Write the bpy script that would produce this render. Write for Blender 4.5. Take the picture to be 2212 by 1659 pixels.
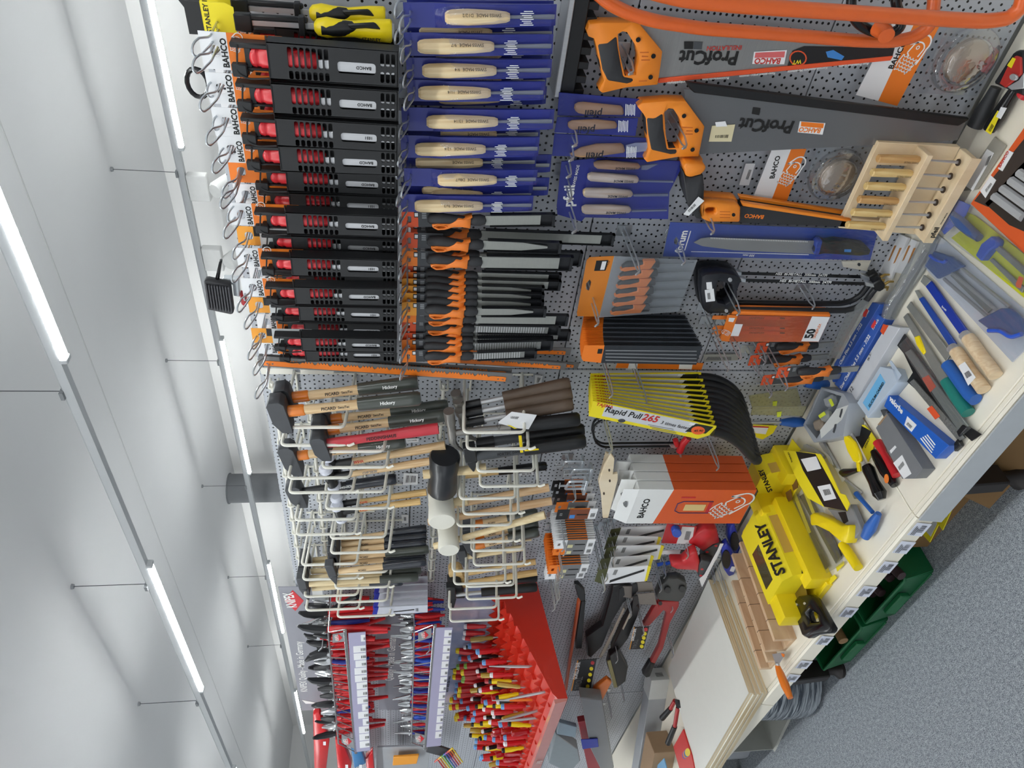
import bpy, math, random, re
from mathutils import Vector as V, Matrix
from mathutils.geometry import tessellate_polygon
random.seed(7)
for o in list(bpy.data.objects): bpy.data.objects.remove(o)
SC = bpy.context.scene
COL = SC.collection
# ---------------------------------------------------------------- camera
# the phone was held sideways: the photograph's right edge is the floor side
CF = 1590.0
CAM = V((0, -1.45, 1.58))
AX = [V((0.716, -0.113, -0.689)), V((0.699, 0.109, 0.707)), V((0.005, 0.988, -0.157))]   # world x,y,z in (right,up,forward)
def _orth():
    r = V((AX[0][0], AX[1][0], AX[2][0])).normalized()
    f = V((AX[0][2], AX[1][2], AX[2][2])); f = (f - r * f.dot(r)).normalized()
    return r, r.cross(f), f
CR, CU, CFW = _orth()
cam_data = bpy.data.cameras.new('camera'); cam = bpy.data.objects.new('camera', cam_data); COL.objects.link(cam)
cam_data.sensor_fit = 'HORIZONTAL'; cam_data.sensor_width = 36; cam_data.lens = 36 * CF / 2212
cam_data.clip_start = 0.02; cam_data.clip_end = 60
m3 = Matrix((-CU, CR, -CFW)).transposed()
cam.matrix_world = Matrix.Translation(CAM) @ m3.to_4x4()
SC.camera = cam
# ---------------------------------------------------------------- light
w = bpy.data.worlds.new('world'); SC.world = w; w.use_nodes = True
w.node_tree.nodes['Background'].inputs[0].default_value = (0.9, 0.95, 1, 1)
w.node_tree.nodes['Background'].inputs[1].default_value = 1.3
SC.view_settings.view_transform = 'Standard'; SC.view_settings.look = 'None'
SC.view_settings.gamma = 1; SC.view_settings.use_curve_mapping = False
SC.view_settings.exposure = 0.0
TUBE_POWER = 58.0
FLOOR_Z, SHELF, CEIL_Z, RAIL_Z = 0.0, 0.33, 3.31, 2.88
# ---------------------------------------------------------------- pixel helpers (photograph pixels to places on real planes)
def _ray(px, py): return CR * (829.5 - py) - CU * (px - 1106.0) + CFW * CF
def W(px, py, dep=0.0):            # on the upright plane dep metres in front of the back panel
    r = _ray(px, py); return CAM + r * ((-dep - CAM.y) / r.y)
def S(px, py, h=0.0):              # on the horizontal plane h metres above the base shelf
    r = _ray(px, py); return CAM + r * ((SHELF + h - CAM.z) / r.z)
def F(px, py, z=0.0):
    r = _ray(px, py); return CAM + r * ((z - CAM.z) / r.z)
# ---------------------------------------------------------------- geometry toolkit: every shape is (verts, faces)
def box(x0, x1, y0, y1, z0, z1):
    v = [(x, y, z) for z in (z0, z1) for y in (y0, y1) for x in (x0, x1)]
    return v, [(0, 2, 3, 1), (4, 5, 7, 6), (0, 1, 5, 4), (2, 6, 7, 3), (0, 4, 6, 2), (1, 3, 7, 5)]
def prism(pts, a, b, ax='y', holes=()):
    """outline in 2D, extruded from a to b along ax. ax y: (x,z); ax x: (y,z); ax z: (x,y)"""
    if abs(a - b) < 1e-9: b = a + 1e-5
    def m(p, t): return {'y': (p[0], t, p[1]), 'x': (t, p[0], p[1]), 'z': (p[0], p[1], t)}[ax]
    loops = [list(pts)] + [list(h) for h in holes]
    flat = [p for l in loops for p in l]; n = len(flat)
    v = [m(p, a) for p in flat] + [m(p, b) for p in flat]
    tris = tessellate_polygon([[V((p[0], p[1], 0)) for p in l] for l in loops]) if (holes or len(pts) > 4) else None
    f = []
    if tris is None: f += [tuple(range(n)), tuple(range(n, 2 * n))]
    else:
        for t in tris: f.append(tuple(t)); f.append(tuple(i + n for i in reversed(t)))
    s = 0
    for l in loops:
        k = len(l)
        for i in range(k):
            j = (i + 1) % k; f.append((s + i, s + j, s + j + n, s + i + n))
        s += k
    return v, f
def rings(rs, cap=True, closed=False):
    n = len(rs[0]); v = [p for r in rs for p in r]; f = []
    m = len(rs)
    for i in range(m if closed else m - 1):
        i2 = (i + 1) % m
        for j in range(n):
            k = (j + 1) % n; f.append((i * n + j, i * n + k, i2 * n + k, i2 * n + j))
    if cap and not closed: f += [tuple(range(n - 1, -1, -1)), tuple(range((m - 1) * n, m * n))]
    return v, f
def tube(pts, r, n=8, closed=False, cap=True):
    pts = [V(p) for p in pts]; m = len(pts); out = []
    rr = r if isinstance(r, (list, tuple)) else [r] * m
    def tan(i):
        if closed: return (pts[(i + 1) % m] - pts[i - 1]).normalized()
        if i == 0: return (pts[1] - pts[0]).normalized()
        if i == m - 1: return (pts[-1] - pts[-2]).normalized()
        return ((pts[i + 1] - pts[i]).normalized() + (pts[i] - pts[i - 1]).normalized()).normalized()
    t = tan(0); nrm = t.orthogonal().normalized()
    for i in range(m):
        t2 = tan(i); q = t.rotation_difference(t2); nrm = (q @ nrm).normalized(); t = t2
        b = t.cross(nrm)
        out.append([tuple(pts[i] + (nrm * math.cos(2 * math.pi * k / n) + b * math.sin(2 * math.pi * k / n)) * rr[i]) for k in range(n)])
    return rings(out, cap, closed)
def loft(secs, n=14, ax='z', e=2.0):
    """sections (t, cx, cy, rx, ry) of superellipses along an axis; z: ring in xy, x: ring in yz"""
    rs = []
    for (t, cx, cy, rx, ry) in secs:
        ring = []
        for k in range(n):
            a = 2 * math.pi * k / n; c, s = math.cos(a), math.sin(a)
            u = cx + rx * math.copysign(abs(c) ** (2 / e), c); w_ = cy + ry * math.copysign(abs(s) ** (2 / e), s)
            ring.append({'z': (u, w_, t), 'x': (t, u, w_), 'y': (u, t, w_)}[ax])
        rs.append(ring)
    return rings(rs)
def lathe(prof, n=14, ax='z', c=(0, 0)): return loft([(t, c[0], c[1], r, r) for r, t in prof], n, ax)
def cyl(p0, p1, r, n=10): return tube([p0, p1], r, n)
def arc(cx, cy, r, a0, a1, n):
    return [(cx + r * math.cos(math.radians(a0 + (a1 - a0) * i / n)), cy + r * math.sin(math.radians(a0 + (a1 - a0) * i / n))) for i in range(n + 1)]
def rrect(x0, x1, z0, z1, r, n=3):
    return arc(x1 - r, z1 - r, r, 0, 90, n) + arc(x0 + r, z1 - r, r, 90, 180, n) + arc(x0 + r, z0 + r, r, 180, 270, n) + arc(x1 - r, z0 + r, r, 270, 360, n)
def fillet(pts, r, n=4, closed=False):
    """round the corners of a 3D polyline"""
    P = [V(p) for p in pts]; out = []; m = len(P)
    for i in range(m):
        if not closed and i in (0, m - 1): out.append(P[i]); continue
        a, b, c = P[i - 1], P[i], P[(i + 1) % m]
        d1, d2 = (a - b), (c - b); q = min(r, d1.length * .45, d2.length * .45)
        s, e = b + d1.normalized() * q, b + d2.normalized() * q
        for k in range(n + 1):
            t = k / n; out.append(s * (1 - t) ** 2 + b * 2 * t * (1 - t) + e * t * t)
    return out
def xf(g, M=None, loc=None, rx=0, ry=0, rz=0, s=None):
    if M is None:
        M = Matrix.Identity(4)
        if rz or ry or rx: M = Matrix.Rotation(rz, 4, 'Z') @ Matrix.Rotation(ry, 4, 'Y') @ Matrix.Rotation(rx, 4, 'X')
        if s is not None: M = M @ Matrix.Diagonal(V((s, s, s) if isinstance(s, (int, float)) else s).to_4d())
        if loc is not None: M = Matrix.Translation(V(loc)) @ M
    return [tuple(M @ V(p)) for p in g[0]], g[1]
def mesh(name, geos, mat, bevel=0, smooth=40, seg=1):
    if isinstance(geos, tuple): geos = [geos]
    v, f = [], []
    for gv, gf in geos:
        o = len(v); v += gv; f += [tuple(i + o for i in q) for q in gf]
    me = bpy.data.meshes.new(name); me.from_pydata(v, [], f); me.validate()
    import bmesh
    bm = bmesh.new(); bm.from_mesh(me)
    bmesh.ops.recalc_face_normals(bm, faces=bm.faces)
    if bevel:
        es = [e for e in bm.edges if len(e.link_faces) == 2 and e.calc_face_angle(0) > .6]
        bmesh.ops.bevel(bm, geom=es, offset=bevel, segments=seg, profile=.6, affect='EDGES', clamp_overlap=True)
    bm.to_mesh(me); bm.free()
    if smooth:
        me.polygons.foreach_set('use_smooth', [True] * len(me.polygons)); me.set_sharp_from_angle(angle=math.radians(smooth))
    me.materials.append(mat)
    return me
def obj(name, geos, mat, parent=None, bevel=0, smooth=40, loc=None, label=None, seg=1):
    me = geos if isinstance(geos, bpy.types.Mesh) else mesh(name, geos, mat, bevel, smooth, seg)
    o = bpy.data.objects.new(name, me); COL.objects.link(o)
    if parent is not None: o.parent = parent
    if loc is not None: o.location = loc
    if label: o['label'] = label
    return o
def tag(o, label, cat, group=None, kind=None):
    o['label'] = label; o['category'] = cat
    if group: o['group'] = group
    if kind: o['kind'] = kind
    return o
def thing(name, label, cat, loc=(0, 0, 0), rot=(0, 0, 0), group=None):
    o = bpy.data.objects.new(name, None); COL.objects.link(o); o.empty_display_size = .02
    o.location = loc; o.rotation_euler = rot
    return tag(o, label, cat, group)
def struct(name, geos, mat, **k):
    o = obj(name, geos, mat, **k); o['kind'] = 'structure'; return o
def dup(root, loc=None, rot=None, label=None, group=None):
    r = root.copy(); COL.objects.link(r)
    if loc is not None: r.location = loc
    if rot is not None: r.rotation_euler = rot
    if label: r['label'] = label
    if group: r['group'] = group
    for ch in KIDS(root):
        c = ch.copy(); COL.objects.link(c); c.parent = r
        for g in KIDS(ch):
            d = g.copy(); COL.objects.link(d); d.parent = c
    return r
_kids = {}
def KIDS(o): return list(o.children)
# lettering: flat text mesh, o = left end of the baseline, rt / up = directions in the owner's space
_tc = {}
def text(parent, s, size, o, mat, rt=(1, 0, 0), up=(0, 0, 1), name='lettering', align='LEFT', bold=0, wx=1.0):
    key = (s, align, bold)
    if key not in _tc:
        cu = bpy.data.curves.new('t', 'FONT'); cu.body = s; cu.size = 1; cu.resolution_u = 2; cu.align_x = align; cu.fill_mode = 'FRONT'
        cu.offset = bold
        to = bpy.data.objects.new('t', cu); COL.objects.link(to)
        bpy.context.view_layer.update()
        me = bpy.data.meshes.new_from_object(to.evaluated_get(bpy.context.evaluated_depsgraph_get()))
        _tc[key] = ([v.co.copy() for v in me.vertices], [tuple(p.vertices) for p in me.polygons])
        bpy.data.objects.remove(to); bpy.data.meshes.remove(me); bpy.data.curves.remove(cu)
    vs, fs = _tc[key]; rt = V(rt).normalized(); up = V(up).normalized(); o = V(o)
    me = bpy.data.meshes.new(name)
    me.from_pydata([tuple(o + rt * (p.x * size * wx) + up * (p.y * size)) for p in vs], [], fs); me.materials.append(mat)
    t = bpy.data.objects.new(name, me); COL.objects.link(t); t.parent = parent
    return t
# ---------------------------------------------------------------- procedural materials
def lin(h):
    h = h.lstrip('#'); c = [int(h[i:i + 2], 16) / 255 for i in (0, 2, 4)]
    return tuple(((x + .055) / 1.055) ** 2.4 if x > .04045 else x / 12.92 for x in c) + (1,)
_m = {}
def _new(key):
    m = bpy.data.materials.new(key); m.use_nodes = True; nt = m.node_tree; b = nt.nodes['Principled BSDF']
    return m, nt, b
def mat(key, col='#888888', rough=.5, metal=0, var=.06, scale=30, bump=0, coat=0, stretch=None, emit=0, ior=None, sheen=0):
    if key in _m: return _m[key]
    m, nt, b = _new(key); c = lin(col)
    tc = nt.nodes.new('ShaderNodeTexCoord'); mp = nt.nodes.new('ShaderNodeMapping'); no = nt.nodes.new('ShaderNodeTexNoise')
    if stretch: mp.inputs['Scale'].default_value = stretch
    no.inputs['Scale'].default_value = scale; no.inputs['Detail'].default_value = 4
    nt.links.new(tc.outputs['Object'], mp.inputs[0]); nt.links.new(mp.outputs[0], no.inputs['Vector'])
    rp = nt.nodes.new('ShaderNodeMix'); rp.data_type = 'RGBA'
    rp.inputs['A'].default_value = tuple(max(0, x * (1 - var)) for x in c[:3]) + (1,); rp.inputs['B'].default_value = tuple(min(1, x * (1 + var)) for x in c[:3]) + (1,)
    nt.links.new(no.outputs['Fac'], rp.inputs['Factor']); nt.links.new(rp.outputs['Result'], b.inputs['Base Color'])
    b.inputs['Roughness'].default_value = rough; b.inputs['Metallic'].default_value = metal; b.inputs['Coat Weight'].default_value = coat
    if ior: b.inputs['IOR'].default_value = ior
    if bump:
        bp = nt.nodes.new('ShaderNodeBump'); bp.inputs['Strength'].default_value = bump; bp.inputs['Distance'].default_value = .002
        nt.links.new(no.outputs['Fac'], bp.inputs['Height']); nt.links.new(bp.outputs[0], b.inputs['Normal'])
    if emit:
        b.inputs['Emission Color'].default_value = c; b.inputs['Emission Strength'].default_value = emit
    _m[key] = m; return m
def math_(nt, op, a, b=None, c=None):
    n = nt.nodes.new('ShaderNodeMath'); n.operation = op
    for i, x in enumerate((a, b, c)):
        if x is None: continue
        if isinstance(x, (int, float)): n.inputs[i].default_value = x
        else: nt.links.new(x, n.inputs[i])
    return n.outputs[0]
def clear(key, tint='#ffffff', rough=.08, refl=.25, dens=0.0, kf=.28):
    """thin clear plastic: see-through with a glossy skin; dens mixes in a milky film"""
    if key in _m: return _m[key]
    m, nt, b = _new(key); nt.nodes.remove(b)
    out = nt.nodes['Material Output']; tr = nt.nodes.new('ShaderNodeBsdfTransparent'); tr.inputs[0].default_value = lin(tint)
    gl = nt.nodes.new('ShaderNodeBsdfGlossy'); gl.inputs['Roughness'].default_value = rough
    lw = nt.nodes.new('ShaderNodeLayerWeight'); lw.inputs[0].default_value = refl
    nz = nt.nodes.new('ShaderNodeTexNoise'); nz.inputs['Scale'].default_value = 9; nz.inputs['Detail'].default_value = 1; bp = nt.nodes.new('ShaderNodeBump'); bp.inputs['Strength'].default_value = .12; bp.inputs['Distance'].default_value = .01
    nt.links.new(nz.outputs[0], bp.inputs['Height']); nt.links.new(bp.outputs[0], gl.inputs['Normal'])
    mx = nt.nodes.new('ShaderNodeMixShader'); nt.links.new(math_(nt, 'MULTIPLY_ADD', lw.outputs['Facing'], kf, .025), mx.inputs[0]); nt.links.new(tr.outputs[0], mx.inputs[1]); nt.links.new(gl.outputs[0], mx.inputs[2])
    o = mx
    if dens:
        df = nt.nodes.new('ShaderNodeBsdfDiffuse'); df.inputs[0].default_value = lin(tint); m2 = nt.nodes.new('ShaderNodeMixShader'); m2.inputs[0].default_value = dens
        nt.links.new(mx.outputs[0], m2.inputs[1]); nt.links.new(df.outputs[0], m2.inputs[2]); o = m2
    nt.links.new(o.outputs[0], out.inputs[0]); _m[key] = m; return m
def wood(key, c1, c2, rough=.45, stretch=(40, 40, 3), dist=1.5, scale=1.6):
    if key in _m: return _m[key]
    m, nt, b = _new(key); tc = nt.nodes.new('ShaderNodeTexCoord'); mp = nt.nodes.new('ShaderNodeMapping'); mp.inputs['Scale'].default_value = stretch
    no = nt.nodes.new('ShaderNodeTexNoise'); no.inputs['Scale'].default_value = scale; no.inputs['Detail'].default_value = 6; no.inputs['Distortion'].default_value = dist
    nt.links.new(tc.outputs['Object'], mp.inputs[0]); nt.links.new(mp.outputs[0], no.inputs['Vector'])
    rp = nt.nodes.new('ShaderNodeValToRGB'); rp.color_ramp.elements[0].position = .35; rp.color_ramp.elements[1].position = .65
    rp.color_ramp.elements[0].color = lin(c1); rp.color_ramp.elements[1].color = lin(c2)
    nt.links.new(no.outputs['Fac'], rp.inputs[0]); nt.links.new(rp.outputs[0], b.inputs['Base Color']); b.inputs['Roughness'].default_value = rough
    _m[key] = m; return m
def pegboard(key, col):
    m, nt, b = _new(key); tc = nt.nodes.new('ShaderNodeTexCoord'); sp = nt.nodes.new('ShaderNodeSeparateXYZ'); nt.links.new(tc.outputs['Object'], sp.inputs[0])
    x, z = sp.outputs[0], sp.outputs[2]
    def grid(px, ox, pz, oz, r):
        u = math_(nt, 'MULTIPLY', math_(nt, 'SUBTRACT', math_(nt, 'FRACT', math_(nt, 'ADD', math_(nt, 'DIVIDE', x, px), ox)), .5), px)
        v = math_(nt, 'MULTIPLY', math_(nt, 'SUBTRACT', math_(nt, 'FRACT', math_(nt, 'ADD', math_(nt, 'DIVIDE', z, pz), oz)), .5), pz)
        d = math_(nt, 'SQRT', math_(nt, 'ADD', math_(nt, 'MULTIPLY', u, u), math_(nt, 'MULTIPLY', v, v)))
        return math_(nt, 'LESS_THAN', d, r)
    h = math_(nt, 'MAXIMUM', grid(.026, .5, .025, .5, .0027), grid(.0156, .5, .025, 0, .0027))
    mx = nt.nodes.new('ShaderNodeMix'); mx.data_type = 'RGBA'; mx.inputs['A'].default_value = lin(col); mx.inputs['B'].default_value = lin('#08080a')
    nt.links.new(h, mx.inputs['Factor']); nt.links.new(mx.outputs['Result'], b.inputs['Base Color'])
    b.inputs['Roughness'].default_value = .42; b.inputs['Metallic'].default_value = 0.0
    bp = nt.nodes.new('ShaderNodeBump'); bp.invert = True; bp.inputs['Distance'].default_value = .0015; bp.inputs['Strength'].default_value = .6
    nt.links.new(h, bp.inputs['Height']); nt.links.new(bp.outputs[0], b.inputs['Normal'])
    return m
def carpet(key):
    m, nt, b = _new(key); tc = nt.nodes.new('ShaderNodeTexCoord')
    n1 = nt.nodes.new('ShaderNodeTexNoise'); n1.inputs['Scale'].default_value = 330; n1.inputs['Detail'].default_value = 2
    n2 = nt.nodes.new('ShaderNodeTexNoise'); n2.inputs['Scale'].default_value = 90; n2.inputs['Detail'].default_value = 3
    for n in (n1, n2): nt.links.new(tc.outputs['Object'], n.inputs['Vector'])
    s = math_(nt, 'ADD', math_(nt, 'MULTIPLY', n1.outputs['Fac'], .7), math_(nt, 'MULTIPLY', n2.outputs['Fac'], .3))
    rp = nt.nodes.new('ShaderNodeValToRGB'); e = rp.color_ramp.elements; e[0].position = .36; e[1].position = .66
    e[0].color = lin('#5d636a'); e[1].color = lin('#bdc2c7'); k = e.new(.5); k.color = lin('#8e949b')
    nt.links.new(s, rp.inputs[0]); nt.links.new(rp.outputs[0], b.inputs['Base Color']); b.inputs['Roughness'].default_value = .95
    bp = nt.nodes.new('ShaderNodeBump'); bp.inputs['Strength'].default_value = .5; bp.inputs['Distance'].default_value = .004
    nt.links.new(n1.outputs['Fac'], bp.inputs['Height']); nt.links.new(bp.outputs[0], b.inputs['Normal'])
    return m
BLACK = mat('black_plastic', '#161719', .45); BLACKG = mat('black_gloss', '#141416', .22); DGREY = mat('dark_grey', '#45484c', .5)
GREY = mat('mid_grey', '#8a8d90', .5); WHITE = mat('white_card', '#e9eaec', .55, var=.02); ORANGE = mat('orange_card', '#ee7d22', .5, var=.03)
ORANGE2 = mat('orange_plastic', '#ee8130', .38); YEL = mat('yellow_plastic', '#f3d814', .35, var=.03); YELC = mat('yellow_card', '#efdc22', .5, var=.02)
RED = mat('red_plastic', '#c8282f', .35); REDO = mat('red_orange_card', '#e4572c', .5, var=.03); BLUE = mat('blue_sleeve', '#252f86', .42, var=.1, scale=14, coat=.25)
STEEL = mat('steel', '#c4c5c7', .32, .55, .1, 8, stretch=(60, 60, 2)); DSTEEL = mat('dark_steel', '#8f9194', .38, .5, .1); ZINC = mat('zinc_wire', '#c9ced3', .3, .75, .08)
CREAM = mat('cream_metal', '#efe9d9', .38, var=.02); CREAMW = mat('cream_wire', '#e9e7dc', .4, var=.02); INK = mat('black_ink', '#131313', .6, var=0); INKW = mat('white_ink', '#f2f2f0', .6, var=0)
INKG = mat('grey_ink', '#7a7a7a', .6, var=0); INKR = mat('red_ink', '#c52c22', .6, var=0); INKO = mat('orange_ink', '#ef7d1e', .6, var=0)
ASH = wood('ash_wood', '#d9bb8c', '#f0dcb2'); BEECH = wood('beech_wood', '#cfa578', '#e3c39a'); BIRCH = wood('birch_wood', '#e3cba2', '#efdcba', .5, (10, 10, 2))
CLEAR = clear('clear_plastic'); FILM = clear('clear_film', '#f4f6f8', .12, .3, .03)
RUB = mat('soft_grip', '#2c2d30', .6, var=.1, scale=200, bump=.15)

# ---- tracing helpers: outlines measured in photograph pixels, laid out at their real distance and thickness
def Q(ox, oy, k, pts): return [(ox + p[0] / k, oy + p[1] / k) for p in pts]
def wthing(name, label, cat, px, py, dep, group=None): return thing(name, label, cat, tuple(W(px, py, dep)), group=group)
def sthing(name, label, cat, px, py, h=0.0, group=None): return thing(name, label, cat, tuple(S(px, py, h)), group=group)
def root_of(o):
    while o.parent is not None: o = o.parent
    return o
def wgeo(t, pts, d, th, holes=()):
    L = root_of(t).location
    cv = lambda q: [(W(p[0], p[1], d).x - L.x, W(p[0], p[1], d).z - L.z) for p in q]
    return prism(cv(pts), -d - L.y, -d + th - L.y, 'y', [cv(h) for h in holes])
def wpart(t, name, pts, d, th, mat_, holes=(), bevel=0, smooth=40, label=None): return obj(name, wgeo(t, pts, d, th, holes), mat_, t, bevel=bevel, smooth=smooth, label=label)
def sgeo(t, pts, h, th, holes=()):
    L = root_of(t).location
    cv = lambda q: [(S(p[0], p[1], h).x - L.x, S(p[0], p[1], h).y - L.y) for p in q]
    return prism(cv(pts), SHELF + h - th - L.z, SHELF + h - L.z, 'z', [cv(q) for q in holes])
def spart(t, name, pts, h, th, mat_, holes=(), bevel=0, smooth=40, label=None): return obj(name, sgeo(t, pts, h, th, holes), mat_, t, bevel=bevel, smooth=smooth, label=label)
def wl(t, px, py, d): return W(px, py, d) - root_of(t).location
def sl_(t, px, py, h): return S(px, py, h) - root_of(t).location
def wtube(t, name, pts, r, mat_, n=8, cap=True, fil=0):
    P = [wl(t, *p) for p in pts]
    return obj(name, tube(fillet(P, fil) if fil else P, r, n, cap=cap), mat_, t)
def ftext(parent, s, A, B, mat_, upv, sy=1.0, bold=0.012, name='lettering'):
    """text from A to B (owner space), natural proportion times sy"""
    A, B = V(A), V(B); key = (s, 'LEFT', bold)
    if key not in _tc: 
        q = text(parent, s, 1, (0, 0, 0), mat_, bold=bold); bpy.data.objects.remove(q)
    xs = [p.x for p in _tc[key][0]]
    wd = max(xs) - min(xs); L = (B - A).length; size = L / wd
    return text(parent, s, size * sy, A, mat_, rt=B - A, up=upv, bold=bold, wx=1 / sy, name=name)
def wtext(parent, s, a, b, d, mat_, sy=1.0, bold=.012, name='lettering'):
    A, B = wl(parent, a[0], a[1], d), wl(parent, b[0], b[1], d); r = B - A
    return ftext(parent, s, A, B, mat_, (-r.z, 0, r.x), sy, bold, name)
def stext(parent, s, a, b, h, mat_, sy=1.0, bold=.012, name='lettering'):
    A, B = sl_(parent, a[0], a[1], h), sl_(parent, b[0], b[1], h); r = B - A
    return ftext(parent, s, A, B, mat_, (-r.y, r.x, 0), sy, bold, name)
def barcode(parent, quad, cvt, mat_=None, n=14, name='barcode'):
    """thin bars across a pixel quad (a,b,c,d), cvt maps a pixel to owner space"""
    a, b, c, d = [V(q) for q in quad]; g = []; x = 0.02; rnd = random.Random(len(_tc) + n)
    while x < .96:
        w_ = rnd.choice((.5, 1, 1.4)) * .45 / n
        def pt(u, v): return cvt(*((a * (1 - u) + b * u) * (1 - v) + (d * (1 - u) + c * u) * v))
        g.append(([tuple(pt(x, 0)), tuple(pt(x + w_, 0)), tuple(pt(x + w_, 1)), tuple(pt(x, 1))], [(0, 1, 2, 3)])); x += w_ + .5 / n
    return obj(name, g, mat_ or INK, parent, smooth=0)
def wlabel(t, name, quad, d, mat_, bars=None, n=12):
    o = wpart(t, name, quad, d, .0006, mat_, smooth=0)
    if bars: barcode(o, bars, lambda px, py: wl(o, px, py, d + .0004), n=n)
    return o
def slabel(t, name, quad, h, mat_, bars=None, n=12):
    o = spart(t, name, quad, h, .0006, mat_, smooth=0)
    if bars: barcode(o, bars, lambda px, py: sl_(o, px, py, h + .0004), n=n)
    return o
# ================================================================ the room
struct('floor', box(-14, 5, -7, 4.2, -.05, 0), carpet('carpet'), smooth=0)
CEILM = mat('ceiling_paint', '#dedede', .8, var=.025, scale=2.2); WALLM = mat('wall_paint', '#e6e5e3', .85, var=.02, scale=3)
struct('ceiling', box(-14, 5, -7, 4.2, CEIL_Z, CEIL_Z + .05), CEILM, smooth=0)
struct('wall_back', box(-14, 5, 3.9, 4.2, 0, CEIL_Z), WALLM, smooth=0)
struct('wall_left', box(-14.1, -13.6, -7, 4.2, 0, CEIL_Z), WALLM, smooth=0)
struct('wall_right', box(5, 5.2, -7, 4.2, 0, CEIL_Z), WALLM, smooth=0)
struct('wall_front', [box(-14, 5, -7.2, -7, 0, .5), box(-14, 5, -7.2, -7, 3.0, CEIL_Z), box(-14, -9, -7.2, -7, .5, 3.0), box(4, 5, -7.2, -7, .5, 3.0)], WALLM, smooth=0)
for i in range(5): # unseen shop window added behind the camera as daylight fill for ceiling and wall
    x = -9 + 2.6 * i; wf = struct('window_%d' % (i + 1), [box(x, x + .06, -7.15, -7.05, .5, 3.0), box(x + 2.54, x + 2.6, -7.15, -7.05, .5, 3.0), box(x, x + 2.6, -7.15, -7.05, .5, .56), box(x, x + 2.6, -7.15, -7.05, 2.94, 3.0)], DGREY, smooth=0); obj('pane', box(x + .06, x + 2.54, -7.105, -7.1, .56, 2.94), CLEAR, wf, smooth=0)
# joints of the ceiling boards, two fine strips per board row
JOINT = mat('ceiling_joint', '#c9c9c9', .85)
for i, yj in enumerate((-.35, 1.9)): struct('trim_%d' % (i + 1), box(-14, 5, yj, yj + .012, CEIL_Z - .002, CEIL_Z + .001), JOINT, smooth=0)
# ---- hanging light rails
ALU = mat('rail_white', '#c4c7c9', .4, var=.02); TUBEM = mat('lit_tube', '#fbffff', .4, emit=TUBE_POWER, var=0)
def light_row(y, label, segs, wires, x0=-13.5, x1=4.5, heads=()):
    t = thing('light_rail', label, 'light rail', (0, y, RAIL_Z), group='hanging light rails under the ceiling')
    obj('rail', prism([(-.019, 0), (.019, 0), (.019, .035), (.01, .045), (-.01, .045), (-.019, .035)], x0, x1, 'x'), ALU, t, smooth=0)
    for a, b in segs:
        d = obj('tube', prism([(-.021, -.004), (-.021, -.012), (-.011, -.024), (.011, -.024), (.021, -.012), (.021, -.004), (.018, .0), (-.018, .0)], a, b, 'x'), TUBEM, t, label='glowing white light tube')
        for xe in (a, b): obj('end_cap', box(xe - .012, xe + .012, -.023, .023, -.027, .004), ALU, d, bevel=.004)
    for xw in wires:
        q = obj('hanging_wire', cyl((xw, 0, .04), (xw, 0, CEIL_Z - RAIL_Z), .0022, 5), DGREY, t)
        obj('ceiling_anchor', lathe([(.014, CEIL_Z - RAIL_Z - .012), (.016, CEIL_Z - RAIL_Z)], 8, c=(xw, 0)), GREY, q)
        obj('clip', box(xw - .02, xw + .02, -.034, .034, .035, .05), GREY, q)
    return t
def FR(px, py): return F(px, py, RAIL_Z).x
a, b, c, d = FR(160, 720), FR(330, 1178), FR(436, 1466), FR(500, 1652)
light_row(.87, 'light rail running above the shelving with a long glowing tube', [(a, a + 1.6), (c, b), (c - 3.1, c - 1.5), (c - 6.2, c - 4.6), (a + 3.1, a + 4.6)], [FR(165, 841), FR(332, 1277), FR(436, 1540), FR(165, 841) + 1.5, FR(436, 1540) - 1.5, FR(436, 1540) - 3])
e = [FR(408, 275), FR(486, 690), FR(545, 975), FR(581, 1190), FR(611, 1352), FR(637, 1480), FR(655, 1585)]
light_row(2.94, 'light rail farther back near the rear wall, with small spotlights', [(e[0], e[0] + 1.6), (e[2], e[1]), (e[4], e[3]), (e[6], e[5]), (e[0] + 3.2, e[0] + 4.7)], [FR(400, 372), FR(487, 774), FR(487, 774) - 1.55, FR(487, 774) - 3.1, FR(487, 774) - 4.65, FR(400, 372) + 1.6])
light_row(-1.2, 'light rail overhead along the middle of the aisle', [(x, x + 1.5) for x in (-9.1, -7.6, -5.9, -4.4, -2.9, -1.4, .1, 1.6, 3.0)], [-9, -6, -3, 0, 3])
light_row(-3.3, 'added unseen light rail over the far side of the aisle', [(x, x + 1.5) for x in (-5.5, -.8)], [-6, -3, 0, 3])  # rail added out of view for more frontal light on the pegboard
SPOT = mat('spot_white', '#e4e4e2', .4)
for px, py in ((432, 392), (466, 540)):
    p = F(px, py, RAIL_Z - .1); p.y = 2.94; p.x = FR(px - 22, py); p.z = RAIL_Z - .04
    t = thing('spotlight', 'small white spotlight clamped under the rear light rail', 'spotlight', p, group='spotlights on the rear rail')
    obj('adapter', box(-.09, .09, -.03, .03, -.09, .035), SPOT, t, bevel=.006)
    h = obj('lamp_head', xf(lathe([(.055, -.1), (.06, -.02), (.058, .1), (.045, .12)], 14), rx=math.radians(60), loc=(.02, .02, -.2)), SPOT, t)
    obj('arm', cyl((0, 0, -.08), (.02, .02, -.2), .012, 6), SPOT, t)
# round concrete column in front of the rear wall
pc = W(560, 1054, -3.62)
o = obj('column', lathe([(.155, 0), (.155, CEIL_Z - .012), (.165, CEIL_Z - .01), (.165, CEIL_Z)], 24), mat('column_concrete', '#77797c', .75, var=.12, scale=9)); o.location = (pc.x, 3.62, 0); o['kind'] = 'structure'
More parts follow.
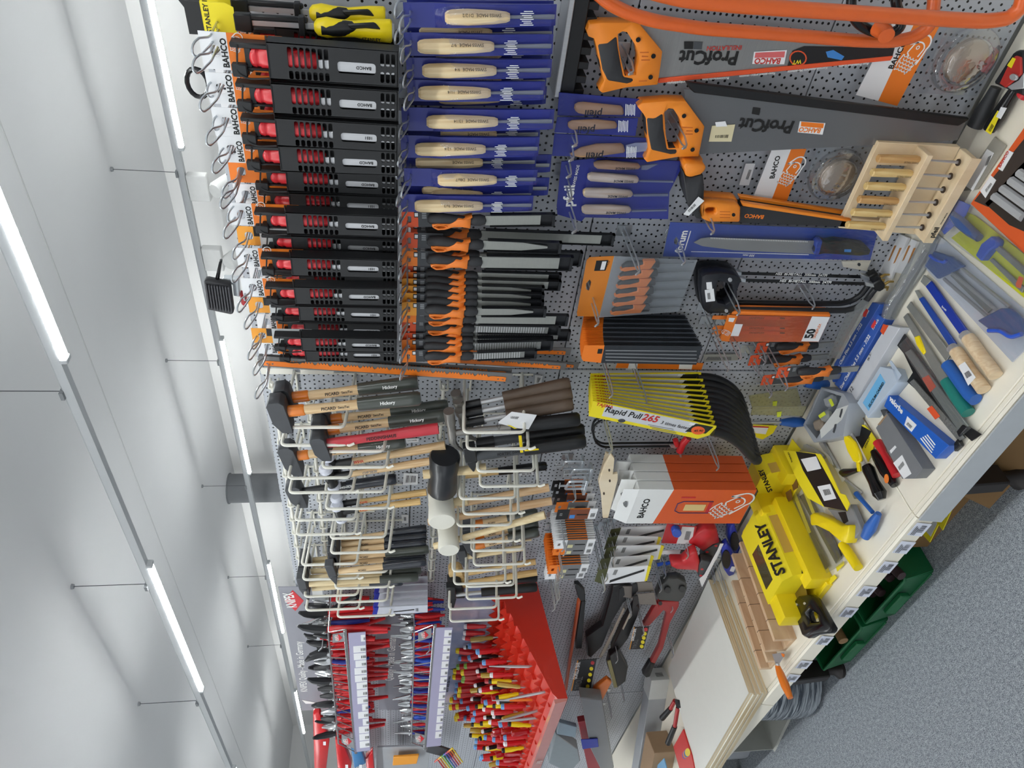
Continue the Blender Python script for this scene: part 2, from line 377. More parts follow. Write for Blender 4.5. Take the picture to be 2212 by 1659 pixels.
# ================================================================ the shelving
PEG = pegboard('peg_panel', '#b4b8bf'); UP = mat('upright_metal', '#c9cac6', .4)
ZS = [.335, .7295, 1.1295, 1.5295, 1.93]
def bay(x0, x1, label, zs=ZS, name='shelving_bay'):
    t = thing(name, label, 'shelving', ((x0 + x1) / 2, 0, 0))
    hw = (x1 - x0) / 2
    for a, b in zip(zs, zs[1:]):
        obj('back_panel', box(-hw + .0025, hw - .0025, 0, .02, .0015, b - a - .0015), PEG, t, bevel=.0012, smooth=0, loc=(0, 0, a))
    obj('back_sheet', box(-hw, hw, .022, .03, .05, zs[-1]), UP, t, smooth=0)
    for s in (-1, 1): obj('upright', box(s * hw - .015 if s > 0 else -hw, s * hw if s > 0 else -hw + .015, .021, .05, 0, zs[-1] + .01), UP, t, smooth=0)
    # base shelf with lip, price rail, legs
    sh = obj('base_shelf', [box(-hw + .001, hw - .001, -.5, -.001, SHELF - .03, SHELF), box(-hw + .001, hw - .001, -.512, -.5, SHELF - .055, SHELF - .002)], CREAM, t, bevel=.002)
    rl = obj('price_rail', prism([(-.513, SHELF - .004), (-.519, SHELF - .008), (-.526, SHELF - .048), (-.513, SHELF - .052)], -hw + .002, hw - .002, 'x'), CREAM, t, smooth=0)
    return t, hw, rl
B1 = bay(-1.355, -.265, 'shelving bay with grey pegboard hung with holstered chisels, files and saws')
B0 = bay(-.265, .83, 'shelving bay with grey pegboard behind the orange bow saws')
B2 = bay(-2.447, -1.355, 'shelving bay with grey pegboard carrying the white wire hammer racks')
B3 = bay(-3.54, -2.447, 'shelving bay behind the red pliers racks and the screwdriver display', [.335, .7295, 1.1295, 1.5295, 1.84])
B4 = bay(-4.65, -3.54, 'shelving bay past the red pliers racks with red tools on top', [.335, .7295, 1.1295, 1.5295, 1.84])
DBR = mat('leg_brown', '#2c2624', .4)
for x, B in ((-.229, B0), (-1.319, B1), (-2.411, B2), (-3.504, B3)):
    dx = x - B[0].location.x
    g = obj('leg', [prism([(-.46, .06), (-.40, .06), (-.385, SHELF - .034), (-.475, SHELF - .034)], dx - .02, dx + .02, 'x'), box(dx - .02, dx + .02, -.5, -.02, SHELF - .062, SHELF - .034)], DBR, B[0], bevel=.004, label='dark brown leg')
    obj('foot', lathe([(.03, 0), (.032, .012), (.018, .03), (.016, .065)], 14, c=(dx, -.43)), DBR, g)
# clear grey insert in the first price rail
obj('rail_insert', prism([(-.5265, SHELF - .002), (-.530, SHELF - .002), (-.537, SHELF - .058), (-.533, SHELF - .058)], -.54, .54, 'x'), mat('rail_grey', '#b4b9bd', .35), B1[0], smooth=0)
TAGM = mat('price_tag_paper', '#dfe3f0', .5, var=.03)
def price_tag(bayt, px, py, wd=.052):
    p = W(px, py, .524); t, hw, rl = bayt
    g = prism([(-.5262, SHELF - .011), (-.5270, SHELF - .011), (-.5325, SHELF - .0475), (-.5317, SHELF - .0475)], -wd / 2, wd / 2, 'x')
    o = obj('price_tag', g, TAGM, t, smooth=0, loc=(p.x - t.location.x, .003, 0))
    bars = []
    x = -wd * .18
    while x < wd * .32:
        w_ = random.choice((.0008, .0014, .002)); 
        bars.append(([(x, -.5310, SHELF - .026), (x + w_, -.5310, SHELF - .026), (x + w_, -.5329, SHELF - .039), (x, -.5329, SHELF - .039)], [(0, 1, 2, 3)])); x += w_ + .0016
    for k in range(3): bars.append(([(-wd * .42, -.5297 - .0006 * k, SHELF - .015 - .004 * k), (wd * (.3 - .1 * k), -.5297 - .0006 * k, SHELF - .015 - .004 * k), (wd * (.3 - .1 * k), -.5300 - .0006 * k, SHELF - .0165 - .004 * k), (-wd * .42, -.5300 - .0006 * k, SHELF - .0165 - .004 * k)], [(0, 1, 2, 3)]))
    obj('barcode', bars, INK, o, smooth=0)
for px, py in ((1962, 1143), (1928, 1182), (1893, 1225), (1853, 1277), (1820, 1322), (1768, 1383), (1728, 1435), (1706, 1464)): price_tag(B2, px, py)
# ================================================================ bay one, top row
def hook_geo(L, w=.006, loop=.012, rise=.018):
    """double wire peg hook ending in a rounded open loop"""
    p = [(-w, 0, 0), (-w, -L + .055, 0), (-w - .001, -L + .045, .002), (-loop, -L + .025, rise * .6)]
    for k in range(1, 8):
        a = math.pi * k / 8
        p.append((-loop * math.cos(a), -L + .018 - .018 * math.sin(a), rise * (.7 + .3 * math.sin(a))))
    p += [(loop, -L + .025, rise * .6), (w + .001, -L + .045, .002), (w, -L + .055, 0), (w, 0, 0)]
    return p
def hook_v(L, w=.009):
    return fillet([(-w, 0, 0), (-w, -L + .03, 0), (-.002, -L + .004, .001), (-.001, -L - .006, .012), (.001, -L - .006, .012), (.002, -L + .004, .001), (w, -L + .03, 0), (w, 0, 0)], .004, 3)
_hk = {}
def peg_hook(x, z, L, label, group, kind='loop', plate=True):
    key = (round(L, 3), kind)
    if key in _hk:
        return dup(_hk[key], loc=(x, -.001, z), label=label, group=group)
    t = thing('peg_hook', label, 'hook', (x, -.001, z), group=group)
    pts = hook_geo(L) if kind == 'loop' else hook_v(L)
    obj('wire', tube(pts, .0019, 7), ZINC, t)
    obj('back_plate', [box(-.014, .014, -.0025, 0, -.018, .018), box(-.006, -.002, 0, .012, .008, .012), box(.002, .006, 0, .012, .008, .012)], ZINC, t, bevel=.0006)
    _hk[key] = t; return t
# fish emblem drawn as thin white strokes: head curve, eye, tail hook and scales
def fish(parent, o, s, mat_, rot=0, front=-1, name='fish_emblem', part=1.0):
    g = []; y = o[1]
    def st(pts, r):
        out = []
        for a, b in zip(pts, pts[1:]):
            d = V((b[0] - a[0], b[1] - a[1])); n = V((-d.y, d.x)).normalized() * r
            out.append(([(a[0] + n.x, a[1] + n.y), (a[0] - n.x, a[1] - n.y), (b[0] - n.x, b[1] - n.y), (b[0] + n.x, b[1] + n.y)]))
        return out
    P = []
    P += st(arc(.0, .62, .36, 150, -20, 10) + [(.36, .2), (.36, -.2)], .035)          # outer hook
    P += st([(-.31, .8), (-.52, .42), (-.2, .62)], .04)
    P += st(arc(-.05, .35, .3, 160, 20, 8), .03) + st([(-.33, .45), (-.38, .1), (-.2, -.02)], .03) + st([(.23, .45), (.2, .1)], .03)
    P += st(arc(-.08, .42, .07, 0, 360, 8), .022)
    for r in range(5):
        for c in range(4):
            P += st(arc(-.36 + c * .17 + (.085 if r % 2 else 0), .0 - r * .14, .085, 180, 360, 4), .022)
    P += st([(-.48, .0), (-.5, -.3), (-.42, -.7)], .025) + st([(.3, .0), (.28, -.3), (.16, -.7)], .025)
    c, sn = math.cos(rot), math.sin(rot)
    for q in P: g.append(([(o[0] + (p[0] * c - p[1] * sn) * s, y, o[2] + (p[0] * sn + p[1] * c) * s) for p in q], [(0, 1, 2, 3)]))
    return obj(name, g, mat_, parent, smooth=0)
YOR = mat('yellow_orange_card', '#f0a133', .5, var=.03); CREASE = mat('clear_card', '#cfd2d2', .3)
HOL = mat('holster_black', '#1d1e20', .5, var=.08, scale=60)
RED2 = mat('chisel_red', '#cf2b33', .32)
_ch = {}
def chisel(x, z, dep, wd, card, dp=1.0, labl=0, tilt=0, tx='BAHCO', blade_mat=None):
    """chisel in a slotted holster; origin at the top of its card"""
    key = (wd, card, tx)
    lab = {'white': 'red handled chisel in slotted black holster on white and orange card, hung at the front', 'orange': 'red handled chisel in slotted black holster with plain orange card', 'yellow': 'red handled chisel in slotted black holster with yellow-orange card and clear window',
           'back': 'red handled chisel in slotted black holster hung close to the panel, half hidden'}[card]
    grp = 'holstered chisels in the top row'
    rot = (0, tilt, 0)
    if key in _ch:
        return dup(_ch[key], (x, -dep, z), rot, lab, grp)
    t = thing('holstered_chisel', lab, 'chisel', (x, -dep, z), rot, grp)
    h = wd / 2; cw = h * 1.0
    m1 = {'white': WHITE, 'orange': ORANGE, 'yellow': YOR, 'back': WHITE}[card]
    slot = rrect(-.009, .009, -.03, -.014, .006)
    cd = obj('hang_card', prism([(-cw, 0), (cw, 0), (cw, -.043), (-cw, -.043)], 0, .0008, 'y', [slot]), m1, t, smooth=0)
    low = ORANGE if card != 'yellow' else CREASE
    obj('card_base', prism([(-cw, -.043), (cw, -.043), (cw, -.13), (-cw, -.13)], 0, .0008), low, cd, smooth=0)
    if card in ('white', 'back'):
        text(cd, 'BAHCO', .0135, (-cw + .004 if wd > .05 else -cw + .002, -.0004, -.041), INK, bold=.035, wx=1.0 if wd > .05 else .85)
        fish(cd, (cw * .42, -.0008, -.058), .019, INKW, rot=-1.83)
    elif card == 'yellow':
        obj('logo_block', box(0, cw, -.0006, 0, -.043, -.032), BLACK, cd, smooth=0)
    # holster: slotted front, sides, back, wire-like hoop at the throat
    y0, y1 = -.026, 0.0
    holes = []
    for k in range(7):
        zt = -.139 - k * .0096
        holes += [rrect(-h * .62, h * .1, zt - .0068, zt, .003, 2), rrect(h * .28, h * .8, zt - .0068, zt, .0025, 2)] if wd < .07 else []
    holes = []
    for k in range(7):
        zt = -.139 - k * .0096
        holes += [rrect(-h * .30, h * .82, zt - .0068, zt, .003, 2), rrect(-h * .92, -h * .46, zt - .0068, zt, .0025, 2)]
    holes.append(rrect(-h * .42, h * .22, -.279, -.217, .005, 3))
    for k in range(3):
        zt = -.2865 - k * .009
        holes += [rrect(h * .05, h * .8, zt - .0062, zt, .0025, 2), rrect(-h * .8, -h * .2, zt - .0062, zt, .0025, 2)]
    obj('holster', [prism([(-h, -.108), (h, -.108), (h * .96, -.315), (-h * .96, -.315)], y0, y0 + .002, 'y', holes),
                    box(-h, -h + .002, y0, y1, -.315, -.108), box(h - .002, h, y0, y1, -.315, -.108), box(-h, h, y1 - .0015, y1, -.315, -.128), box(-h, h, y0, y1, -.317, -.314)], HOL, t, smooth=0)
    obj('throat_ring', tube(fillet([(-h, y0 + .001, -.109), (h, y0 + .001, -.109), (h, y1, -.104), (-h, y1, -.104)], .006, 3, True), .0018, 5, closed=True), HOL, t)
    obj('hoop', tube(fillet([(h * .7, y0 + .004, -.062), (-h * .75, y0 - .004, -.058), (-h * .98, y0 - .006, -.075), (-h * .9, y0 - .004, -.107)], .012, 4) , .0016, 5), HOL, t)
    obj('clip', [box(-h * .75, h * .75, y0 + .006, y1, -.082, -.071), box(-h * .95, -h * .25, y0 - .004, y0 + .008, -.074, -.05), box(h * .5, h * .78, y0 + .004, y1, -.11, -.05), box(-h * .62, -h * .5, y0 + .002, y1, -.11, -.06)], HOL, t, bevel=.002)
    r = h * .62
    hd = obj('handle', loft([(-.078, 0, -.012, r * .6, .008), (-.080, 0, -.012, r * .85, .010), (-.088, 0, -.012, r * .95, .0115), (-.090, 0, -.012, r * .85, .0105), (-.094, 0, -.012, r * .85, .0105), (-.096, 0, -.012, r, .0118), (-.13, 0, -.012, r * 1.02, .012), (-.16, 0, -.012, r * .85, .0115), (-.182, 0, -.012, r * .7, .010), (-.188, 0, -.012, r * .4, .007)], 16), RED2, t)
    bl = obj('blade', box(-h * .38, h * .2, y0 + .0035, y0 + .0065, -.31, -.185), blade_mat or STEEL, t, bevel=.0008)
    text(bl, tx, .0072, (-h * .02, y0 + .0028, -.272), INK, rt=(0, 0, 1), up=(-1, 0, 0), bold=.02, align='LEFT') if tx else None
    _ch[key] = t; return t
CH = [  # pixel row of the holster, depth from panel, width, card
    (92, .075, .060, 'back'), (170, .10, .056, 'back'), (238, .10, .052, 'back'), (306, .10, .050, 'back'), (127, .175, .060, 'white'), (206, .175, .053, 'white'), (276, .175, .052, 'white'), (334, .17, .050, 'white'),
    (379, .12, .046, 'orange'), (428, .11, .046, 'back'), (470, .175, .048, 'white'), (515, .14, .044, 'yellow'), (562, .175, .046, 'white'), (594, .09, .044, 'back'), (625, .175, .046, 'white'), (662, .145, .042, 'yellow'),
    (697, .095, .044, 'back'), (727, .16, .042, 'yellow'), (751, .125, .042, 'back')]
for i, (py, dep, wd, card) in enumerate(CH):
    p = W(700, py, dep); zt = 1.893
    chisel(p.x, zt, dep, wd, card, tilt=random.uniform(-.012, .012), tx='BAHCO' if i % 3 else '1031')
    fr = dep > .13
    peg_hook(p.x, zt - .02, dep + (.075 if fr else .09), 'zinc wire peg hook with open loop tip holding a holstered chisel', 'loop hooks in the top row')
for py in (45, 362, 770): peg_hook(W(450, py, .1).x, 1.873, .235, 'zinc wire peg hook with open loop tip and a long free end', 'long loop hooks in the top row')
# ---- chisels with yellow and black handles beside the holsters
def stanley_chisel(p, dep, ry, lab):
    t = thing('yellow_chisel', lab, 'chisel', (p.x, -dep, p.z), (0, ry, 0))
    cd = obj('hang_card', prism([(-.026, .03), (.026, .03), (.026, -.01), (.02, -.022), (-.026, -.022)], 0, .0008), YELC, t, smooth=0)
    obj('card_top', box(-.026, .026, -.0004, .001, .03, .055), BLACK, cd, smooth=0)
    text(cd, 'STANLEY', .011, (-.022, -.0006, .018), INK, bold=.02); text(cd, '6mm', .006, (-.022, -.0006, .008), INK)
    obj('holder', box(-.014, .014, -.012, .002, -.05, -.022), BLACK, t, bevel=.002)
    obj('blade', prism([(-.004, -.045), (.004, -.045), (.004, -.15), (-.004, -.15)], -.008, -.004), STEEL, t, smooth=0)
    obj('blade_guard', box(.005, .013, -.01, .0, -.14, -.03), BLACK, t, bevel=.002)
    obj('clip', box(-.015, .015, -.013, .002, -.135, -.125), BLACK, t, bevel=.001)
    hd = obj('handle', loft([(-.150, 0, -.008, .007, .007), (-.155, 0, -.008, .013, .012), (-.17, 0, -.008, .0165, .014), (-.19, 0, -.008, .014, .0125), (-.215, 0, -.008, .013, .012), (-.25, 0, -.008, .018, .0145), (-.275, 0, -.008, .019, .015), (-.278, 0, -.008, .016, .013)], 18), YEL, t)
    obj('grip', [loft([(-.162, -.001, -.0105, .0105, .0125), (-.18, -.001, -.0105, .012, .0125), (-.2, .001, -.0105, .0128, .0115), (-.212, .003, -.0105, .010, .0108), (-.225, .005, -.0105, .004, .008)], 14)], BLACK, hd)
    obj('grip_strip', prism([(.004, -.21), (.012, -.205), (.017, -.25), (.006, -.26), (.007, -.235)], -.0235, -.018), BLACK, hd, bevel=.002)
    text(hd, 'STANLEY', .0075, (-.013, -.0233, -.228), mat('stanley_ink', '#22200a', .5), rt=(0, 0, -1), up=(1, 0, 0), bold=.03)
    obj('striking_cap', loft([(-.277, 0, -.008, .013, .011), (-.2815, 0, -.008, .012, .010)], 14), STEEL, t)
    return t
stanley_chisel(W(478, 42, .12), .12, -.02, 'chisel with chunky yellow and black handle, hanging at the front')
stanley_chisel(W(472, 10, .07), .07, -.01, 'chisel with chunky yellow and black handle, hanging behind another alike')
# black padded strap tip showing over the panel edge, and the black ring beyond it
t = thing('black_cable_loop', 'black rubber loop showing above the panel behind the first holsters', 'loop', (W(425, 184, -.05).x, .06, W(425, 184, -.05).z))
obj('loop', tube([(.028 * math.cos(a), 0, .02 * math.sin(a)) for a in [k * math.pi / 8 for k in range(16)]], .005, 8, closed=True), BLACKG, t); obj('stem', cyl((0, 0, -.02), (0, 0, -.09), .004, 6), BLACKG, t)
# ================================================================ bay one, second row: carving tools in blue sleeves
FILMB = clear('sleeve_film', '#f2f4ff', .1, .22, .0)
def sleeve(py, x0, x1, h0, h1, dep, txt, wpx=54, lab=None, tilt=0, hs=1.0, film=True):
    """blue sleeve with wooden handled carving tool; x0..x1 sleeve, h0..h1 handle in photo pixels"""
    a, b = W(x0, py, dep), W(x1, py, dep); L = (a - b).length
    def zz(px): return -L * (px - x0) / (x1 - x0)
    w = (W(x0, py - wpx / 2, dep) - W(x0, py + wpx / 2, dep)).length / 2
    t = thing('carving_tool_sleeve', lab, 'carving tool', tuple(a), (0, math.atan2(a.x - b.x, a.z - b.z) * 1.0 + tilt, 0), 'carving tools in blue sleeves')
    rs = []
    for (f, ww, yy) in ((0, 1, 0), (.2, 1, -.002), (.28, .97, -.006), (.6, .92, -.006), (.97, .88, -.002), (1, .86, 0)):
        rs.append([(-w * ww, 0, -L * f), (-w * ww, yy - .001, -L * f), (w * ww, yy - .001, -L * f), (w * ww, 0, -L * f)])
    sl = obj('sleeve', [rings(rs)], BLUE, t, smooth=0)
    obj('eyelet', prism([(p[0] * 1.0, p[1]) for p in rrect(-.006, .006, -.016, -.01, .003)], -.0022, -.001), BLUE, sl, smooth=0)
    q = zz(h0), zz(h1); hl = q[0] - q[1]; r = .0125 * hs
    hd = obj('handle', loft([(q[0], 0, -.012, r * .55, r * .55), (q[0] - .004, 0, -.012, r * .85, r * .85), (q[0] - .012, 0, -.012, r, r), (q[0] - hl * .35, 0, -.012, r * 1.08, r * 1.08), (q[0] - hl * .75, 0, -.012, r * .92, r * .92), (q[1] + .006, 0, -.012, r * .72, r * .72), (q[1], 0, -.012, r * .5, r * .5)], 8), ASH, t, smooth=25)
    text(hd, txt, .0075, (r * .52 + .0022, -.012 - r * .94 + .0013, q[1] + hl * .14), INK, rt=(0, 0, 1), up=(-.86, -.5, 0))
    obj('shaft', loft([(q[1] + .002, 0, -.011, .0028, .0028), (q[1] - .02, 0, -.011, .003, .0024), (-L * .95, 0, -.010, .0042, .0014), (-L * .985, 0, -.010, .0038, .0008)], 8), DSTEEL, t)
    g = []
    zc = zz(h1) - .028
    for k in range(8):
        xx = -.011 + k * .0031
        g.append(box(xx, xx + .0012, -.0186, -.0182, zc - .012 + .002 * (k % 3), zc + .011 - .003 * ((k * 2) % 3)))
    obj('print', [xf(q_, M=Matrix(((0, 0, 1, 0), (0, 1, 0, 0), (1, 0, 0, 0), (0, 0, 0, 1))) ) if 0 else q_ for q_ in g], INKW, sl, smooth=0)
    if film:
        rs = []
        for (f, ww, yy) in ((.2, .98, -.003), (.3, .95, -.022 * hs), (.62, .93, -.022 * hs), (.7, .9, -.0175), (.97, .88, -.0135), (1.0, .85, -.004)):
            rs.append([(-w * ww, -.003, -L * f), (-w * ww * .5, yy, -L * f - (.004 if f > .9 else 0)), (w * ww * .5, yy, -L * f), (w * ww, -.003, -L * f)])
        v, f_ = rings(rs, cap=False)
        f_ = [q_ for q_ in f_ if len(set(i % 4 for i in q_)) == 2 and set(i % 4 for i in q_) != {0, 3}]
        obj('clear_front', (v, f_), FILMB, t, smooth=70)
    return t
NUMW = dict(zip('0123456789aD/', 'zero one two three four five six seven eight nine a dee over'.split()))
SL = [(32, 872, 1201, 959, 1098, .125, 'SWISS MADE  D12/2', 54), (95, 873, 1194, 901, 1064, .125, 'SWISS MADE  9/7', 50), (147, 878, 1191, 911, 1069, .12, 'SWISS MADE  9/4', 46), (195, 880, 1176, 903, 1057, .125, 'SWISS MADE  11/4', 46),
      (257, 868, 1196, 920, 1072, .125, 'SWISS MADE  13/14', 50), (316, 866, 1164, 896, 1046, .125, 'SWISS MADE  12/4', 48), (382, 873, 1160, 944, 1070, .13, 'SWISS MADE  D8a/7', 38), (438, 866, 1151, 895, 1040, .13, 'SWISS MADE  9a/3', 38)]
for i, (py, x0, x1, h0, h1, dep, txt, wp) in enumerate(SL):
    sleeve(py, x0, x1, h0, h1, dep, txt, wp, 'carving tool in blue sleeve, pale wooden handle stamped ' + ' '.join(NUMW[c] for c in txt.split('  ')[1]))
    p = W(x0 + 14, py, dep); peg_hook(p.x, p.z, dep + .07, 'zinc wire peg hook with loop tip holding a blue sleeve', 'loop hooks of the blue sleeves')
for py, x0, x1, h0, h1, dep in ((20, 880, 1195, 975, 1100, .09), (68, 880, 1195, 905, 1060, .085), (110, 884, 1190, 940, 1080, .075), (172, 884, 1180, 945, 1080, .08), (205, 886, 1180, 945, 1080, .075), (285, 872, 1165, 950, 1070, .085), (300, 872, 1165, 955, 1060, .07), (345, 868, 1158, 897, 1040, .09), (352, 872, 1190, 930, 1060, .07), (402, 872, 1185, 910, 1035, .085), (416, 868, 1150, 930, 1040, .10)):
    sleeve(py, x0, x1, h0, h1, dep, 'SWISS MADE', 44, 'carving tool with wooden handle in blue sleeve, half hidden behind its neighbour', film=False)
for py in (2, 60, 165, 345, 405): p = W(876, py, .1); peg_hook(p.x, p.z, .165, 'bare zinc peg hook end between the blue sleeves', 'shorter hooks of the blue sleeves')
# ================================================================ files with orange and black handles
TOOTH = mat('rasp_steel', '#8d8f8c', .45, .7, .35, 260, bump=.8); FILEM = mat('file_steel', '#9b9d98', .4, .45, .12, 60, stretch=(1, 1, 20))
SMOKE = mat('dark_sheath', '#222326', .25, var=.1)
def file_tool(py, L, dep, card, lab, tilt=0, kind='flat', cx=868, vis=True, wb=.011, sheath=True, hz=None):
    a = W(cx, py, dep)
    t = thing('carded_file', lab, 'file', tuple(a), (0, tilt, 0), 'files with orange and black handles')
    cd = obj('hang_card', prism([(-.019, 0), (.016, 0), (.019, -.003), (.019, -.033), (-.019, -.033)], .001, .002, 'y', [rrect(-.009, .007, -.019, -.012, .003)]), card, t, smooth=0)
    obj('card_base', box(-.019, .019, .001, .002, -.085, -.033), DGREY, cd, smooth=0)
    lg = obj('logo_block', box(.004, .017, .0004, .001, -.034, -.025), BLACK, cd, smooth=0); obj('logo', box(.0065, .0145, 0, .0005, -.033, -.0265), WHITE, lg, smooth=0)
    obj('print', [box(.001 + k * .005, .0045 + k * .005, .0004, .001, -.050, -.041) for k in range(3)], GREY, cd, smooth=0)
    # handle: black back with thumb swell, orange spine with finger loop
    zb = -.052
    def loopo(pts): return [(x, zb + z) for x, z in pts]
    obj('handle', loft([(zb, .003, -.006, .005, .005), (zb - .005, .004, -.006, .011, .009), (zb - .025, .005, -.006, .0125, .011), (zb - .055, .002, -.006, .010, .0095), (zb - .08, 0, -.006, .008, .0085), (zb - .095, 0, -.006, .012, .010), (zb - .108, 0, -.006, .0125, .010), (zb - .118, 0, -.006, .009, .008), (zb - .12, 0, -.006, .004, .004)], 14), RUB, t)
    outer = loopo([(-.004, -.008), (-.010, -.010), (-.0165, -.020), (-.0155, -.036), (-.010, -.052), (-.010, -.07), (-.0135, -.087), (.010, -.088), (.013, -.092), (.007, -.072), (.009, -.062), (.004, -.056), (-.003, -.045), (-.002, -.02)])
    hole = loopo([(-.0075, -.014), (-.0125, -.022), (-.012, -.034), (-.0075, -.04), (-.005, -.034), (-.0045, -.02)])
    obj('orange_spine', prism(outer, -.0175, .004, 'y', [hole]), ORANGE2, t, bevel=.0018, smooth=60)
    obj('thumb_ring', tube([(x * 1.02, -.0178, z) for x, z in hole], .0011, 5, closed=True), ORANGE2, t)
    z0 = zb - .118
    if kind == 'taper': g = prism([(-wb, z0), (wb, z0), (wb * .9, z0 - L * .6), (wb * .2, z0 - L), (-wb * .2, z0 - L), (-wb * .9, z0 - L * .6)], -.008, -.0045)
    elif kind == 'round': g = loft([(z0, 0, -.006, wb * .5, wb * .5), (z0 - L * .6, 0, -.006, wb * .45, wb * .45), (z0 - L, 0, -.006, wb * .3, wb * .3)], 10)
    else: g = prism([(-wb, z0), (wb, z0), (wb, z0 - L), (-wb, z0 - L)], -.009, -.004)
    b = obj('blade', g, TOOTH if kind == 'rasp' else FILEM, t, smooth=0)
    if kind == 'rasp':
        obj('teeth', [box(-wb * .92, wb * .92, -.0098, -.0088, z0 - L * .03 - k * .006 - .0022, z0 - L * .03 - k * .006) for k in range(int(L * .94 / .006))], STEEL, b, smooth=0)
    if sheath: obj('sheath', [box(-wb * 1.3, wb * 1.3, -.003, -.0015, z0 - L - .03, z0 - .01), box(-wb * 1.3, -wb * 1.18, -.012, -.002, z0 - L - .03, z0 - .01), box(wb * 1.18, wb * 1.3, -.012, -.002, z0 - L - .03, z0 - .01), box(-wb * 1.3, wb * 1.3, -.012, -.002, z0 - L - .03, z0 - L - .024)], SMOKE, t, smooth=0)
    return t
C1, C2, C3 = REDO, ORANGE, YOR
FL = [(497, .27, .075, C1, .0, 'flat', .011, 'long file sealed in black film, hung behind the first two files'), (542, .205, .075, C2, 0, 'round', .014, 'dark half round file behind a wide flat file'),
      (474, .115, .13, C1, -.06, 'flat', .011, 'broad file with silver blade slanting beside the last blue sleeve'), (519, .14, .125, C1, .0, 'taper', .011, 'three sided file with silver blade beside the long black-wrapped file'), (559, .17, .13, C2, -.02, 'flat', .014, 'wide flat file with bright blade in black sheath'),
      (588, .165, .075, C1, 0, 'flat', .011, 'dark flat file, first of the row of files hung close together'), (603, .165, .085, C2, 0, 'flat', .010, 'dark flat file, second of the row of files hung close together'), (617, .125, .095, C3, 0, 'taper', .010, 'tapered grey file with its red-brown card half covered'), (632, .125, .105, C3, 0, 'taper', .010, 'tapered grey file, second of the tapered files'), (648, .125, .115, C3, 0, 'taper', .010, 'tapered grey file, third of the tapered files'),
      (668, .13, .13, C3, -.02, 'taper', .010, 'tapered grey file at the front of the tapered files, whole handle in view'), (683, .19, .115, C2, -.01, 'flat', .012, 'flat file just behind the front tapered file'), (703, .18, .10, C1, 0, 'rasp', .010, 'fine toothed rasp with red-brown card'),
      (717, .21, .09, C1, -.01, 'rasp', .012, 'coarse rasp in long dark sheath'), (733, .165, .105, C1, -.02, 'rasp', .010, 'coarse rasp, second of the rasps'), (748, .165, .115, C2, -.05, 'rasp', .012, 'coarse rasp with bright toothed blade'), (771, .125, .13, C2, -.07, 'rasp', .010, 'short rasp at the end of the files, whole handle in view')]
for py, L, dep, card, tilt, kind, wb, lab in FL:
    file_tool(py, L, dep, card, lab, tilt, kind, wb=wb)
for py in (478, 520, 558, 606, 655, 690, 738, 775): p = W(880, py, .12); peg_hook(p.x, p.z, .19, 'zinc wire peg hook with loop tip holding carded files', 'loop hooks of the files')
# ================================================================ bay one, lower wall
# ---- black tool strip with aluminium edge
t = wthing('tool_strip', 'black tool strip with aluminium edge and a row of square teeth', 'tool rack', 1230, 100, .05)
L = t.location; xr = .25; xl = W(1215, 205, .05).x - L.x
obj('rail', box(xl, xr - L.x, -.01, .049, -.022, .006), BLACK, t, bevel=.002)
obj('aluminium_edge', box(xl, xr - L.x, -.016, .049, .006, .018), STEEL, t, bevel=.002)
x = xl
while x < xr - L.x: obj('tooth', box(x, x + .014, -.004, .04, -.042, -.022), BLACK, t, bevel=.001); x += .0265
# ---- two hand saws
TSH = mat('saw_steel', '#9d9d9b', .35, .6, .12, 6, stretch=(3, 3, 60)); TSH2 = mat('coated_blade', '#77787a', .3, .5, .08, 4); SAWO = mat('saw_orange', '#f08c28', .36)
def saw_handle(t, outer, grip, hole, screws, d, slots=()):
    h = wpart(t, 'handle', outer, d + .015, .03, SAWO, [hole], bevel=.005, smooth=60)
    wpart(h, 'grip', grip, d + .0175, .035, RUB, bevel=.005, smooth=60)
    for s in screws: c = wl(t, *s, d + .015); obj('screw', lathe([(.0035, 0), (.0045, .001), (.0045, .002)], 10), BLACKG, h, loc=(c.x, c.y - .0008, c.z)).rotation_euler = (math.pi / 2, 0, 0)
    for s in slots: wpart(h, 'groove', s, d + .0153, .001, mat('saw_orange_dark', '#c9641c', .5), smooth=0)
t = wthing('hand_saw', 'hand saw with brushed blade, orange and black handle and orange tooth guard', 'saw', 1345, 120, .06)
C5 = lambda p: Q(1180, 0, 3.95, p)
saw_handle(t, C5([(345, 265), (375, 205), (470, 195), (740, 195), (785, 195), (990, 440), (975, 560), (950, 722), (690, 745), (480, 793), (450, 770), (495, 690), (470, 600), (430, 400), (410, 330), (360, 310)]),
           C5([(428, 372), (520, 362), (610, 292), (622, 400), (650, 560), (668, 650), (760, 668), (745, 712), (690, 728), (520, 700), (470, 600)]), C5([(612, 292), (650, 268), (690, 275), (770, 400), (792, 500), (770, 640), (672, 648), (640, 520), (618, 400)]),
           [C5([p])[0] for p in ((782, 335), (912, 475), (888, 655))], .06, [C5([(800, 443), (875, 443), (875, 452), (800, 452)]), C5([(815, 475), (870, 478), (870, 487), (815, 487)]), C5([(810, 508), (885, 508), (885, 517), (810, 517)]), C5([(790, 688), (860, 685), (860, 694), (790, 698)])])
b = wpart(t, 'blade', [(1378, 46), (1424, 172), (1928, 122), (1936, 92)], .06, .0012, TSH, smooth=0)
wpart(t, 'tooth_guard', [(1424, 170), (1422, 180), (1924, 131), (1930, 121)], .063, .006, REDO, bevel=.0008)
wtext(b, 'ProfCut', (1598, 112), (1471, 110), .0612, INK, bold=.03); wtext(b, 'INSULATION', (1604, 98), (1529, 100), .0612, INKR)
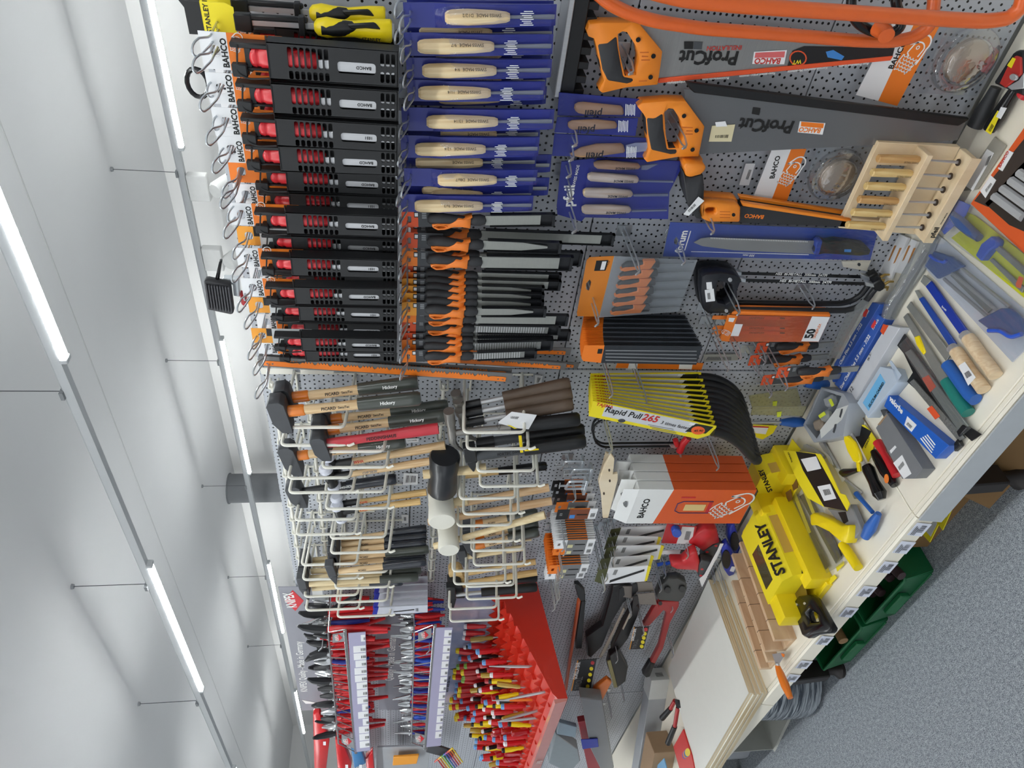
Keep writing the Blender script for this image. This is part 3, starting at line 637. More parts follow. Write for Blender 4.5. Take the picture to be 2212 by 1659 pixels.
lg = wpart(b, 'logo', [(1629, 112), (1700, 108), (1694, 139), (1625, 138)], .0614, .0004, WHITE, smooth=0); wpart(lg, 'logo_band', [(1632, 114), (1696, 111), (1694, 124), (1630, 125)], .0617, .0003, mat('logo_red', '#d96a6a', .5), smooth=0); wtext(lg, 'BAHCO', (1688, 126), (1632, 126), .0618, INKR, bold=.03)
wpart(b, 'print_block', [(1478, 90), (1498, 90), (1497, 106), (1478, 106)], .0614, .0004, INK, smooth=0); wpart(b, 'print_block', [(1500, 90), (1518, 91), (1516, 107), (1498, 106)], .0614, .0004, DGREY, smooth=0)
pp = wpart(b, 'print_panel', [(1712, 110), (1738, 100), (1932, 104), (1928, 122), (1700, 145)], .0614, .0004, mat('print_black', '#1b1a1c', .4), smooth=0)
wpart(pp, 'printed_badge', [(1724 + 19 * math.cos(a), 126 + 17 * math.sin(a)) for a in [k * math.pi / 8 for k in range(16)]], .0618, .0004, REDO, smooth=0); wpart(pp, 'printed_badge', [(1724 + 16 * math.cos(a), 126 + 14 * math.sin(a)) for a in [k * math.pi / 8 for k in range(16)]], .0620, .0004, INK, smooth=0)
wtext(pp, 'WT', (1732, 129), (1712, 131), .0622, YELC, bold=.03)
wpart(pp, 'printed_picture', [(1784, 112), (1800, 108), (1824, 122), (1818, 130), (1788, 124)], .0618, .0004, mat('print_blue', '#3f86d0', .5), smooth=0)
for a, c, s in (((1490, 174), (1442, 177), 'Rostskyddshylsa'), ((1575, 166), (1517, 170), 'Roestwerende hoes'), ((1675, 156), (1598, 163), 'Revetement anti-corrosion'), ((1788, 144), (1702, 153), 'Korrosionsschutz Manschette'), ((1877, 135), (1812, 141), 'Rust Protection Sleeve')):
    wtext(t, s, a, c, .0635, INKW)
peg_hook(W(1340, 105, .0).x, W(1340, 105, .0).z, .12, 'zinc peg hook inside the handle of the brushed hand saw', 'hooks of the hand saws', 'v')
t = wthing('hand_saw', 'hand saw with dark coated blade, orange and black handle and long black blade guard', 'saw', 1440, 280, .075)
saw_handle(t, C5([(780, 912), (820, 880), (1040, 862), (1190, 865), (1350, 1080), (1300, 1335), (1120, 1340), (862, 1385), (835, 1355), (872, 1280), (850, 1000), (820, 960)]),
           C5([(848, 1000), (925, 1005), (1005, 955), (1012, 1100), (1040, 1270), (1128, 1270), (1120, 1325), (1060, 1330), (890, 1290), (862, 1150)]), C5([(1008, 960), (1045, 925), (1085, 930), (1150, 1030), (1175, 1150), (1140, 1265), (1045, 1268), (1020, 1150)]),
           [C5([p])[0] for p in ((1173, 985), (1280, 1110), (1246, 1273))], .075, [C5([(1160, 1082), (1250, 1086), (1250, 1094), (1160, 1092)]), C5([(1195, 1112), (1250, 1114), (1250, 1122), (1195, 1122)]), C5([(1185, 1140), (1250, 1140), (1250, 1149), (1185, 1149)])])
b = wpart(t, 'blade', [(1478, 192), (2086, 264), (2068, 303), (1893, 313), (1512, 333), (1480, 240)], .075, .0012, TSH2, smooth=0)
wpart(t, 'blade_guard', [(1481, 177), (2095, 256), (2090, 262), (2071, 273), (1500, 201), (1490, 192)], .080, .010, BLACK, bevel=.002)
wtext(b, 'ProfCut', (1718, 263), (1601, 256), .0763, INK, bold=.03); wpart(b, 'logo', [(1728, 262), (1783, 266), (1777, 291), (1723, 286)], .0763, .0004, WHITE, smooth=0); wpart(b, 'logo_band', [(1731, 263), (1780, 267), (1778, 277), (1730, 273)], .0766, .0003, ORANGE, smooth=0); wtext(b, 'BAHCO', (1775, 278), (1728, 275), .0768, INKO, bold=.03)
wpart(b, 'print_block', [(1627, 232), (1643, 234), (1640, 249), (1624, 246)], .0763, .0004, INK, smooth=0)
wlabel(t, 'price_sticker', [(1538, 272), (1588, 269), (1580, 306), (1531, 306)], .0766, mat('buff_paper', '#d9cfa9', .6), [(1545, 292), (1575, 291), (1573, 298), (1544, 298)]); wlabel(t, 'price_sticker', [(1545, 264), (1567, 262), (1571, 273), (1547, 274)], .0775, WHITE)
peg_hook(W(1445, 250, .0).x, W(1445, 250, .0).z, .14, 'zinc peg hook inside the handle of the dark bladed hand saw', 'hooks of the hand saws', 'v')
# ---- orange bow saws leaning into view
BOW = mat('bow_orange', '#e0662a', .3, coat=.4)
for lab, pts, dep, r, gy in (('orange tubular bow saw frame hanging nearest to the panel, in front of the brushed saw', [(1250, -60), (1290, -14), (1320, 10), (1360, 30), (1420, 47), (1520, 62), (1700, 75), (1850, 88), (1930, 90), (1975, 80), (2003, 62), (2014, 40), (2018, 0), (2018, -60)], .11, .0115, 14),
                        ('orange tubular bow saw frame hanging out in front of the other, reaching the shelf', [(1320, -60), (1400, -20), (1480, 0), (1600, 12), (1750, 22), (1900, 32), (2050, 42), (2130, 46), (2178, 40), (2203, 20), (2212, -10), (2214, -60)], .20, .0125, 0)):
    t = wthing('bow_saw', lab, 'saw', 1700, 40, dep, 'orange bow saws')
    wtube(t, 'frame', [(p[0], p[1], dep) for p in pts], r, BOW, 14, fil=.02)
    p0, p1 = wl(t, pts[0][0], -64, dep), wl(t, pts[-1][0], -64, dep)
    obj('blade', prism([(p0.x, p0.z), (p1.x, p1.z), (p1.x + .03, p1.z), (p0.x + .03, p0.z)], -.001, .001), STEEL, t, smooth=0)
    if gy:
        g = wtube(t, 'hand_guard', [(1840, -20, dep + .02), (1838, 20, dep + .02), (1850, 48, dep + .02), (1880, 68, dep + .02), (1920, 74, dep + .02), (1945, 62, dep + .02), (1948, 40, dep + .02), (1935, 10, dep + .02), (1935, -20, dep + .02)], .009, BLACKG, 10, fil=.02)
        wtube(t, 'knob', [(1894, 60, dep + .03), (1912, 70, dep + .05), (1915, 78, dep + .06)], .014, BOW, 12)
# ---- clear domed packs on white and orange cards
DOME_REFL = mat('dome_reflection', '#a8998a', .16, .3, var=.3, scale=7, coat=.5)  # beige tones imitate the reflections in the clear domes
def dome_pack(lab, wq, oq, c, rr, d, blade, tx, tilt=0):
    t = wthing('dome_pack', lab, 'tool pack', c[0], c[1], d)
    wp = wpart(t, 'hang_card', wq, d, .001, WHITE, smooth=0); wpart(wp, 'card_band', oq, d, .001, ORANGE, smooth=0)
    wtext(wp, 'BAHCO', tx[0], tx[1], d + .0004, INK, bold=.03)
    a, e = V(oq[0]).lerp(V(oq[1]), .5), V(oq[2]).lerp(V(oq[3]), .5); f = a.lerp(e, .5); fl = wl(t, f[0], f[1], d); w1 = wl(t, a[0], a[1], d); fish(wp, (fl.x + .012, fl.y - .0006, fl.z - .004), rr * .7, INKW, rot=-1.83)
    o = wl(t, c[0], c[1], d)
    n = 28
    def ring(r, y, sq=1.0): return [(o.x + r * math.cos(2 * math.pi * k / n), o.y + y, o.z + r * math.sin(2 * math.pi * k / n)) for k in range(n)]
    v, f_ = rings([ring(rr * 1.0, -.001), ring(rr * .97, -.012), ring(rr * .92, -.016), ring(rr * .72, -.014), ring(rr * .68, -.024), ring(rr * .6, -.028), ring(rr * .1, -.030)], cap=False)
    obj('clear_dome', (v, f_), clear('dome_plastic', '#f6f7f8', .05, .62, kf=.7), t, smooth=60)
    obj('reflection_disc', [(lambda R: R)(rings([ring(rr * .66, -.004), ring(rr * .66, -.012), ring(rr * .6, -.016), ring(rr * .02, -.017)]))], blade, t, smooth=50)  # disc under the dome, coloured as its reflections rather than as contents
    obj('rim_ring', rings([ring(rr * 1.03, -.002), ring(rr * 1.0, -.004), ring(rr * .96, -.002), ring(rr * 1.0, 0)], cap=False, closed=True), CLEAR, t, smooth=60)
    q = [(o.x - rr * 1.05, o.z - rr * 1.05), (o.x + rr * 1.1, o.z - rr * 1.0), (o.x + rr * 1.05, o.z + rr * 1.1), (o.x - rr * 1.1, o.z + rr * 1.05)]
    obj('bag', prism(q, o.y - .0025, o.y - .002), FILM, t, smooth=0)
    return t
dome_pack('clear domed pack on white and orange card beside the wooden chisel rack', [(1668, 322), (1709, 322), (1660, 449), (1618, 449)], [(1709, 322), (1742, 322), (1693, 452), (1660, 449)], (1803, 376), .062, .03, DOME_REFL, ((1672, 386), (1686, 337)))
dome_pack('clear domed pack on white and orange card hanging under the bow saw', [(1849, 205), (1897, 218), (1975, 50), (1930, 45)], [(1975, 50), (2032, 52), (1938, 229), (1897, 218)], (2082, 128), .066, .04, DOME_REFL, ((1928, 150), (1960, 90)))
wlabel(wthing('hook_price_card', 'small white price card clipped on the pegboard beside a domed pack', 'price card', 1615, 375, .012), 'card', Q(1460, 330, 5.53, [(835, 130), (950, 130), (872, 390), (757, 385)]), .012, WHITE, Q(1460, 330, 5.53, [(872, 200), (905, 205), (865, 320), (832, 315)]))
# ---- two small trimming saws with orange and black handles
K = lambda p: Q(1460, 330, 5.53, p)
for dep, sh, lab in ((.05, (-6, -15), 'small trimming saw with orange and black handle, hung behind its twin'), (.085, (0, 0), 'small trimming saw with orange and black handle and orange blade guard, in front')):
    f = lambda p: [(x + sh[0], y + sh[1]) for x, y in K(p)]
    t = wthing('trimming_saw', lab, 'saw', 1520 + sh[0], 430 + sh[1], dep)
    h = wpart(t, 'handle', f([(290, 640), (330, 590), (470, 600), (740, 620), (775, 660), (770, 835), (400, 832), (310, 790)]), dep + .013, .026, SAWO, [f([(345, 690), (380, 662), (470, 660), (490, 710), (470, 740), (380, 740)])], bevel=.004, smooth=60)
    wpart(h, 'end_cap', f([(90, 170), (130, 120), (350, 150), (365, 190), (340, 230), (300, 265), (180, 300), (115, 280), (110, 210)]), dep + .02, .04, SAWO, bevel=.006, smooth=60)
    wpart(h, 'grip', f([(92, 230), (115, 285), (180, 300), (300, 268), (325, 262), (340, 420), (335, 560), (300, 600), (290, 700), (310, 800), (250, 790), (190, 720), (130, 560), (110, 400)]), dep + .017, .034, RUB, bevel=.006, smooth=60)
    for k in range(3): wpart(h, 'groove', f([(525, 700 + 35 * k), (650, 702 + 35 * k), (650, 710 + 35 * k), (525, 708 + 35 * k)]), dep + .0134, .001, mat('saw_orange_dark'), smooth=0)
    wpart(h, 'screw', f([(690 + 22 * math.cos(a), 742 + 22 * math.sin(a)) for a in [k * .785 for k in range(8)]]), dep + .0136, .001, BLACKG, smooth=0)
    b = wpart(t, 'blade', f([(760, 640), (2100, 790), (2040, 885), (775, 835)]), dep, .0012, mat('blade_black', '#3a3b3d', .35, .3), smooth=0)
    wtext(b, 'BAHCO', f([(1060, 748)])[0], f([(832, 732)])[0], dep + .0004, INKO, bold=.03)
    wpart(t, 'blade_guard', f([(785, 595), (2095, 795), (2095, 835), (800, 640)]), dep + .006, .012, SAWO, bevel=.0015)
    if not sh[0]:
        wlabel(t, 'price_sticker', K([(90, 735), (270, 525), (340, 575), (150, 755)]), dep + .022, WHITE, K([(140, 690), (225, 605), (245, 625), (160, 712)]))
peg_hook(W(1505, 430, 0).x, W(1505, 430, 0).z, .14, 'zinc peg hook through the small trimming saws', 'hooks low on the first bay', 'v')
# ---- folding saw knife in a blue blister
t = wthing('saw_knife_pack', 'long serrated saw knife in a clear blister on dark blue card', 'tool pack', 1660, 520, .05)
cd = wpart(t, 'hang_card', [(1448, 480), (1897, 498), (1880, 562), (1432, 554)], .05, .0012, mat('card_blue', '#24409b', .45), [Q(1180, 400, 3.95, [(1090, 470), (1110, 440), (1130, 470), (1115, 510), (1095, 500)])], smooth=0)
wtext(cd, 'forum', (1472, 546), (1486, 498), .0508, INKW, bold=.03); wpart(cd, 'underline', [(1478, 541), (1491, 499), (1493, 499), (1480, 541)], .0506, .0003, INKW, smooth=0)
wpart(cd, 'printed_arrow', [(1493, 543), (1747, 549.5), (1747, 551), (1493, 544)], .0506, .0003, INKW, smooth=0); wtext(cd, '300 mm', (1631, 550), (1606, 549), .0508, INKW)
bl = wpart(t, 'knife_blade', Q(1180, 400, 3.95, [(1258, 490), (1320, 455), (1390, 447), (2300, 475), (2320, 590), (1600, 555), (1330, 520)]), .062, .0015, mat('knife_steel', '#9a9a98', .35, .6), smooth=0)
g = []
for k in range(58): 
    u = k / 57; x, y = 1535 + 207 * u, 513.5 + 7.8 * u; g.append(wgeo(t, [(x, y), (x + 2.6, y + .1), (x + 1.3, y + 3.2)], .0635, .001))
obj('teeth', g, INKW, bl, smooth=0)
hd = wpart(t, 'knife_handle', Q(1680, 400, 3.95, [(330, 500), (350, 470), (420, 490), (500, 475), (620, 490), (740, 510), (795, 560), (780, 595), (700, 605), (480, 590), (400, 585), (320, 600), (305, 560)]), .072, .02, BLACK, bevel=.005, smooth=60)
wpart(hd, 'blue_bolster', Q(1680, 400, 3.95, [(330, 490), (365, 470), (390, 480), (360, 590), (335, 605), (310, 590)]), .074, .022, mat('card_blue'), bevel=.003); wpart(hd, 'logo', Q(1680, 400, 3.95, [(570, 548), (628, 548), (625, 572), (568, 570)]), .0727, .0006, mat('print_blue'), smooth=0)
wpart(t, 'clear_blister', [(1446, 476), (1899, 494), (1882, 566), (1428, 558)], .078, .0005, CLEAR, smooth=0); wtube(t, 'blister_edge', [(1446, 476, .06), (1428, 558, .06), (1882, 566, .06), (1899, 494, .06)], .002, CLEAR, 6)
peg_hook(W(1452, 505, 0).x, W(1452, 505, 0).z, .12, 'zinc peg hook holding the blue saw knife pack', 'hooks low on the first bay', 'v')
# ---- wooden rack with six chisels
R = lambda p: Q(1800, 290, 6.9125, p)
RK = wood('rack_birch', '#dcc39c', '#ead7b6', .5, (6, 6, 3))
t = wthing('chisel_rack', 'pale wooden rack with two drilled ledges standing on the shelf against the panel', 'rack', 1950, 400, .10)
wpart(t, 'back_board', R([(680, 120), (1900, 190), (1230, 1500), (80, 1400)]), .085, .014, RK, [R([(660, 460), (1130, 480), (700, 1290), (270, 1250)])], bevel=.001)
def ledge(name, a, b, th_d, dep0, lip):
    """ledge along the wall between photo points a, b on the back board plane"""
    A, B = wl(t, *a, .085), wl(t, *b, .085)
    e = (B - A).normalized(); z = V((-e.z, 0, e.x))
    if z.z < 0: z = -z
    v = []; 
    for P in (A, B):
        for y in (0, -dep0):
            for h in (0, -.014): v.append(tuple(P + V((0, y, 0)) + z * h))
    f = [(0, 1, 3, 2), (4, 6, 7, 5), (0, 4, 5, 1), (2, 3, 7, 6), (0, 2, 6, 4), (1, 5, 7, 3)]
    o = obj(name, (v, f), RK, t, bevel=.0012)
    return o, A, B
lg1, A1, B1_ = ledge('ledge', R([(1250, 165)])[0], R([(600, 1435)])[0], .0, .045, 0)
lg2, A2, B2_ = ledge('ledge', R([(1890, 205)])[0], R([(1190, 1455)])[0], .0, .045, 0)
obj('ledge_front', [xf(g_, loc=(0, 0, 0)) for g_ in [(lambda A, B: ([tuple(A + V((0, y, h))) for y in (-.045, -.047) for h in (0, -.024)] + [tuple(B + V((0, y, h))) for y in (-.045, -.047) for h in (0, -.024)], [(0, 1, 3, 2), (4, 6, 7, 5), (0, 4, 5, 1), (2, 3, 7, 6), (0, 2, 6, 4), (1, 5, 7, 3)]))(A2, B2_)]], RK, t, bevel=.0005)
e_ = (B2_ - A2)
ftext(lg2, 'pfeil', A2 + e_ * .93 + V((0, -.0476, -.018)), A2 + e_ * .80 + V((0, -.0476, -.018)), INK, (0, 0, 1), bold=.03); ftext(lg2, 'SWISS MADE', A2 + e_ * .76 + V((0, -.0476, -.018)), A2 + e_ * .62 + V((0, -.0476, -.018)), INK, (0, 0, 1))
hs = R([(660, 360), (570, 570), (475, 770), (375, 970), (280, 1160), (200, 1350)]); he = R([(1280, 375), (1170, 585), (1065, 790), (965, 1000), (865, 1185), (770, 1375)]); hl = R([(1858, 418), (1742, 625), (1635, 825), (1525, 1015), (1423, 1205), (1320, 1390)])
for k in range(6):
    d = .112
    a, b, c = W(*hs[k], d), W(*he[k], d), W(*hl[k], d)
    q = thing('rack_chisel', ('small chisel with honey coloured handle and steel shaft in the wooden rack' if k not in (0, 3) else 'small chisel with darker brown handle and steel shaft in the wooden rack'), 'chisel', tuple(a), group='chisels in the wooden rack')
    b -= a; c -= a; n = b.normalized()
    obj('handle', tube([n * 0, n * .002, n * (b.length * .3), n * (b.length * .9), b], [.007, .009, .0095, .0092, .006], 8), wood('honey_wood', '#d3ae6a', '#e8cf93') if k not in (0, 3) else wood('brown_wood', '#b98a52', '#cfa870'), q, smooth=25)
    obj('shaft', tube([b, b + (c - b) * .5, c], [.0015, .0022, .0035], 8), STEEL, q)
    hp = c + V((0, .004, .0)); nz = (B2_ - A2).cross(V((0, 1, 0))).normalized()
    obj('ledge_hole', tube([W(*hl[k], d) - t.location + V((0, -.001, -.001)), W(*hl[k], d) - t.location + V((0, -.001, .0006))], .0075, 14), mat('hole_dark', '#3a2c1e', .8), lg2)
    text(q, 'SWISS MADE', .006, tuple(b + V((-.002, -.0096, .004))), INK, rt=(0, 0, 1), up=(-1, 0, 0))
# ---- pouches of carving knives
BLUE2 = BLUE
def knife_pouch(lab, quad, d, hpts, mat_, blade=None, tx='pfeil', two=None):
    x = sum(p[0] for p in quad) / 4; y = sum(p[1] for p in quad) / 4
    t = wthing('carving_knife_pouch', lab, 'carving knife', x, y, d, 'carving knives in blue pouches')
    wpart(t, 'pouch', quad, d, .002, BLUE, smooth=0)
    h = wpart(t, 'handle', hpts, d + .014, .012, mat_, bevel=.004, smooth=60)
    if blade: wpart(t, 'blade', blade, d + .008, .0012, STEEL, smooth=0)
    wpart(t, 'clear_front', [(p[0] * .96 + x * .04, p[1] * .96 + y * .04) for p in quad], d + .0165, .0004, FILMB, smooth=0)
    m0 = max(p[0] for p in hpts); yc = sum(p[1] for p in hpts) / len(hpts)
    wtext(h, tx, (m0 - 48, yc + 2), (m0 - 84, yc + 1), d + .0146, INK)
    g = [wgeo(t, [(m0 + 2 + 3.2 * k, yc - 12 + (k % 3)), (m0 + 3.4 + 3.2 * k, yc - 12 + (k % 3)), (m0 + 2.4 + 3.2 * k, yc + 13 - 2 * (k % 2)), (m0 + 1 + 3.2 * k, yc + 13 - 2 * (k % 2))], d + .0172, .0003) for k in range(7)]
    obj('print', g, INKW, t, smooth=0)
    return t
CK = wood('cherry_wood', '#b98b58', '#cda373'); N5 = C5
knife_pouch('carving knife with blunt rounded brown handle in blue pouch', N5([(110, 790), (838, 850), (800, 1000), (95, 985)]), .07, N5([(235, 920), (260, 888), (320, 882), (655, 915), (670, 990), (330, 985), (260, 970)]), CK)
knife_pouch('carving knife with slim straight brown handle in blue pouch', N5([(95, 1000), (785, 1010), (760, 1160), (70, 1130)]), .075, N5([(178, 1075), (205, 1040), (420, 1030), (605, 1050), (610, 1105), (420, 1115), (210, 1115)]), CK, tx='pfeil')
knife_pouch('carving knife with long pointed brown handle in blue pouch', N5([(70, 1140), (880, 1180), (870, 1345), (50, 1330)]), .075, N5([(195, 1330), (300, 1270), (430, 1240), (660, 1235), (680, 1310), (420, 1345), (300, 1352)]), CK, N5([(680, 1240), (760, 1220), (880, 1215), (850, 1290), (680, 1310)]))
t = wthing('carving_tool_set', 'dark blue set pouch holding four wooden handled carving tools', 'carving set', 1330, 410, .06)
wpart(t, 'pouch', N5([(130, 1380), (430, 1350), (1160, 1375), (1150, 1440), (1050, 1640)]) + Q(1180, 400, 3.95, [(1040, 290), (330, 275), (300, 310), (95, 250), (90, 180)]), .06, .003, BLUE, smooth=0)
def s4(pts): return Q(1180, 400, 3.95, pts)
for nm, hp, bp in (('k', N5([(400, 1420), (425, 1392), (530, 1388), (810, 1415), (808, 1452), (620, 1460), (440, 1450)]), N5([(812, 1415), (955, 1400), (860, 1450), (812, 1450)])), ('g', N5([(350, 1520), (375, 1488), (620, 1505), (795, 1520), (795, 1572), (600, 1572), (365, 1555)]), N5([(795, 1540), (1085, 1545), (1085, 1560), (795, 1553)])),
                   ('g', s4([(312, 80), (330, 45), (560, 45), (745, 65), (740, 110), (560, 122), (330, 115)]), s4([(745, 80), (1040, 75), (1040, 95), (745, 98)])), ('g', s4([(300, 220), (320, 188), (560, 185), (730, 200), (728, 245), (560, 262), (320, 258)]), s4([(730, 215), (1030, 210), (1030, 222), (730, 230)]))):
    h = wpart(t, 'tool_handle', hp, .079, .016, CK if nm == 'k' else ASH, bevel=.005, smooth=60); wpart(t, 'tool_shaft', bp, .07, .003, DSTEEL, smooth=0)
    m0, yc = max(p[0] for p in hp), sum(p[1] for p in hp) / len(hp); wtext(h, 'SWISS MADE', (m0 - 12, yc + 2), (m0 - 55, yc + 1), .0797, INK)
wpart(t, 'clear_front', N5([(380, 1370), (1140, 1385), (1050, 1640)]) + s4([(1035, 280), (290, 262)]), .083, .0004, FILMB, smooth=0)
wtext(t, 'pfeil', s4([(225, 183)])[0], s4([(240, 5)])[0], .0608, INKW, bold=.03); wtext(t, 'SWISS MADE', N5([(245, 1590)])[0], N5([(285, 1410)])[0], .0608, INKW)
for px, py, L in ((1225, 250, .13), (1220, 285, .12), (1215, 320, .12), (1215, 365, .13), (1222, 420, .15)): p = W(px, py, 0.0); peg_hook(p.x, p.z, L, 'zinc peg hook with pointed tip holding the carving knives', 'hooks of the carving knives', 'v')
p = W(1347, 497, 0); peg_hook(p.x, p.z, .17, 'empty zinc peg hook with pointed tip above the needle file set', 'hooks low on the first bay', 'v')
# ---- set of six needle files on orange card
t = wthing('needle_file_set', 'set of six needle files with orange handles in clear wallet on orange card', 'file set', 1380, 620, .07)
cd = wpart(t, 'hang_card', s4([(345, 640), (370, 615), (580, 605), (450, 1120), (265, 1118), (262, 1090)]), .07, .001, mat('deep_orange_card', '#d9822b', .5), [s4([(340, 840), (370, 805), (385, 830), (365, 900), (340, 890)])], smooth=0)
lg = wpart(cd, 'logo_block', s4([(428, 645), (530, 640), (505, 730), (408, 732)]), .0706, .0004, BLACK, smooth=0); wpart(lg, 'logo', s4([(478, 652), (515, 650), (495, 722), (460, 722)]), .0709, .0003, WHITE, smooth=0); wtext(cd, 'BAHCO', s4([(508, 720)])[0], s4([(545, 650)])[0], .0707, INK)
wpart(t, 'wallet', s4([(580, 605), (1290, 640), (1130, 1080), (450, 1130)]), .071, .0008, mat('wallet_grey', '#8f9296', .35), smooth=0)
for k in range(6):
    y = 690 + 75 * k; x = 640 - 17 * k
    h = wpart(t, 'file_handle', s4([(x, y + 15), (x + 50, y - 25), (x + 160, y - 30), (x + 330, y - 38), (x + 330, y + 20), (x + 160, y + 32), (x + 40, y + 40)]), .086, .012, RUB, bevel=.003, smooth=60)
    wpart(h, 'orange_spine', s4([(x - 10, y + 40), (x + 30, y + 15), (x + 110, y + 12), (x + 190, y - 8), (x + 190, y - 38), (x + 300, y - 38), (x + 250, y + 30), (x + 110, y + 38), (x + 30, y + 52)]), .0885, .014, ORANGE2, bevel=.002)
    wpart(t, 'file_blade', s4([(x + 330, y - 15), (x + 620, y - 30), (x + 620, y - 22), (x + 330, y + 5)]), .079, .002, DSTEEL, smooth=0)
wpart(t, 'clear_front', s4([(585, 608), (1280, 645), (1125, 1075), (460, 1125)]), .095, .0004, FILM, smooth=0)
p = W(1268, 612, 0); peg_hook(p.x, p.z, .16, 'zinc peg hook through the orange needle file set card', 'hooks low on the first bay', 'v')
# ---- thick bundle of carded file sheets
bm = mat('sheet_dark', '#2d3035', .3, var=.2); bm2 = mat('sheet_mid', '#5d626b', .3, var=.2)
for k in range(22):
    u = k / 21; dep = .02 + .145 * u; y = 686 + 68 * u; x0 = 1262 - 14 * u + 14 * u * u; w_ = 34 - 4 * u
    t = wthing('carded_blade_sheet', 'orange carded sheet of dark file blades in a thick bundle' if k < 21 else 'front carded sheet of the bundle, orange card over dark blades behind film', 'blade card', x0, y, dep, 'bundle of orange carded blade sheets')
    c = wpart(t, 'hang_card', [(x0, y - 8), (x0 + 44, y - 8), (x0 + 36, y + w_), (x0 - 2, y + w_ - 4), (x0 - 6, y + w_ - 10)], dep, .0008, ORANGE, smooth=0)
    wpart(t, 'blades', [(x0 + 44, y - 8), (1480 + 38 * u, y - 6), (1466 + 38 * u, y + w_ + 4), (x0 + 36, y + w_)], dep, .0012, bm2 if k % 3 == 0 and k < 21 else bm, smooth=0)
    if k > 17: wpart(c, 'logo_block', [(x0 + 30, y), (x0 + 40, y), (x0 + 38, y + 10), (x0 + 28, y + 10)], dep + .0005, .0004, BLACK, smooth=0)
    if k == 21:
        for q in range(4): wpart(t, 'blade_rib', [(x0 + 46, y + 2 + 7 * q), (1505, y + 4 + 8 * q), (1505, y + 6 + 8 * q), (x0 + 46, y + 4.5 + 7 * q)], dep + .001, .001, DSTEEL, smooth=0)
p = W(1290, 735, 0); peg_hook(p.x, p.z, .21, 'zinc peg hook through the bundle of blade sheets', 'hooks low on the first bay', 'v')
for px, py, L in ((1365, 815, .18), (1520, 700, .13)): p = W(px, py - 40, 0); peg_hook(p.x, p.z, L, 'zinc peg hook sticking out beside the stacked sheets', 'hooks low on the first bay', 'v')
# ---- two hacksaws
H = lambda p: Q(1500, 550, 5.144, p)
for sh, dep, lab in (((-9, -15), .035, 'black hacksaw hung behind its twin'), ((0, 0), .085, 'black hacksaw with pistol grip, printed blade and price stickers, in front')):
    f = lambda p: [(x + sh[0], y + sh[1]) for x, y in H(p)]
    t = wthing('hacksaw', lab, 'hacksaw', 1600 + sh[0], 610 + sh[1], dep)
    g = wpart(t, 'handle', f([(85, 250), (130, 225), (290, 210), (450, 230), (520, 280), (500, 330), (470, 400), (475, 470), (440, 620), (420, 650), (150, 650), (95, 600), (75, 420)]), dep + .014, .028, mat('navy_black', '#191b22', .35), [f([(260, 290), (420, 330), (440, 430), (420, 510), (350, 560), (260, 540), (235, 480)])], bevel=.004, smooth=60)
    wpart(g, 'bolt', f([(398 + 24 * math.cos(a), 283 + 24 * math.sin(a)) for a in [k * .785 for k in range(8)]]), dep + .016, .003, STEEL, bevel=.0005); wpart(g, 'bolt', f([(357 + 22 * math.cos(a), 628 + 20 * math.sin(a)) for a in [k * .785 for k in range(8)]]), dep + .016, .003, STEEL, bevel=.0005)
    P = f([(420, 612), (900, 617), (1400, 622), (1680, 620), (1800, 590), (1890, 530), (1940, 470), (1990, 400), (2040, 350)])
    wtube(t, 'frame', [(x, y, dep) for x, y in P], .0075, mat('frame_black', '#202124', .35), 12, fil=.01)
    wpart(t, 'end_block', f([(1980, 330), (2080, 280), (2130, 345), (2110, 390), (2060, 420), (2000, 400)]), dep + .011, .022, BLACK, bevel=.003)
    b = wpart(t, 'blade', f([(520, 268), (1900, 308), (1900, 342), (520, 300)]), dep + .004, .001, BLACKG, smooth=0)
    wtext(b, 'HSS  BI-METALL  300mm  24TPI', f([(945, 303)])[0], f([(1512, 322)])[0], dep + .0046, INKW, bold=.02)
    wpart(t, 'blade_clamp', f([(510, 262), (575, 275), (570, 315), (520, 305)]), dep + .01, .012, ZINC, bevel=.001); wpart(t, 'blade_clamp', f([(1900, 305), (2030, 335), (2010, 370), (1905, 350)]), dep + .01, .014, ZINC, bevel=.001)
    q = [wl(t, *f([p])[0], dep + .004) for p in ((2110, 330), (2160, 300), (2212, 300))]; obj('wing_nut', tube(q, [.004, .0035, .0025], 7), mat('brass', '#c9a860', .3, .8), t); q = [wl(t, *f([p])[0], dep + .004) for p in ((2110, 360), (2150, 360), (2140, 395))]; obj('wing_nut', tube(q, [.004, .0035, .0025], 7), mat('brass'), t)
    if not sh[0]:
        wlabel(g, 'price_sticker', f([(132, 310), (192, 305), (200, 385), (138, 385)]), dep + .0146, WHITE); wlabel(g, 'price_sticker', f([(115, 395), (215, 380), (230, 515), (130, 528)]), dep + .0148, WHITE, f([(140, 430), (175, 425), (182, 495), (148, 498)]))
p = W(1552, 585, 0); peg_hook(p.x, p.z, .17, 'zinc peg hook through the hacksaw handles', 'hooks low on the first bay', 'v')
p = W(1732, 617, 0); peg_hook(p.x, p.z, .09, 'single zinc peg between hacksaw blade and frame', 'hooks low on the first bay', 'v')
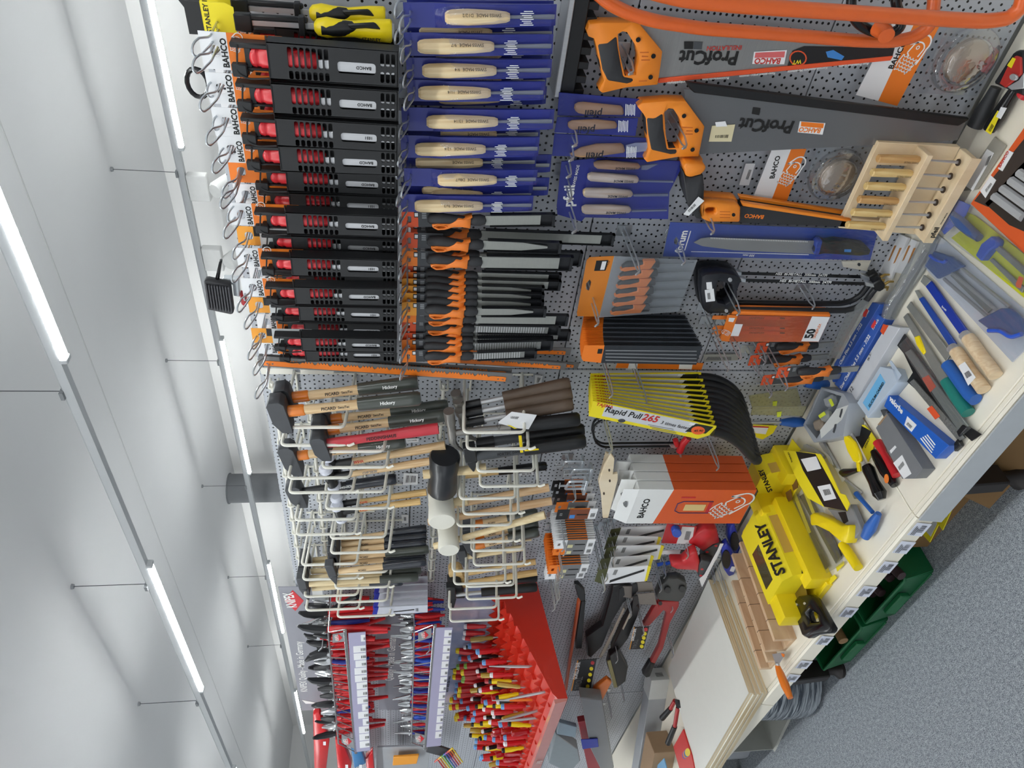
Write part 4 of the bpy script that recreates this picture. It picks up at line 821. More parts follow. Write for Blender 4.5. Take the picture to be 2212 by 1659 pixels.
# ---- orange clear box of hacksaw blades
Z = lambda p: Q(1520, 660, 7.373, p)
t = wthing('blade_box', 'orange clear plastic box of hacksaw blades with white label', 'blade box', 1670, 705, .10)
wpart(t, 'back_tray', Z([(450, 100), (2020, 140), (2015, 185), (1830, 580), (350, 575), (270, 540), (250, 510)]), .072, .006, mat('tray_orange', '#d9752e', .4), smooth=0)
wpart(t, 'edge', Z([(450, 98), (2020, 135), (2018, 185), (445, 150)]), .10, .03, ORANGE, bevel=.002)
for k, (y, x1) in enumerate(((190, 1400), (350, 1350), (425, 1310))):
    b = wpart(t, 'saw_blade', Z([(150 + 30 * k, y - 30), (x1, y - 8), (x1 - 10, y + 40), (130, y + 30)]), .086, .001, ORANGE2, smooth=0); wtext(b, 'SANDFLEX', Z([(720, y + 22)])[0], Z([(960, y + 26)])[0], .0866, INK); wpart(b, 'print_block', Z([(1215, y + 0), (1295, y + 4), (1290, y + 26), (1215, y + 24)]), .0866, .0004, mat('print_navy', '#3b2f63', .5), smooth=0)
b = wpart(t, 'front_label', Z([(380, 150), (545, 160), (400, 570), (290, 565), (270, 530)]), .1005, .0006, ORANGE, smooth=0); wpart(b, 'white_print', Z([(405, 195), (500, 200), (470, 265), (395, 255)]), .1009, .0003, WHITE, smooth=0)
q = wl(t, *Z([(370, 430)])[0], .101); fish(b, (q.x, q.y - .0005, q.z), .016, INKW, rot=-.4)
wpart(t, 'price_sticker', Z([(500, 295), (625, 300), (555, 488), (430, 485)]), .1012, .0005, WHITE, smooth=0)
wl_ = wpart(t, 'end_label', Z([(1730, 175), (2012, 185), (1830, 575), (1555, 570)]), .1005, .0008, WHITE, smooth=0); wtext(wl_, '50', Z([(1730, 520)])[0], Z([(1790, 370)])[0], .1012, INK, bold=.04); wtext(wl_, 'SANDFLEX', Z([(1775, 525)])[0], Z([(1880, 290)])[0], .1012, INKO)
wpart(t, 'clear_lid', Z([(445, 150), (2015, 185), (1830, 578), (280, 570)]), .0998, .0005, clear('orange_clear', '#f2c4a0', .1, .2, .10), smooth=0)
p = W(1560, 690, 0); peg_hook(p.x, p.z, .16, 'zinc peg hook at the top of the hacksaw blade box', 'hooks low on the first bay', 'v')
p = W(1525, 690, 0); peg_hook(p.x, p.z, .20, 'zinc peg hook with its tip near the grey saw blade', 'hooks low on the first bay', 'v')
t = wthing('notched_blade_pack', 'grey saw blade with notched edge hanging behind a hook', 'saw blade', 1560, 775, .015); wpart(t, 'blade', Z([(0, 780), (540, 780), (555, 800), (545, 870), (0, 900)]), .015, .002, mat('grey_blade', '#9c9b93', .4), smooth=0)
obj('notches', [wgeo(t, Z([(40 + 24 * k, 870), (52 + 24 * k, 870), (84 + 24 * k - 2 * k, 820), (74 + 24 * k - 2 * k, 820)]), .0155, .001) for k in range(17)], DGREY, t, smooth=0)
# ---- four short files on red cards
for k, (pts, dep, lab) in enumerate((((835, 580), .04, 'short file on red card partly under the blade box'), ((730, 780), .05, 'short file on red card hung behind a slanting hook'), ((930, 1095), .085, 'short file on red card lowest of the four, handle peeking out'), ((1170, 975), .13, 'short file on red card hung out in front of the others'))):
    a = Z([pts])[0]; p = W(a[0] + 6, a[1] + 13, dep)
    file_tool(a[1] + 14, .05, dep, REDO, lab, -.12, 'flat', cx=a[0], wb=.009, sheath=False)
    peg_hook(p.x, p.z, dep + .06, 'zinc peg hook holding a short file on red card', 'hooks of the short files', 'v')
# ---- orange bow saw blades in clear sleeves
SLV = mat('sleeve_grey', '#6d6c6b', .25, var=.08)
def saw_strip(lab, a, b, w0, dep, col, tooth=True):
    A, B = W(*a, dep), W(*b, dep); L = (A - B).length; ang = math.atan2(A.x - B.x, A.z - B.z)
    t = thing('bow_saw_blade_pack', lab, 'saw blade', tuple(A), (0, ang, 0), 'bow saw blades in grey sleeves')
    obj('sleeve', box(-w0, w0, 0, .002, -L, 0), SLV, t, smooth=0)
    pts = [(-w0 * .75, -.012), (-w0 * .75, -L + .014), (w0 * .1, -L + .014)]
    n = int(L / .0075); 
    for k in range(n):
        z = -L + .02 + (L - .04) * k / n
        pts += [(w0 * .15, z), (w0 * (.55 if k % 5 else -.05), z + (L - .04) / n * .5)] if tooth and .06 < k / n < .92 else [(w0 * .2, z)]
    pts += [(w0 * .15, -.012)]
    b_ = obj('blade', prism(pts, -.0012, -.0002), col, t, smooth=0)
    for z in (-.02, -.032, -L + .022, -L + .034): obj('hole', cyl((-w0 * .3, -.0016, z), (-w0 * .3, -.001, z), .0022, 8), SLV, b_)
    return t
saw_strip('yellow bow saw blade in grey sleeve behind the last holsters', (650, 757), (858, 770), .010, .05, YOR)
saw_strip('orange bow saw blade in grey sleeve, lower end behind the rasps', (900, 750), (1233, 760), .013, .04, ORANGE)
saw_strip('orange bow saw blade in grey sleeve under the rasps, slightly slanted', (900, 772), (1222, 792), .012, .075, ORANGE)
saw_strip('orange bow saw blade in grey sleeve reaching behind the blade sheets', (930, 768), (1250, 790), .010, .03, ORANGE)
saw_strip('long slanted orange bow saw blade hung out in front by the hammers', (558, 780), (1105, 817), .016, .13, ORANGE)
saw_strip('orange bow saw blade in grey sleeve just behind the long slanted one', (560, 775), (1105, 805), .014, .115, ORANGE)
t = wthing('orange_blade_pack', 'flat orange card pack hanging below the bundle of blade sheets', 'blade card', 1430, 792, .03); c = wpart(t, 'hang_card', [(1335, 781), (1520, 785), (1515, 799), (1330, 795)], .03, .002, ORANGE, smooth=0); wpart(c, 'white_print', [(1360, 783), (1378, 783), (1376, 797), (1356, 796)], .0305, .0004, WHITE, smooth=0); wpart(c, 'white_print', [(1468, 786), (1496, 788), (1494, 798), (1466, 797)], .0305, .0004, INKW, smooth=0)
# ================================================================ bay two: white wire hammer racks
def rail_(lab, a, b, dep, rings_):
    A, B = W(*a, dep), W(*b, dep); A.z = B.z = (A.z + B.z) / 2
    t = thing('wire_rail', lab, 'rack rail', tuple(A), group='cream rails of the hammer racks')
    obj('bar', cyl((0, 0, 0), tuple(B - A), .005, 10), CREAMW, t)
    n = int((A.x - B.x) / .07)
    for k in range(n + 1):
        x = (B.x - A.x) * (k + .2) / (n + .4); obj('ring_mount', tube(fillet([(x, dep - .001, -.012), (x, -.008, -.012), (x, -.009, .008), (x, dep - .001, .008)], .006, 3), .003, 6), CREAMW, t)
    return t
rail_('cream rail of the upper hammer rack along the top of the pegboard', (600, 826), (645, 1258), .03, 0)
rail_('cream rail of the upper hammer rack, second rail down', (672, 860), (706, 1245), .03, 0)
rail_('cream rail of the lower hammer rack behind the claw hammers', (955, 830), (932, 1255), .03, 0)
for k, q in enumerate(([(560, 795), (634, 797), (632, 809), (565, 809)], [(648, 799), (722, 801), (720, 809), (650, 809)])):
    t = wthing('rack_bracket', ('upper' if not k else 'lower') + ' cream bracket plate at the end of the hammer rack', 'bracket', *q[0], .06); wpart(t, 'plate', q, .06, .004, CREAMW, bevel=.001)
    for f in (.25, .75): p = wl(t, q[0][0] * (1 - f) + q[1][0] * f, 809, .06); obj('pin', cyl((p.x, .004, p.z), (p.x, .058, p.z), .0035, 8), CREAMW, t)
FR_ = [((605, 927), (743, 919)), ((608, 967), (750, 956)), ((623, 1039), (756, 1026)), ((625, 1069), (761, 1058)), ((638, 1128), (767, 1117)), ((641, 1161), (767, 1147)), ((652, 1225), (770, 1213)), ((655, 1258), (773, 1243)), ((658, 1293), (772, 1281)), ((661, 1323), (775, 1310)),
       ((694, 981), (829, 969)), ((697, 1015), (835, 1004)), ((703, 1068), (830, 1058)), ((704, 1104), (838, 1093)), ((714, 1166), (832, 1157)), ((715, 1199), (840, 1188)), ((724, 1240), (836, 1234)), ((724, 1274), (840, 1265)), ((727, 1304), (836, 1295)), ((729, 1336), (842, 1326)),
       ((1001, 939), (1134, 929)), ((1008, 979), (1143, 960)), ((1031, 1024), (1155, 1011)), ((1036, 1060), (1164, 1040)), ((993, 1082), (1114, 1071)), ((1000, 1121), (1122, 1098)), ((988, 1141), (1105, 1129)), ((995, 1177), (1112, 1163)), ((1018, 1196), (1131, 1181)), ((1023, 1228), (1135, 1211)), ((978, 1234), (1088, 1230)), ((981, 1263), (1092, 1257)), ((1006, 1270), (1111, 1261)), ((1008, 1299), (1117, 1286)), ((970, 1318), (1073, 1310)), ((972, 1346), (1078, 1335))]
for i in range(0, len(FR_), 2):
    D = .2 if i < 20 else .22
    (a, b), (c, d) = FR_[i], FR_[i + 1]
    A, B, C_, E_ = W(*a, D), W(*b, D), W(*c, D), W(*d, D)
    x0, x1 = (A.x + B.x) / 2, (C_.x + E_.x) / 2
    row = 'upper' if i < 10 else ('middle' if i < 20 else 'lower')
    t = thing('hammer_holder', 'cream wire hammer holder with two open frames in the %s rack' % row, 'holder', (x0, 0, B.z), group='wire hammer holders of the %s rack' % row)
    for k, (x, zt, zb) in enumerate(((0, A.z - B.z, 0), (x1 - x0, C_.z - B.z, E_.z - B.z))):
        obj('frame', tube(fillet([(x, -.002, zt - .016), (x, -D, zt), (x, -D, zb), (x, -.002, zb - .02)], .014, 4), .0042, 8), CREAMW, t)
        if k: obj('frame_tip', tube(fillet([(x, -D, zb - .001), (x + .002, -D - .004, zb - .006), (x + .008, -D - .002, zb - .018)], .004, 3), .0036, 8), CREAMW, t)
    obj('back_bar', [cyl((-.0, -.006, zt - .022), (x1 - x0, -.006, zt - .022), .003, 6), cyl((0, -.006, -.018), (x1 - x0, -.006, -.02), .003, 6), cyl((0, -.008, -.05), (0, -.008, zt), .003, 6)], CREAMW, t)
# ---- hammers
OLIVE = mat('olive_grip', '#474b45', .28, coat=.4); NAVY = mat('navy_grip', '#22262f', .25, coat=.5); HEADM = mat('hammer_grey', '#46484c', .45, .2, .1); HBLK = mat('hammer_black', '#232426', .4); ORC = mat('orange_collar', '#e8822c', .25, coat=.5)
BROWN = mat('brown_grip', '#5d4d40', .5, bump=.1, scale=150); REDG = mat('red_grip', '#c13540', .4); WOODY = wood('yellow_ash', '#cba365', '#e2c289')
HICK = wood('hickory', '#c9a374', '#e6cba0', .38)
def hammer(lab, a, b, dep, head='block', hl=.12, hh=.036, collar=None, wood_=None, grip=None, gl=.4, r=(.012, .016), tx=None, hm=None, grp='hammers in the wire racks', dd=None, sock=None, tube_=False, shift=0, up=.0, lead=0):
    A, B = W(*a, dep), W(*b, dep if dd is None else dd); L = (A - B).length
    t = thing('hammer', lab, 'hammer', tuple(A), group=grp)
    d = (B - A).normalized(); M = Matrix.Identity(3); q = V((0, 0, -1)).rotation_difference(d); t.rotation_mode = 'QUATERNION'; t.rotation_quaternion = q
    wm = wood_ or HICK; g0 = L * (1 - gl) if grip else L
    if tube_: hd = obj('shaft', loft([(.0, 0, 0, .007, .007), (-g0 - .01, 0, 0, .007, .007)], 12), STEEL, t)
    else: hd = obj('handle', loft([(0, 0, 0, r[0], r[0] * .8), (-L * .15, 0, 0, r[0] * 1.05, r[0] * .85), (-L * .35, 0, 0, r[0] * .92, r[0] * .8), (-L * .75, 0, 0, r[1], r[1] * .8), (-g0 + (.0 if not grip else -.01), 0, 0, r[1] * .98, r[1] * .8)], 14), wm, t)
    if collar: obj('collar', loft([(.012, 0, 0, r[0] * 1.22, r[0]), (-.03, 0, 0, r[0] * 1.22, r[0]), (-.034, 0, 0, r[0] * 1.05, r[0] * .9)], 12), collar, t, label='glossy collar under the head')
    if grip:
        e = r[1] * 1.12
        obj('grip', loft([(-g0 + .02, 0, 0, e * .96, e * .78), (-g0, 0, 0, e, e * .82), (-L * .9, 0, 0, e * 1.06, e * .9), (-L + .006, 0, 0, e * 1.04, e * .9), (-L, 0, 0, e * .8, e * .7)], 14), grip, t)
    if sock: obj('socket', loft([(.004, 0, 0, r[0] * 1.3, r[0] * 1.1), (-.045, 0, 0, r[0] * 1.25, r[0] * 1.05)], 12), sock, t)
    if tx:
        for s_, z0, sz, mt in tx:
            e = r[1] * (1.16 if grip and z0 < -g0 else 1.0); text(hd, s_, sz, (e * .55 - .8 * sz * .35, -e * .80 - .6 * sz * .35, z0), mt, rt=(0, 0, -1), up=(.8, .6, 0), bold=.03)
    hm = hm or HEADM
    hz = up
    if head == 'block':      # sledge type: square block with one bevelled end
        g = [prism([(-hl * .55, hz - hh * .1), (-hl * .5, hz + hh * .6), (-hl * .2, hz + hh), (hl * .35, hz + hh), (hl * .45, hz + hh * .8), (hl * .45, hz + hh * .1), (hl * .35, hz - hh * .15), (-hl * .4, hz - hh * .15)], -.019, .019)]
        obj('head', g, hm, t, bevel=.003)
    elif head == 'cross':    # locksmith hammer: square face and a peen wedge
        obj('head', [box(-.008, hl * .5, -.013, .013, hz, hz + hh), prism([(-.008, hz), (-.008, hz + hh), (-hl * .5, hz + hh * .55), (-hl * .5, hz + hh * .4)], -.013, .013)], hm, t, bevel=.002)
    elif head == 'soft':     # plastic faced hammer
        obj('head', cyl((-hl * .3, 0, hz + .012), (hl * .3, 0, hz + .012), .015, 14), HBLK, t)
        for s_ in (-1, 1): obj('soft_face', [tube([(s_ * hl * .3, 0, hz + .012), (s_ * hl * .42, 0, hz + .012), (s_ * hl * .5, 0, hz + .012)], [.018, .019, .012], 16)], mat('soft_white', '#dfe2ee', .35), t)
    elif head == 'claw':
        obj('head', [loft([(-.012, 0, hz + .01, .011, .012), (.012, 0, hz + .01, .012, .012), (.03, 0, hz + .01, .010, .010), (.04, 0, hz + .01, .014, .014), (hl * .5, 0, hz + .01, .014, .014)], 14, 'x'), tube([(-.008, 0, hz + .01), (-.03, 0, hz + .012), (-.055, 0, hz + .004), (-.075, 0, hz - .012)], [.011, .010, .007, .003], 8)], mat('forged', '#8d8a85', .35, .6), t)
    elif head == 'none': pass
    return t
PIC = [('PICARD', -.075, .010, INK), ('SecuTec', -.115, .008, INK), ('Hickory', -.215, .011, INKW)]
hammer('sledge hammer with orange collar and olive grip, hung behind its twin at the rack end', (638, 858), (903, 826), .145, 'block', .10, .034, ORC, None, OLIVE, .42, (.013, .0165), PIC, up=.01)
hammer('sledge hammer with orange collar and olive grip at the front of the rack end', (628, 888), (909, 860), .19, 'block', .11, .036, ORC, None, OLIVE, .42, (.013, .0165), PIC, up=.01)
hammer('sledge hammer with orange collar and olive grip, second pair, behind', (712, 906), (968, 876), .11, 'block', .10, .032, ORC, None, OLIVE, .42, (.0125, .016), PIC)
hammer('sledge hammer with orange collar and olive grip, second pair, in front', (706, 930), (966, 896), .15, 'block', .10, .032, ORC, None, OLIVE, .42, (.0125, .016), PIC)
hammer('hammer with ribbed red plastic handle', (704, 958), (947, 925), .19, 'block', .09, .032, None, REDG, None, 0, (.0135, .0165), [('PEDDINGHAUS', -.105, .011, INK)])
hammer('small sledge hammer with orange collar, olive grip hidden behind the red handle', (640, 985), (876, 955), .14, 'block', .12, .036, ORC, None, OLIVE, .36, (.0125, .0155), PIC)
hammer('wooden handled hammer with red label and white plastic faces', (727, 1003), (962, 962), .14, 'soft', .10, .03, None, None, None, 0, (.0105, .0145), [('WIHA', -.05, .010, INKR)], sock=HBLK)
hammer('wooden handled hammer with price sticker and white plastic faces', (722, 1030), (942, 994), .16, 'soft', .10, .03, None, None, None, 0, (.0095, .0125), [('CHF 58.00', -.08, .009, INKG)], sock=HBLK)
hammer('short sledge hammer with black shaft and clear wrapped black grip', (652, 1062), (857, 1034), .13, 'block', .10, .036, None, HBLK, NAVY, .45, (.0125, .015), [('PEDDINGHAUS', -.09, .008, INKW)])
hammer('slim wooden handled hammer with red label, behind the lower twin', (742, 1088), (921, 1063), .12, 'soft', .08, .03, None, WOODY, None, 0, (.0085, .012), [('Kombi', -.05, .008, INKR)], sock=HBLK)
hammer('slim wooden handled hammer with red label, lower twin', (742, 1105), (908, 1083), .14, 'soft', .08, .03, None, WOODY, None, 0, (.0085, .0115), [('Kombi', -.05, .008, INKR)], sock=HBLK)
for k, (a, b, g, dep) in enumerate((((738, 1166), (922, 1142), NAVY, .10), ((738, 1178), (922, 1158), NAVY, .12), ((738, 1190), (921, 1172), NAVY, .14), ((736, 1205), (926, 1187), OLIVE, .16), ((736, 1217), (920, 1202), NAVY, .16), ((732, 1234), (921, 1213), NAVY, .20))):
    hammer('locksmith hammer with wooden handle and dark %s grip in the packed row' % ('olive' if g is OLIVE else 'navy'), a, b, dep, 'cross', .11, .026, None, None, g, .42, (.0105, .0135), [('PICARD', -.06, .007, INK)], up=.006)
for k, (a, b, g, dep) in enumerate((((676, 1210), (888, 1192), None, .07), ((675, 1221), (888, 1203), None, .09), ((672, 1234), (908, 1224), NAVY, .12), ((670, 1248), (910, 1233), OLIVE, .14), ((668, 1262), (904, 1247), OLIVE, .17), ((674, 1271), (870, 1256), NAVY, .15))):
    hammer(('locksmith hammer with long pale handle and dark grip in the farthest row' if g else 'locksmith hammer with long pale handle in the farthest row'), a, b, dep, 'cross', .11, .026, None, wood('pale_ash', '#dcc393', '#eddbb2'), g, .3, (.0105, .0135), up=.006)
# lower rack
for k, (a, b, dep) in enumerate((((1003, 877), (1232, 828), .10), ((1006, 894), (1236, 850), .12), ((1010, 914), (1238, 872), .14))):
    hammer('hammer with steel shaft, white label and dimpled brown grip, %s of three' % ('hindmost', 'middle', 'front')[k], a, b, dep, 'claw', .11, .03, None, None, BROWN, .56, (.010, .0165), tube_=True, sock=HBLK)
    p = W(*a, dep); q = W(*b, dep); t_ = bpy.data.objects[[o for o in COL.objects if o.name.startswith('hammer')][-1].name] if 0 else None
hammer('forged claw hammer with black hooked grip and white hang tag', (985, 935), (1252, 905), .17, 'claw', .17, .03, None, mat('forged'), BLACK, .5, (.010, .0175), [('SPITTIX', -.07, .011, GREY)])
t = wthing('hang_tag', 'folded white cardboard tag with barcode tied to the claw hammer', 'tag', 1110, 905, .19); c = wpart(t, 'tag_card', Q(900, 780, 3.966, [(690, 530), (815, 435), (1030, 462), (960, 585), (860, 575)]), .19, .0008, WHITE, smooth=0); barcode(c, Q(900, 780, 3.966, [(805, 472), (880, 478), (865, 498), (800, 492)]), lambda px, py: wl(c, px, py, .1904)); wpart(c, 'yellow_edge', Q(900, 780, 3.966, [(775, 548), (800, 550), (860, 578), (840, 580)]), .1905, .0004, YELC, smooth=0); wtube(t, 'string', [(1076, 912, .191), (1073, 920, .193), (1078, 928, .193), (1082, 918, .191)], .0008, BLACK, 5)
hammer('club hammer with grey shaft, yellow ring and dimpled black grip, behind', (1032, 958), (1262, 928), .14, 'none', .1, .03, None, DGREY, BLACK, .5, (.014, .017), sock=HBLK)
hammer('club hammer with grey shaft, yellow ring and dimpled black grip, in front', (1030, 985), (1265, 952), .18, 'cross', .10, .032, None, DGREY, BLACK, .5, (.015, .018), [('FORTEC SWISS', -.055, .010, INK)], hm=HBLK)
for nm, q, d_, m_ in (('yellow_ring', Q(900, 780, 5.18, [(1140, 840), (1175, 838), (1195, 1025), (1160, 1028)]), .206, YEL), ('yellow_pin', Q(900, 780, 5.18, [(1205, 998), (1365, 984), (1370, 998), (1210, 1012)]), .206, YEL)):
    o = COL.objects[-1] if 0 else None
    t = wthing('marking_ring', 'yellow ' + ('band around' if 'ring' in nm else 'clip beside') + ' the front club hammer grip', 'ring', *q[0], d_); wpart(t, nm, q, d_, .003, m_, bevel=.0008)
hammer('wooden hammer with black painted handle end', (1000, 1027), (1181, 1006), .06, 'none', .1, .03, None, WOODY, BLACKG, .5, (.012, .013))
hammer('plain wooden mallet handle hanging behind the rubber mallets, upper', (928, 1100), (1186, 1053), .12, 'none', .1, .03, None, BEECH, None, 0, (.0125, .0145))
hammer('plain wooden mallet handle hanging behind the rubber mallets, lower', (925, 1128), (1192, 1082), .14, 'none', .1, .03, None, BEECH, None, 0, (.0125, .0145))
def mallet(lab, c, dep, ax, ln, r, m_, handle=None, hr=.011):
    p = W(*c, dep); t = thing('rubber_mallet', lab, 'mallet', tuple(p)); h = ln / 2
    prof = [(r * .9, -h), (r * 1.0, -h + .006), (r * .94, -h * .3), (r * .92, 0), (r * .94, h * .3), (r * 1.0, h - .006), (r * .9, h)]
    obj('head', lathe(prof, 26, ax), m_, t)
    if handle:
        a, b = handle; A, B = W(*a, dep), W(*b, dep); hd = obj('handle', tube([A - p, (A - p).lerp(B - p, .5), B - p], [hr, hr * .9, hr * 1.2], 12), wood('pale_ash', '#dcc393', '#eddbb2'), t)
    return t
mallet('black rubber mallet head lying across the lower rack', (958, 1022), .17, 'x', .15, .042, mat('rubber_black', '#232529', .35, coat=.1), ((914, 1025), (1050, 1012)), .013)
RW = mat('rubber_white', '#e4e2d6', .5, var=.02)
mallet('large white rubber mallet with round face turned out of the rack', (953, 1085), .15, 'y', .14, .040, RW, ((927, 1095), (1010, 1080)), .012)
mallet('small white rubber mallet with pale wooden handle', (968, 1158), .20, 'y', .10, .032, RW, ((938, 1180), (1177, 1112)), .0105)
for k, (a, b, dep) in enumerate((((1022, 1133), (1162, 1108), .05), ((1024, 1158), (1163, 1132), .07), ((1026, 1180), (1164, 1149), .10))):
    hammer('locksmith hammer with orange collar and olive grip in the lower rack', a, b, dep, 'cross', .12, .03, ORC, None, OLIVE, .38, (.0125, .0155), [('PICARD', -.05, .007, INK)], grp='orange collared hammers of the lower rack')
hammer('pale wooden handle hanging under the orange collared hammers', (1010, 1202), (1130, 1183), .10, 'cross', .11, .03, None, wood('pale_ash', '#dcc393', '#eddbb2'), None, 0, (.0115, .0125))
hammer('thin pale dowel handle end', (1020, 1178), (1148, 1166), .05, 'none', .1, .03, None, wood('pale_ash', '#dcc393', '#eddbb2'), None, 0, (.004, .004))
hammer('wooden mallet handle with square block head, upper', (998, 1240), (1157, 1213), .09, 'block', .12, .04, None, WOODY, None, 0, (.011, .013), hm=WOODY)
hammer('wooden mallet handle with square block head, lower', (995, 1262), (1160, 1236), .11, 'block', .12, .04, None, WOODY, None, 0, (.012, .014), hm=HBLK)
hammer('steel shafted hammer with dimpled black grip at the rack end', (985, 1285), (1160, 1268), .14, 'cross', .14, .03, None, None, BLACK, .62, (.010, .0155), tube_=True, hm=HBLK)
hammer('steel shafted hammer with dimpled black grip, hung behind', (995, 1258), (1160, 1248), .08, 'cross', .14, .03, None, None, BLACK, .62, (.010, .0155), tube_=True, hm=HBLK)
for k, q in enumerate(([(872, 1022), (903, 1023), (902, 1047), (870, 1048)], [(875, 948), (905, 947), (904, 955), (874, 957)], [(867, 1112), (882, 1112), (882, 1130), (868, 1130)], [(1156, 810), (1173, 812), (1168, 832), (1154, 832)], [(803, 807), (820, 807), (820, 811), (803, 811)], [(1122, 1022), (1153, 1020), (1152, 1026), (1122, 1028)])):
    t = wthing('shelf_price_card', 'small white price card stuck to the pegboard between hammer handles', 'price card', *q[0], .004, 'price cards on the hammer pegboard'); (x0, y0), (x1, y1), (x2, y2), (x3, y3) = q
    wlabel(t, 'card', q, .004, WHITE, [(x0 + 5, y0 + 5), (x1 - 5, y1 + 5), (x2 - 5, y2 - 5), (x3 + 5, y3 - 5)], 9)
# ================================================================ bay two, below the racks
# ---- eleven pull saws in yellow sleeves
TJ = mat('tajima_inner', '#ced0d4', .45, var=.02); TR_ = mat('tajima_black', '#17181a', .42)
bk = [(1276, 808), (1515, 805), (1513, 822), (1488, 838), (1271, 842)]; fr = [(1281, 866), (1548, 921), (1540, 938), (1507, 948), (1272, 899)]
hb = [(1505, 815), (1530, 815), (1556, 821), (1580, 836), (1598, 858), (1604, 884)]; hf = [(1538, 932), (1560, 937), (1580, 947), (1602, 963), (1620, 984), (1634, 993)]
for k in range(11):
    u = k / 10; dep = .05 + .17 * u; uu = u ** .9
    q = [(a[0] + (b[0] - a[0]) * uu, a[1] + (b[1] - a[1]) * uu) for a, b in zip(bk, fr)]; hp = [(a[0] + (b[0] - a[0]) * uu, a[1] + (b[1] - a[1]) * uu) for a, b in zip(hb, hf)]
    t = wthing('pull_saw', 'pull saw in yellow sleeve with curved black handle, in the fanned stack' if k < 10 else 'front pull saw of the fanned stack, yellow sleeve with printed face and price dot', 'saw', q[0][0], q[0][1], dep, 'fanned stack of pull saws in yellow sleeves')
    s_ = wpart(t, 'sleeve', q, dep, .003, YELC, smooth=0)
    def ins(f0, f1, g0, g1):
        def pt(f, g): 
            top = V(q[0]).lerp(V(q[1]), f); bot = V(q[4]).lerp(V(q[3]).lerp(V(q[2]), max(0, f - .85) * 3), f); return tuple(top.lerp(bot, g))
        return [pt(f0, g0), pt(f1, g0), pt(f1, g1), pt(f0, g1)]
    wpart(s_, 'grey_panel', ins(.11, .86, .06, .82), dep + .0004, .0004, TJ, smooth=0)
    wpart(s_, 'black_panel', ins(.84, .985, .1, .72), dep + .0006, .0004, mat('tajima_green_black', '#1d241c', .5), smooth=0); wpart(s_, 'window', ins(.805, .845, .1, .24), dep + .0008, .0004, WHITE, smooth=0)
    e = ins(.02, .13, .14, .14); wtext(s_, 'TAJIMA', ins(.03, 0, .24, 0)[0], ins(.17, 0, .24, 0)[0], dep + .0006, INKR, bold=.02)
    obj('handle', loft([(0, 0, 0, 1, 1), (1, 0, 0, 1, 1)], 4) if 0 else tube(fillet([wl(t, x, y, dep - .002) for x, y in hp], .02), [.009] + [.0125] * 9 + [.014] * 99 if 0 else .0125, 10), TR_, t)
    p5 = wl(t, *hp[-1], dep - .002); p4 = wl(t, *hp[-2], dep - .002); obj('pommel', tube([p4.lerp(p5, .4), p5, p5 + (p5 - p4).normalized() * .01], [.0128, .016, .012], 10), TR_, t)
    if k == 10:
        wtext(s_, 'Rapid Pull', (1305, 889), (1381, 905), dep + .0009, INK, bold=.02); wtext(s_, '265', (1385, 906), (1418, 913), dep + .0009, INKR, bold=.03); wtext(s_, '3 times faster', (1426, 915), (1486, 928), dep + .0009, INK, bold=.01)
        for j in range(4): wpart(s_, 'small_print', [(1400 + 4 * j, 917 + 4 * j), (1455 + 3 * j, 927 + 4 * j), (1455 + 3 * j, 928 + 4 * j), (1400 + 4 * j, 918 + 4 * j)], dep + .0008, .0002, INKG, smooth=0)
        wpart(s_, 'price_dot', [(1508 + 15 * math.cos(a), 930 + 9 * math.sin(a)) for a in [j * .393 for j in range(16)]], dep + .0010, .0004, mat('neon_orange', '#f4672e', .5), smooth=0); wtext(s_, '45.90', (1498, 933), (1518, 933), dep + .0016, INK)
        wpart(s_, 'emblem', [(1343 + 8 * math.cos(a), 909 + 4 * math.sin(a)) for a in [j * .523 for j in range(12)]], dep + .0009, .0003, DGREY, smooth=0)
p = W(1366, 790, 0); peg_hook(p.x, p.z, .10, 'zinc peg hook over the fanned pull saws', 'hooks of the pull saws', 'v'); p = W(1285, 830, 0); peg_hook(p.x, p.z, .25, 'zinc peg hook through the pull saw sleeves', 'hooks of the pull saws', 'v')
p = W(1520, 925, 0); peg_hook(p.x, p.z, .16, 'zinc peg hook in front of the orange saw boxes', 'hooks of the pull saws', 'v')
# ---- coping saw
X3 = lambda p: Q(1260, 780, 4.366, p)
t = wthing('coping_saw', 'coping saw with deep black frame and red handle', 'saw', 1350, 960, .06)
for dd in (.05, .075):
    s = (dd - .05) * 300
    wtube(t, 'frame', [(x + s * .3, y + s, dd) for x, y in X3([(870, 770), (300, 775), (180, 780), (110, 740), (80, 640), (100, 560), (180, 520), (380, 520)])], .0035, BLACKG, 8, fil=.03)
h = wtube(t, 'handle', [(1487, 945, .08), (1475, 958, .08), (1468, 975, .08)], .011, RED, 12); wtube(h, 'handle_end', [(1459, 950, .08), (1462, 962, .08)], .008, RED, 10); wtube(t, 'wing_screw', [(1468, 975, .08), (1471, 988, .08)], .003, ZINC, 8); wpart(t, 'blade_clamp', X3([(810, 790), (880, 800), (880, 830), (830, 820)]), .085, .004, ZINC, bevel=.001)
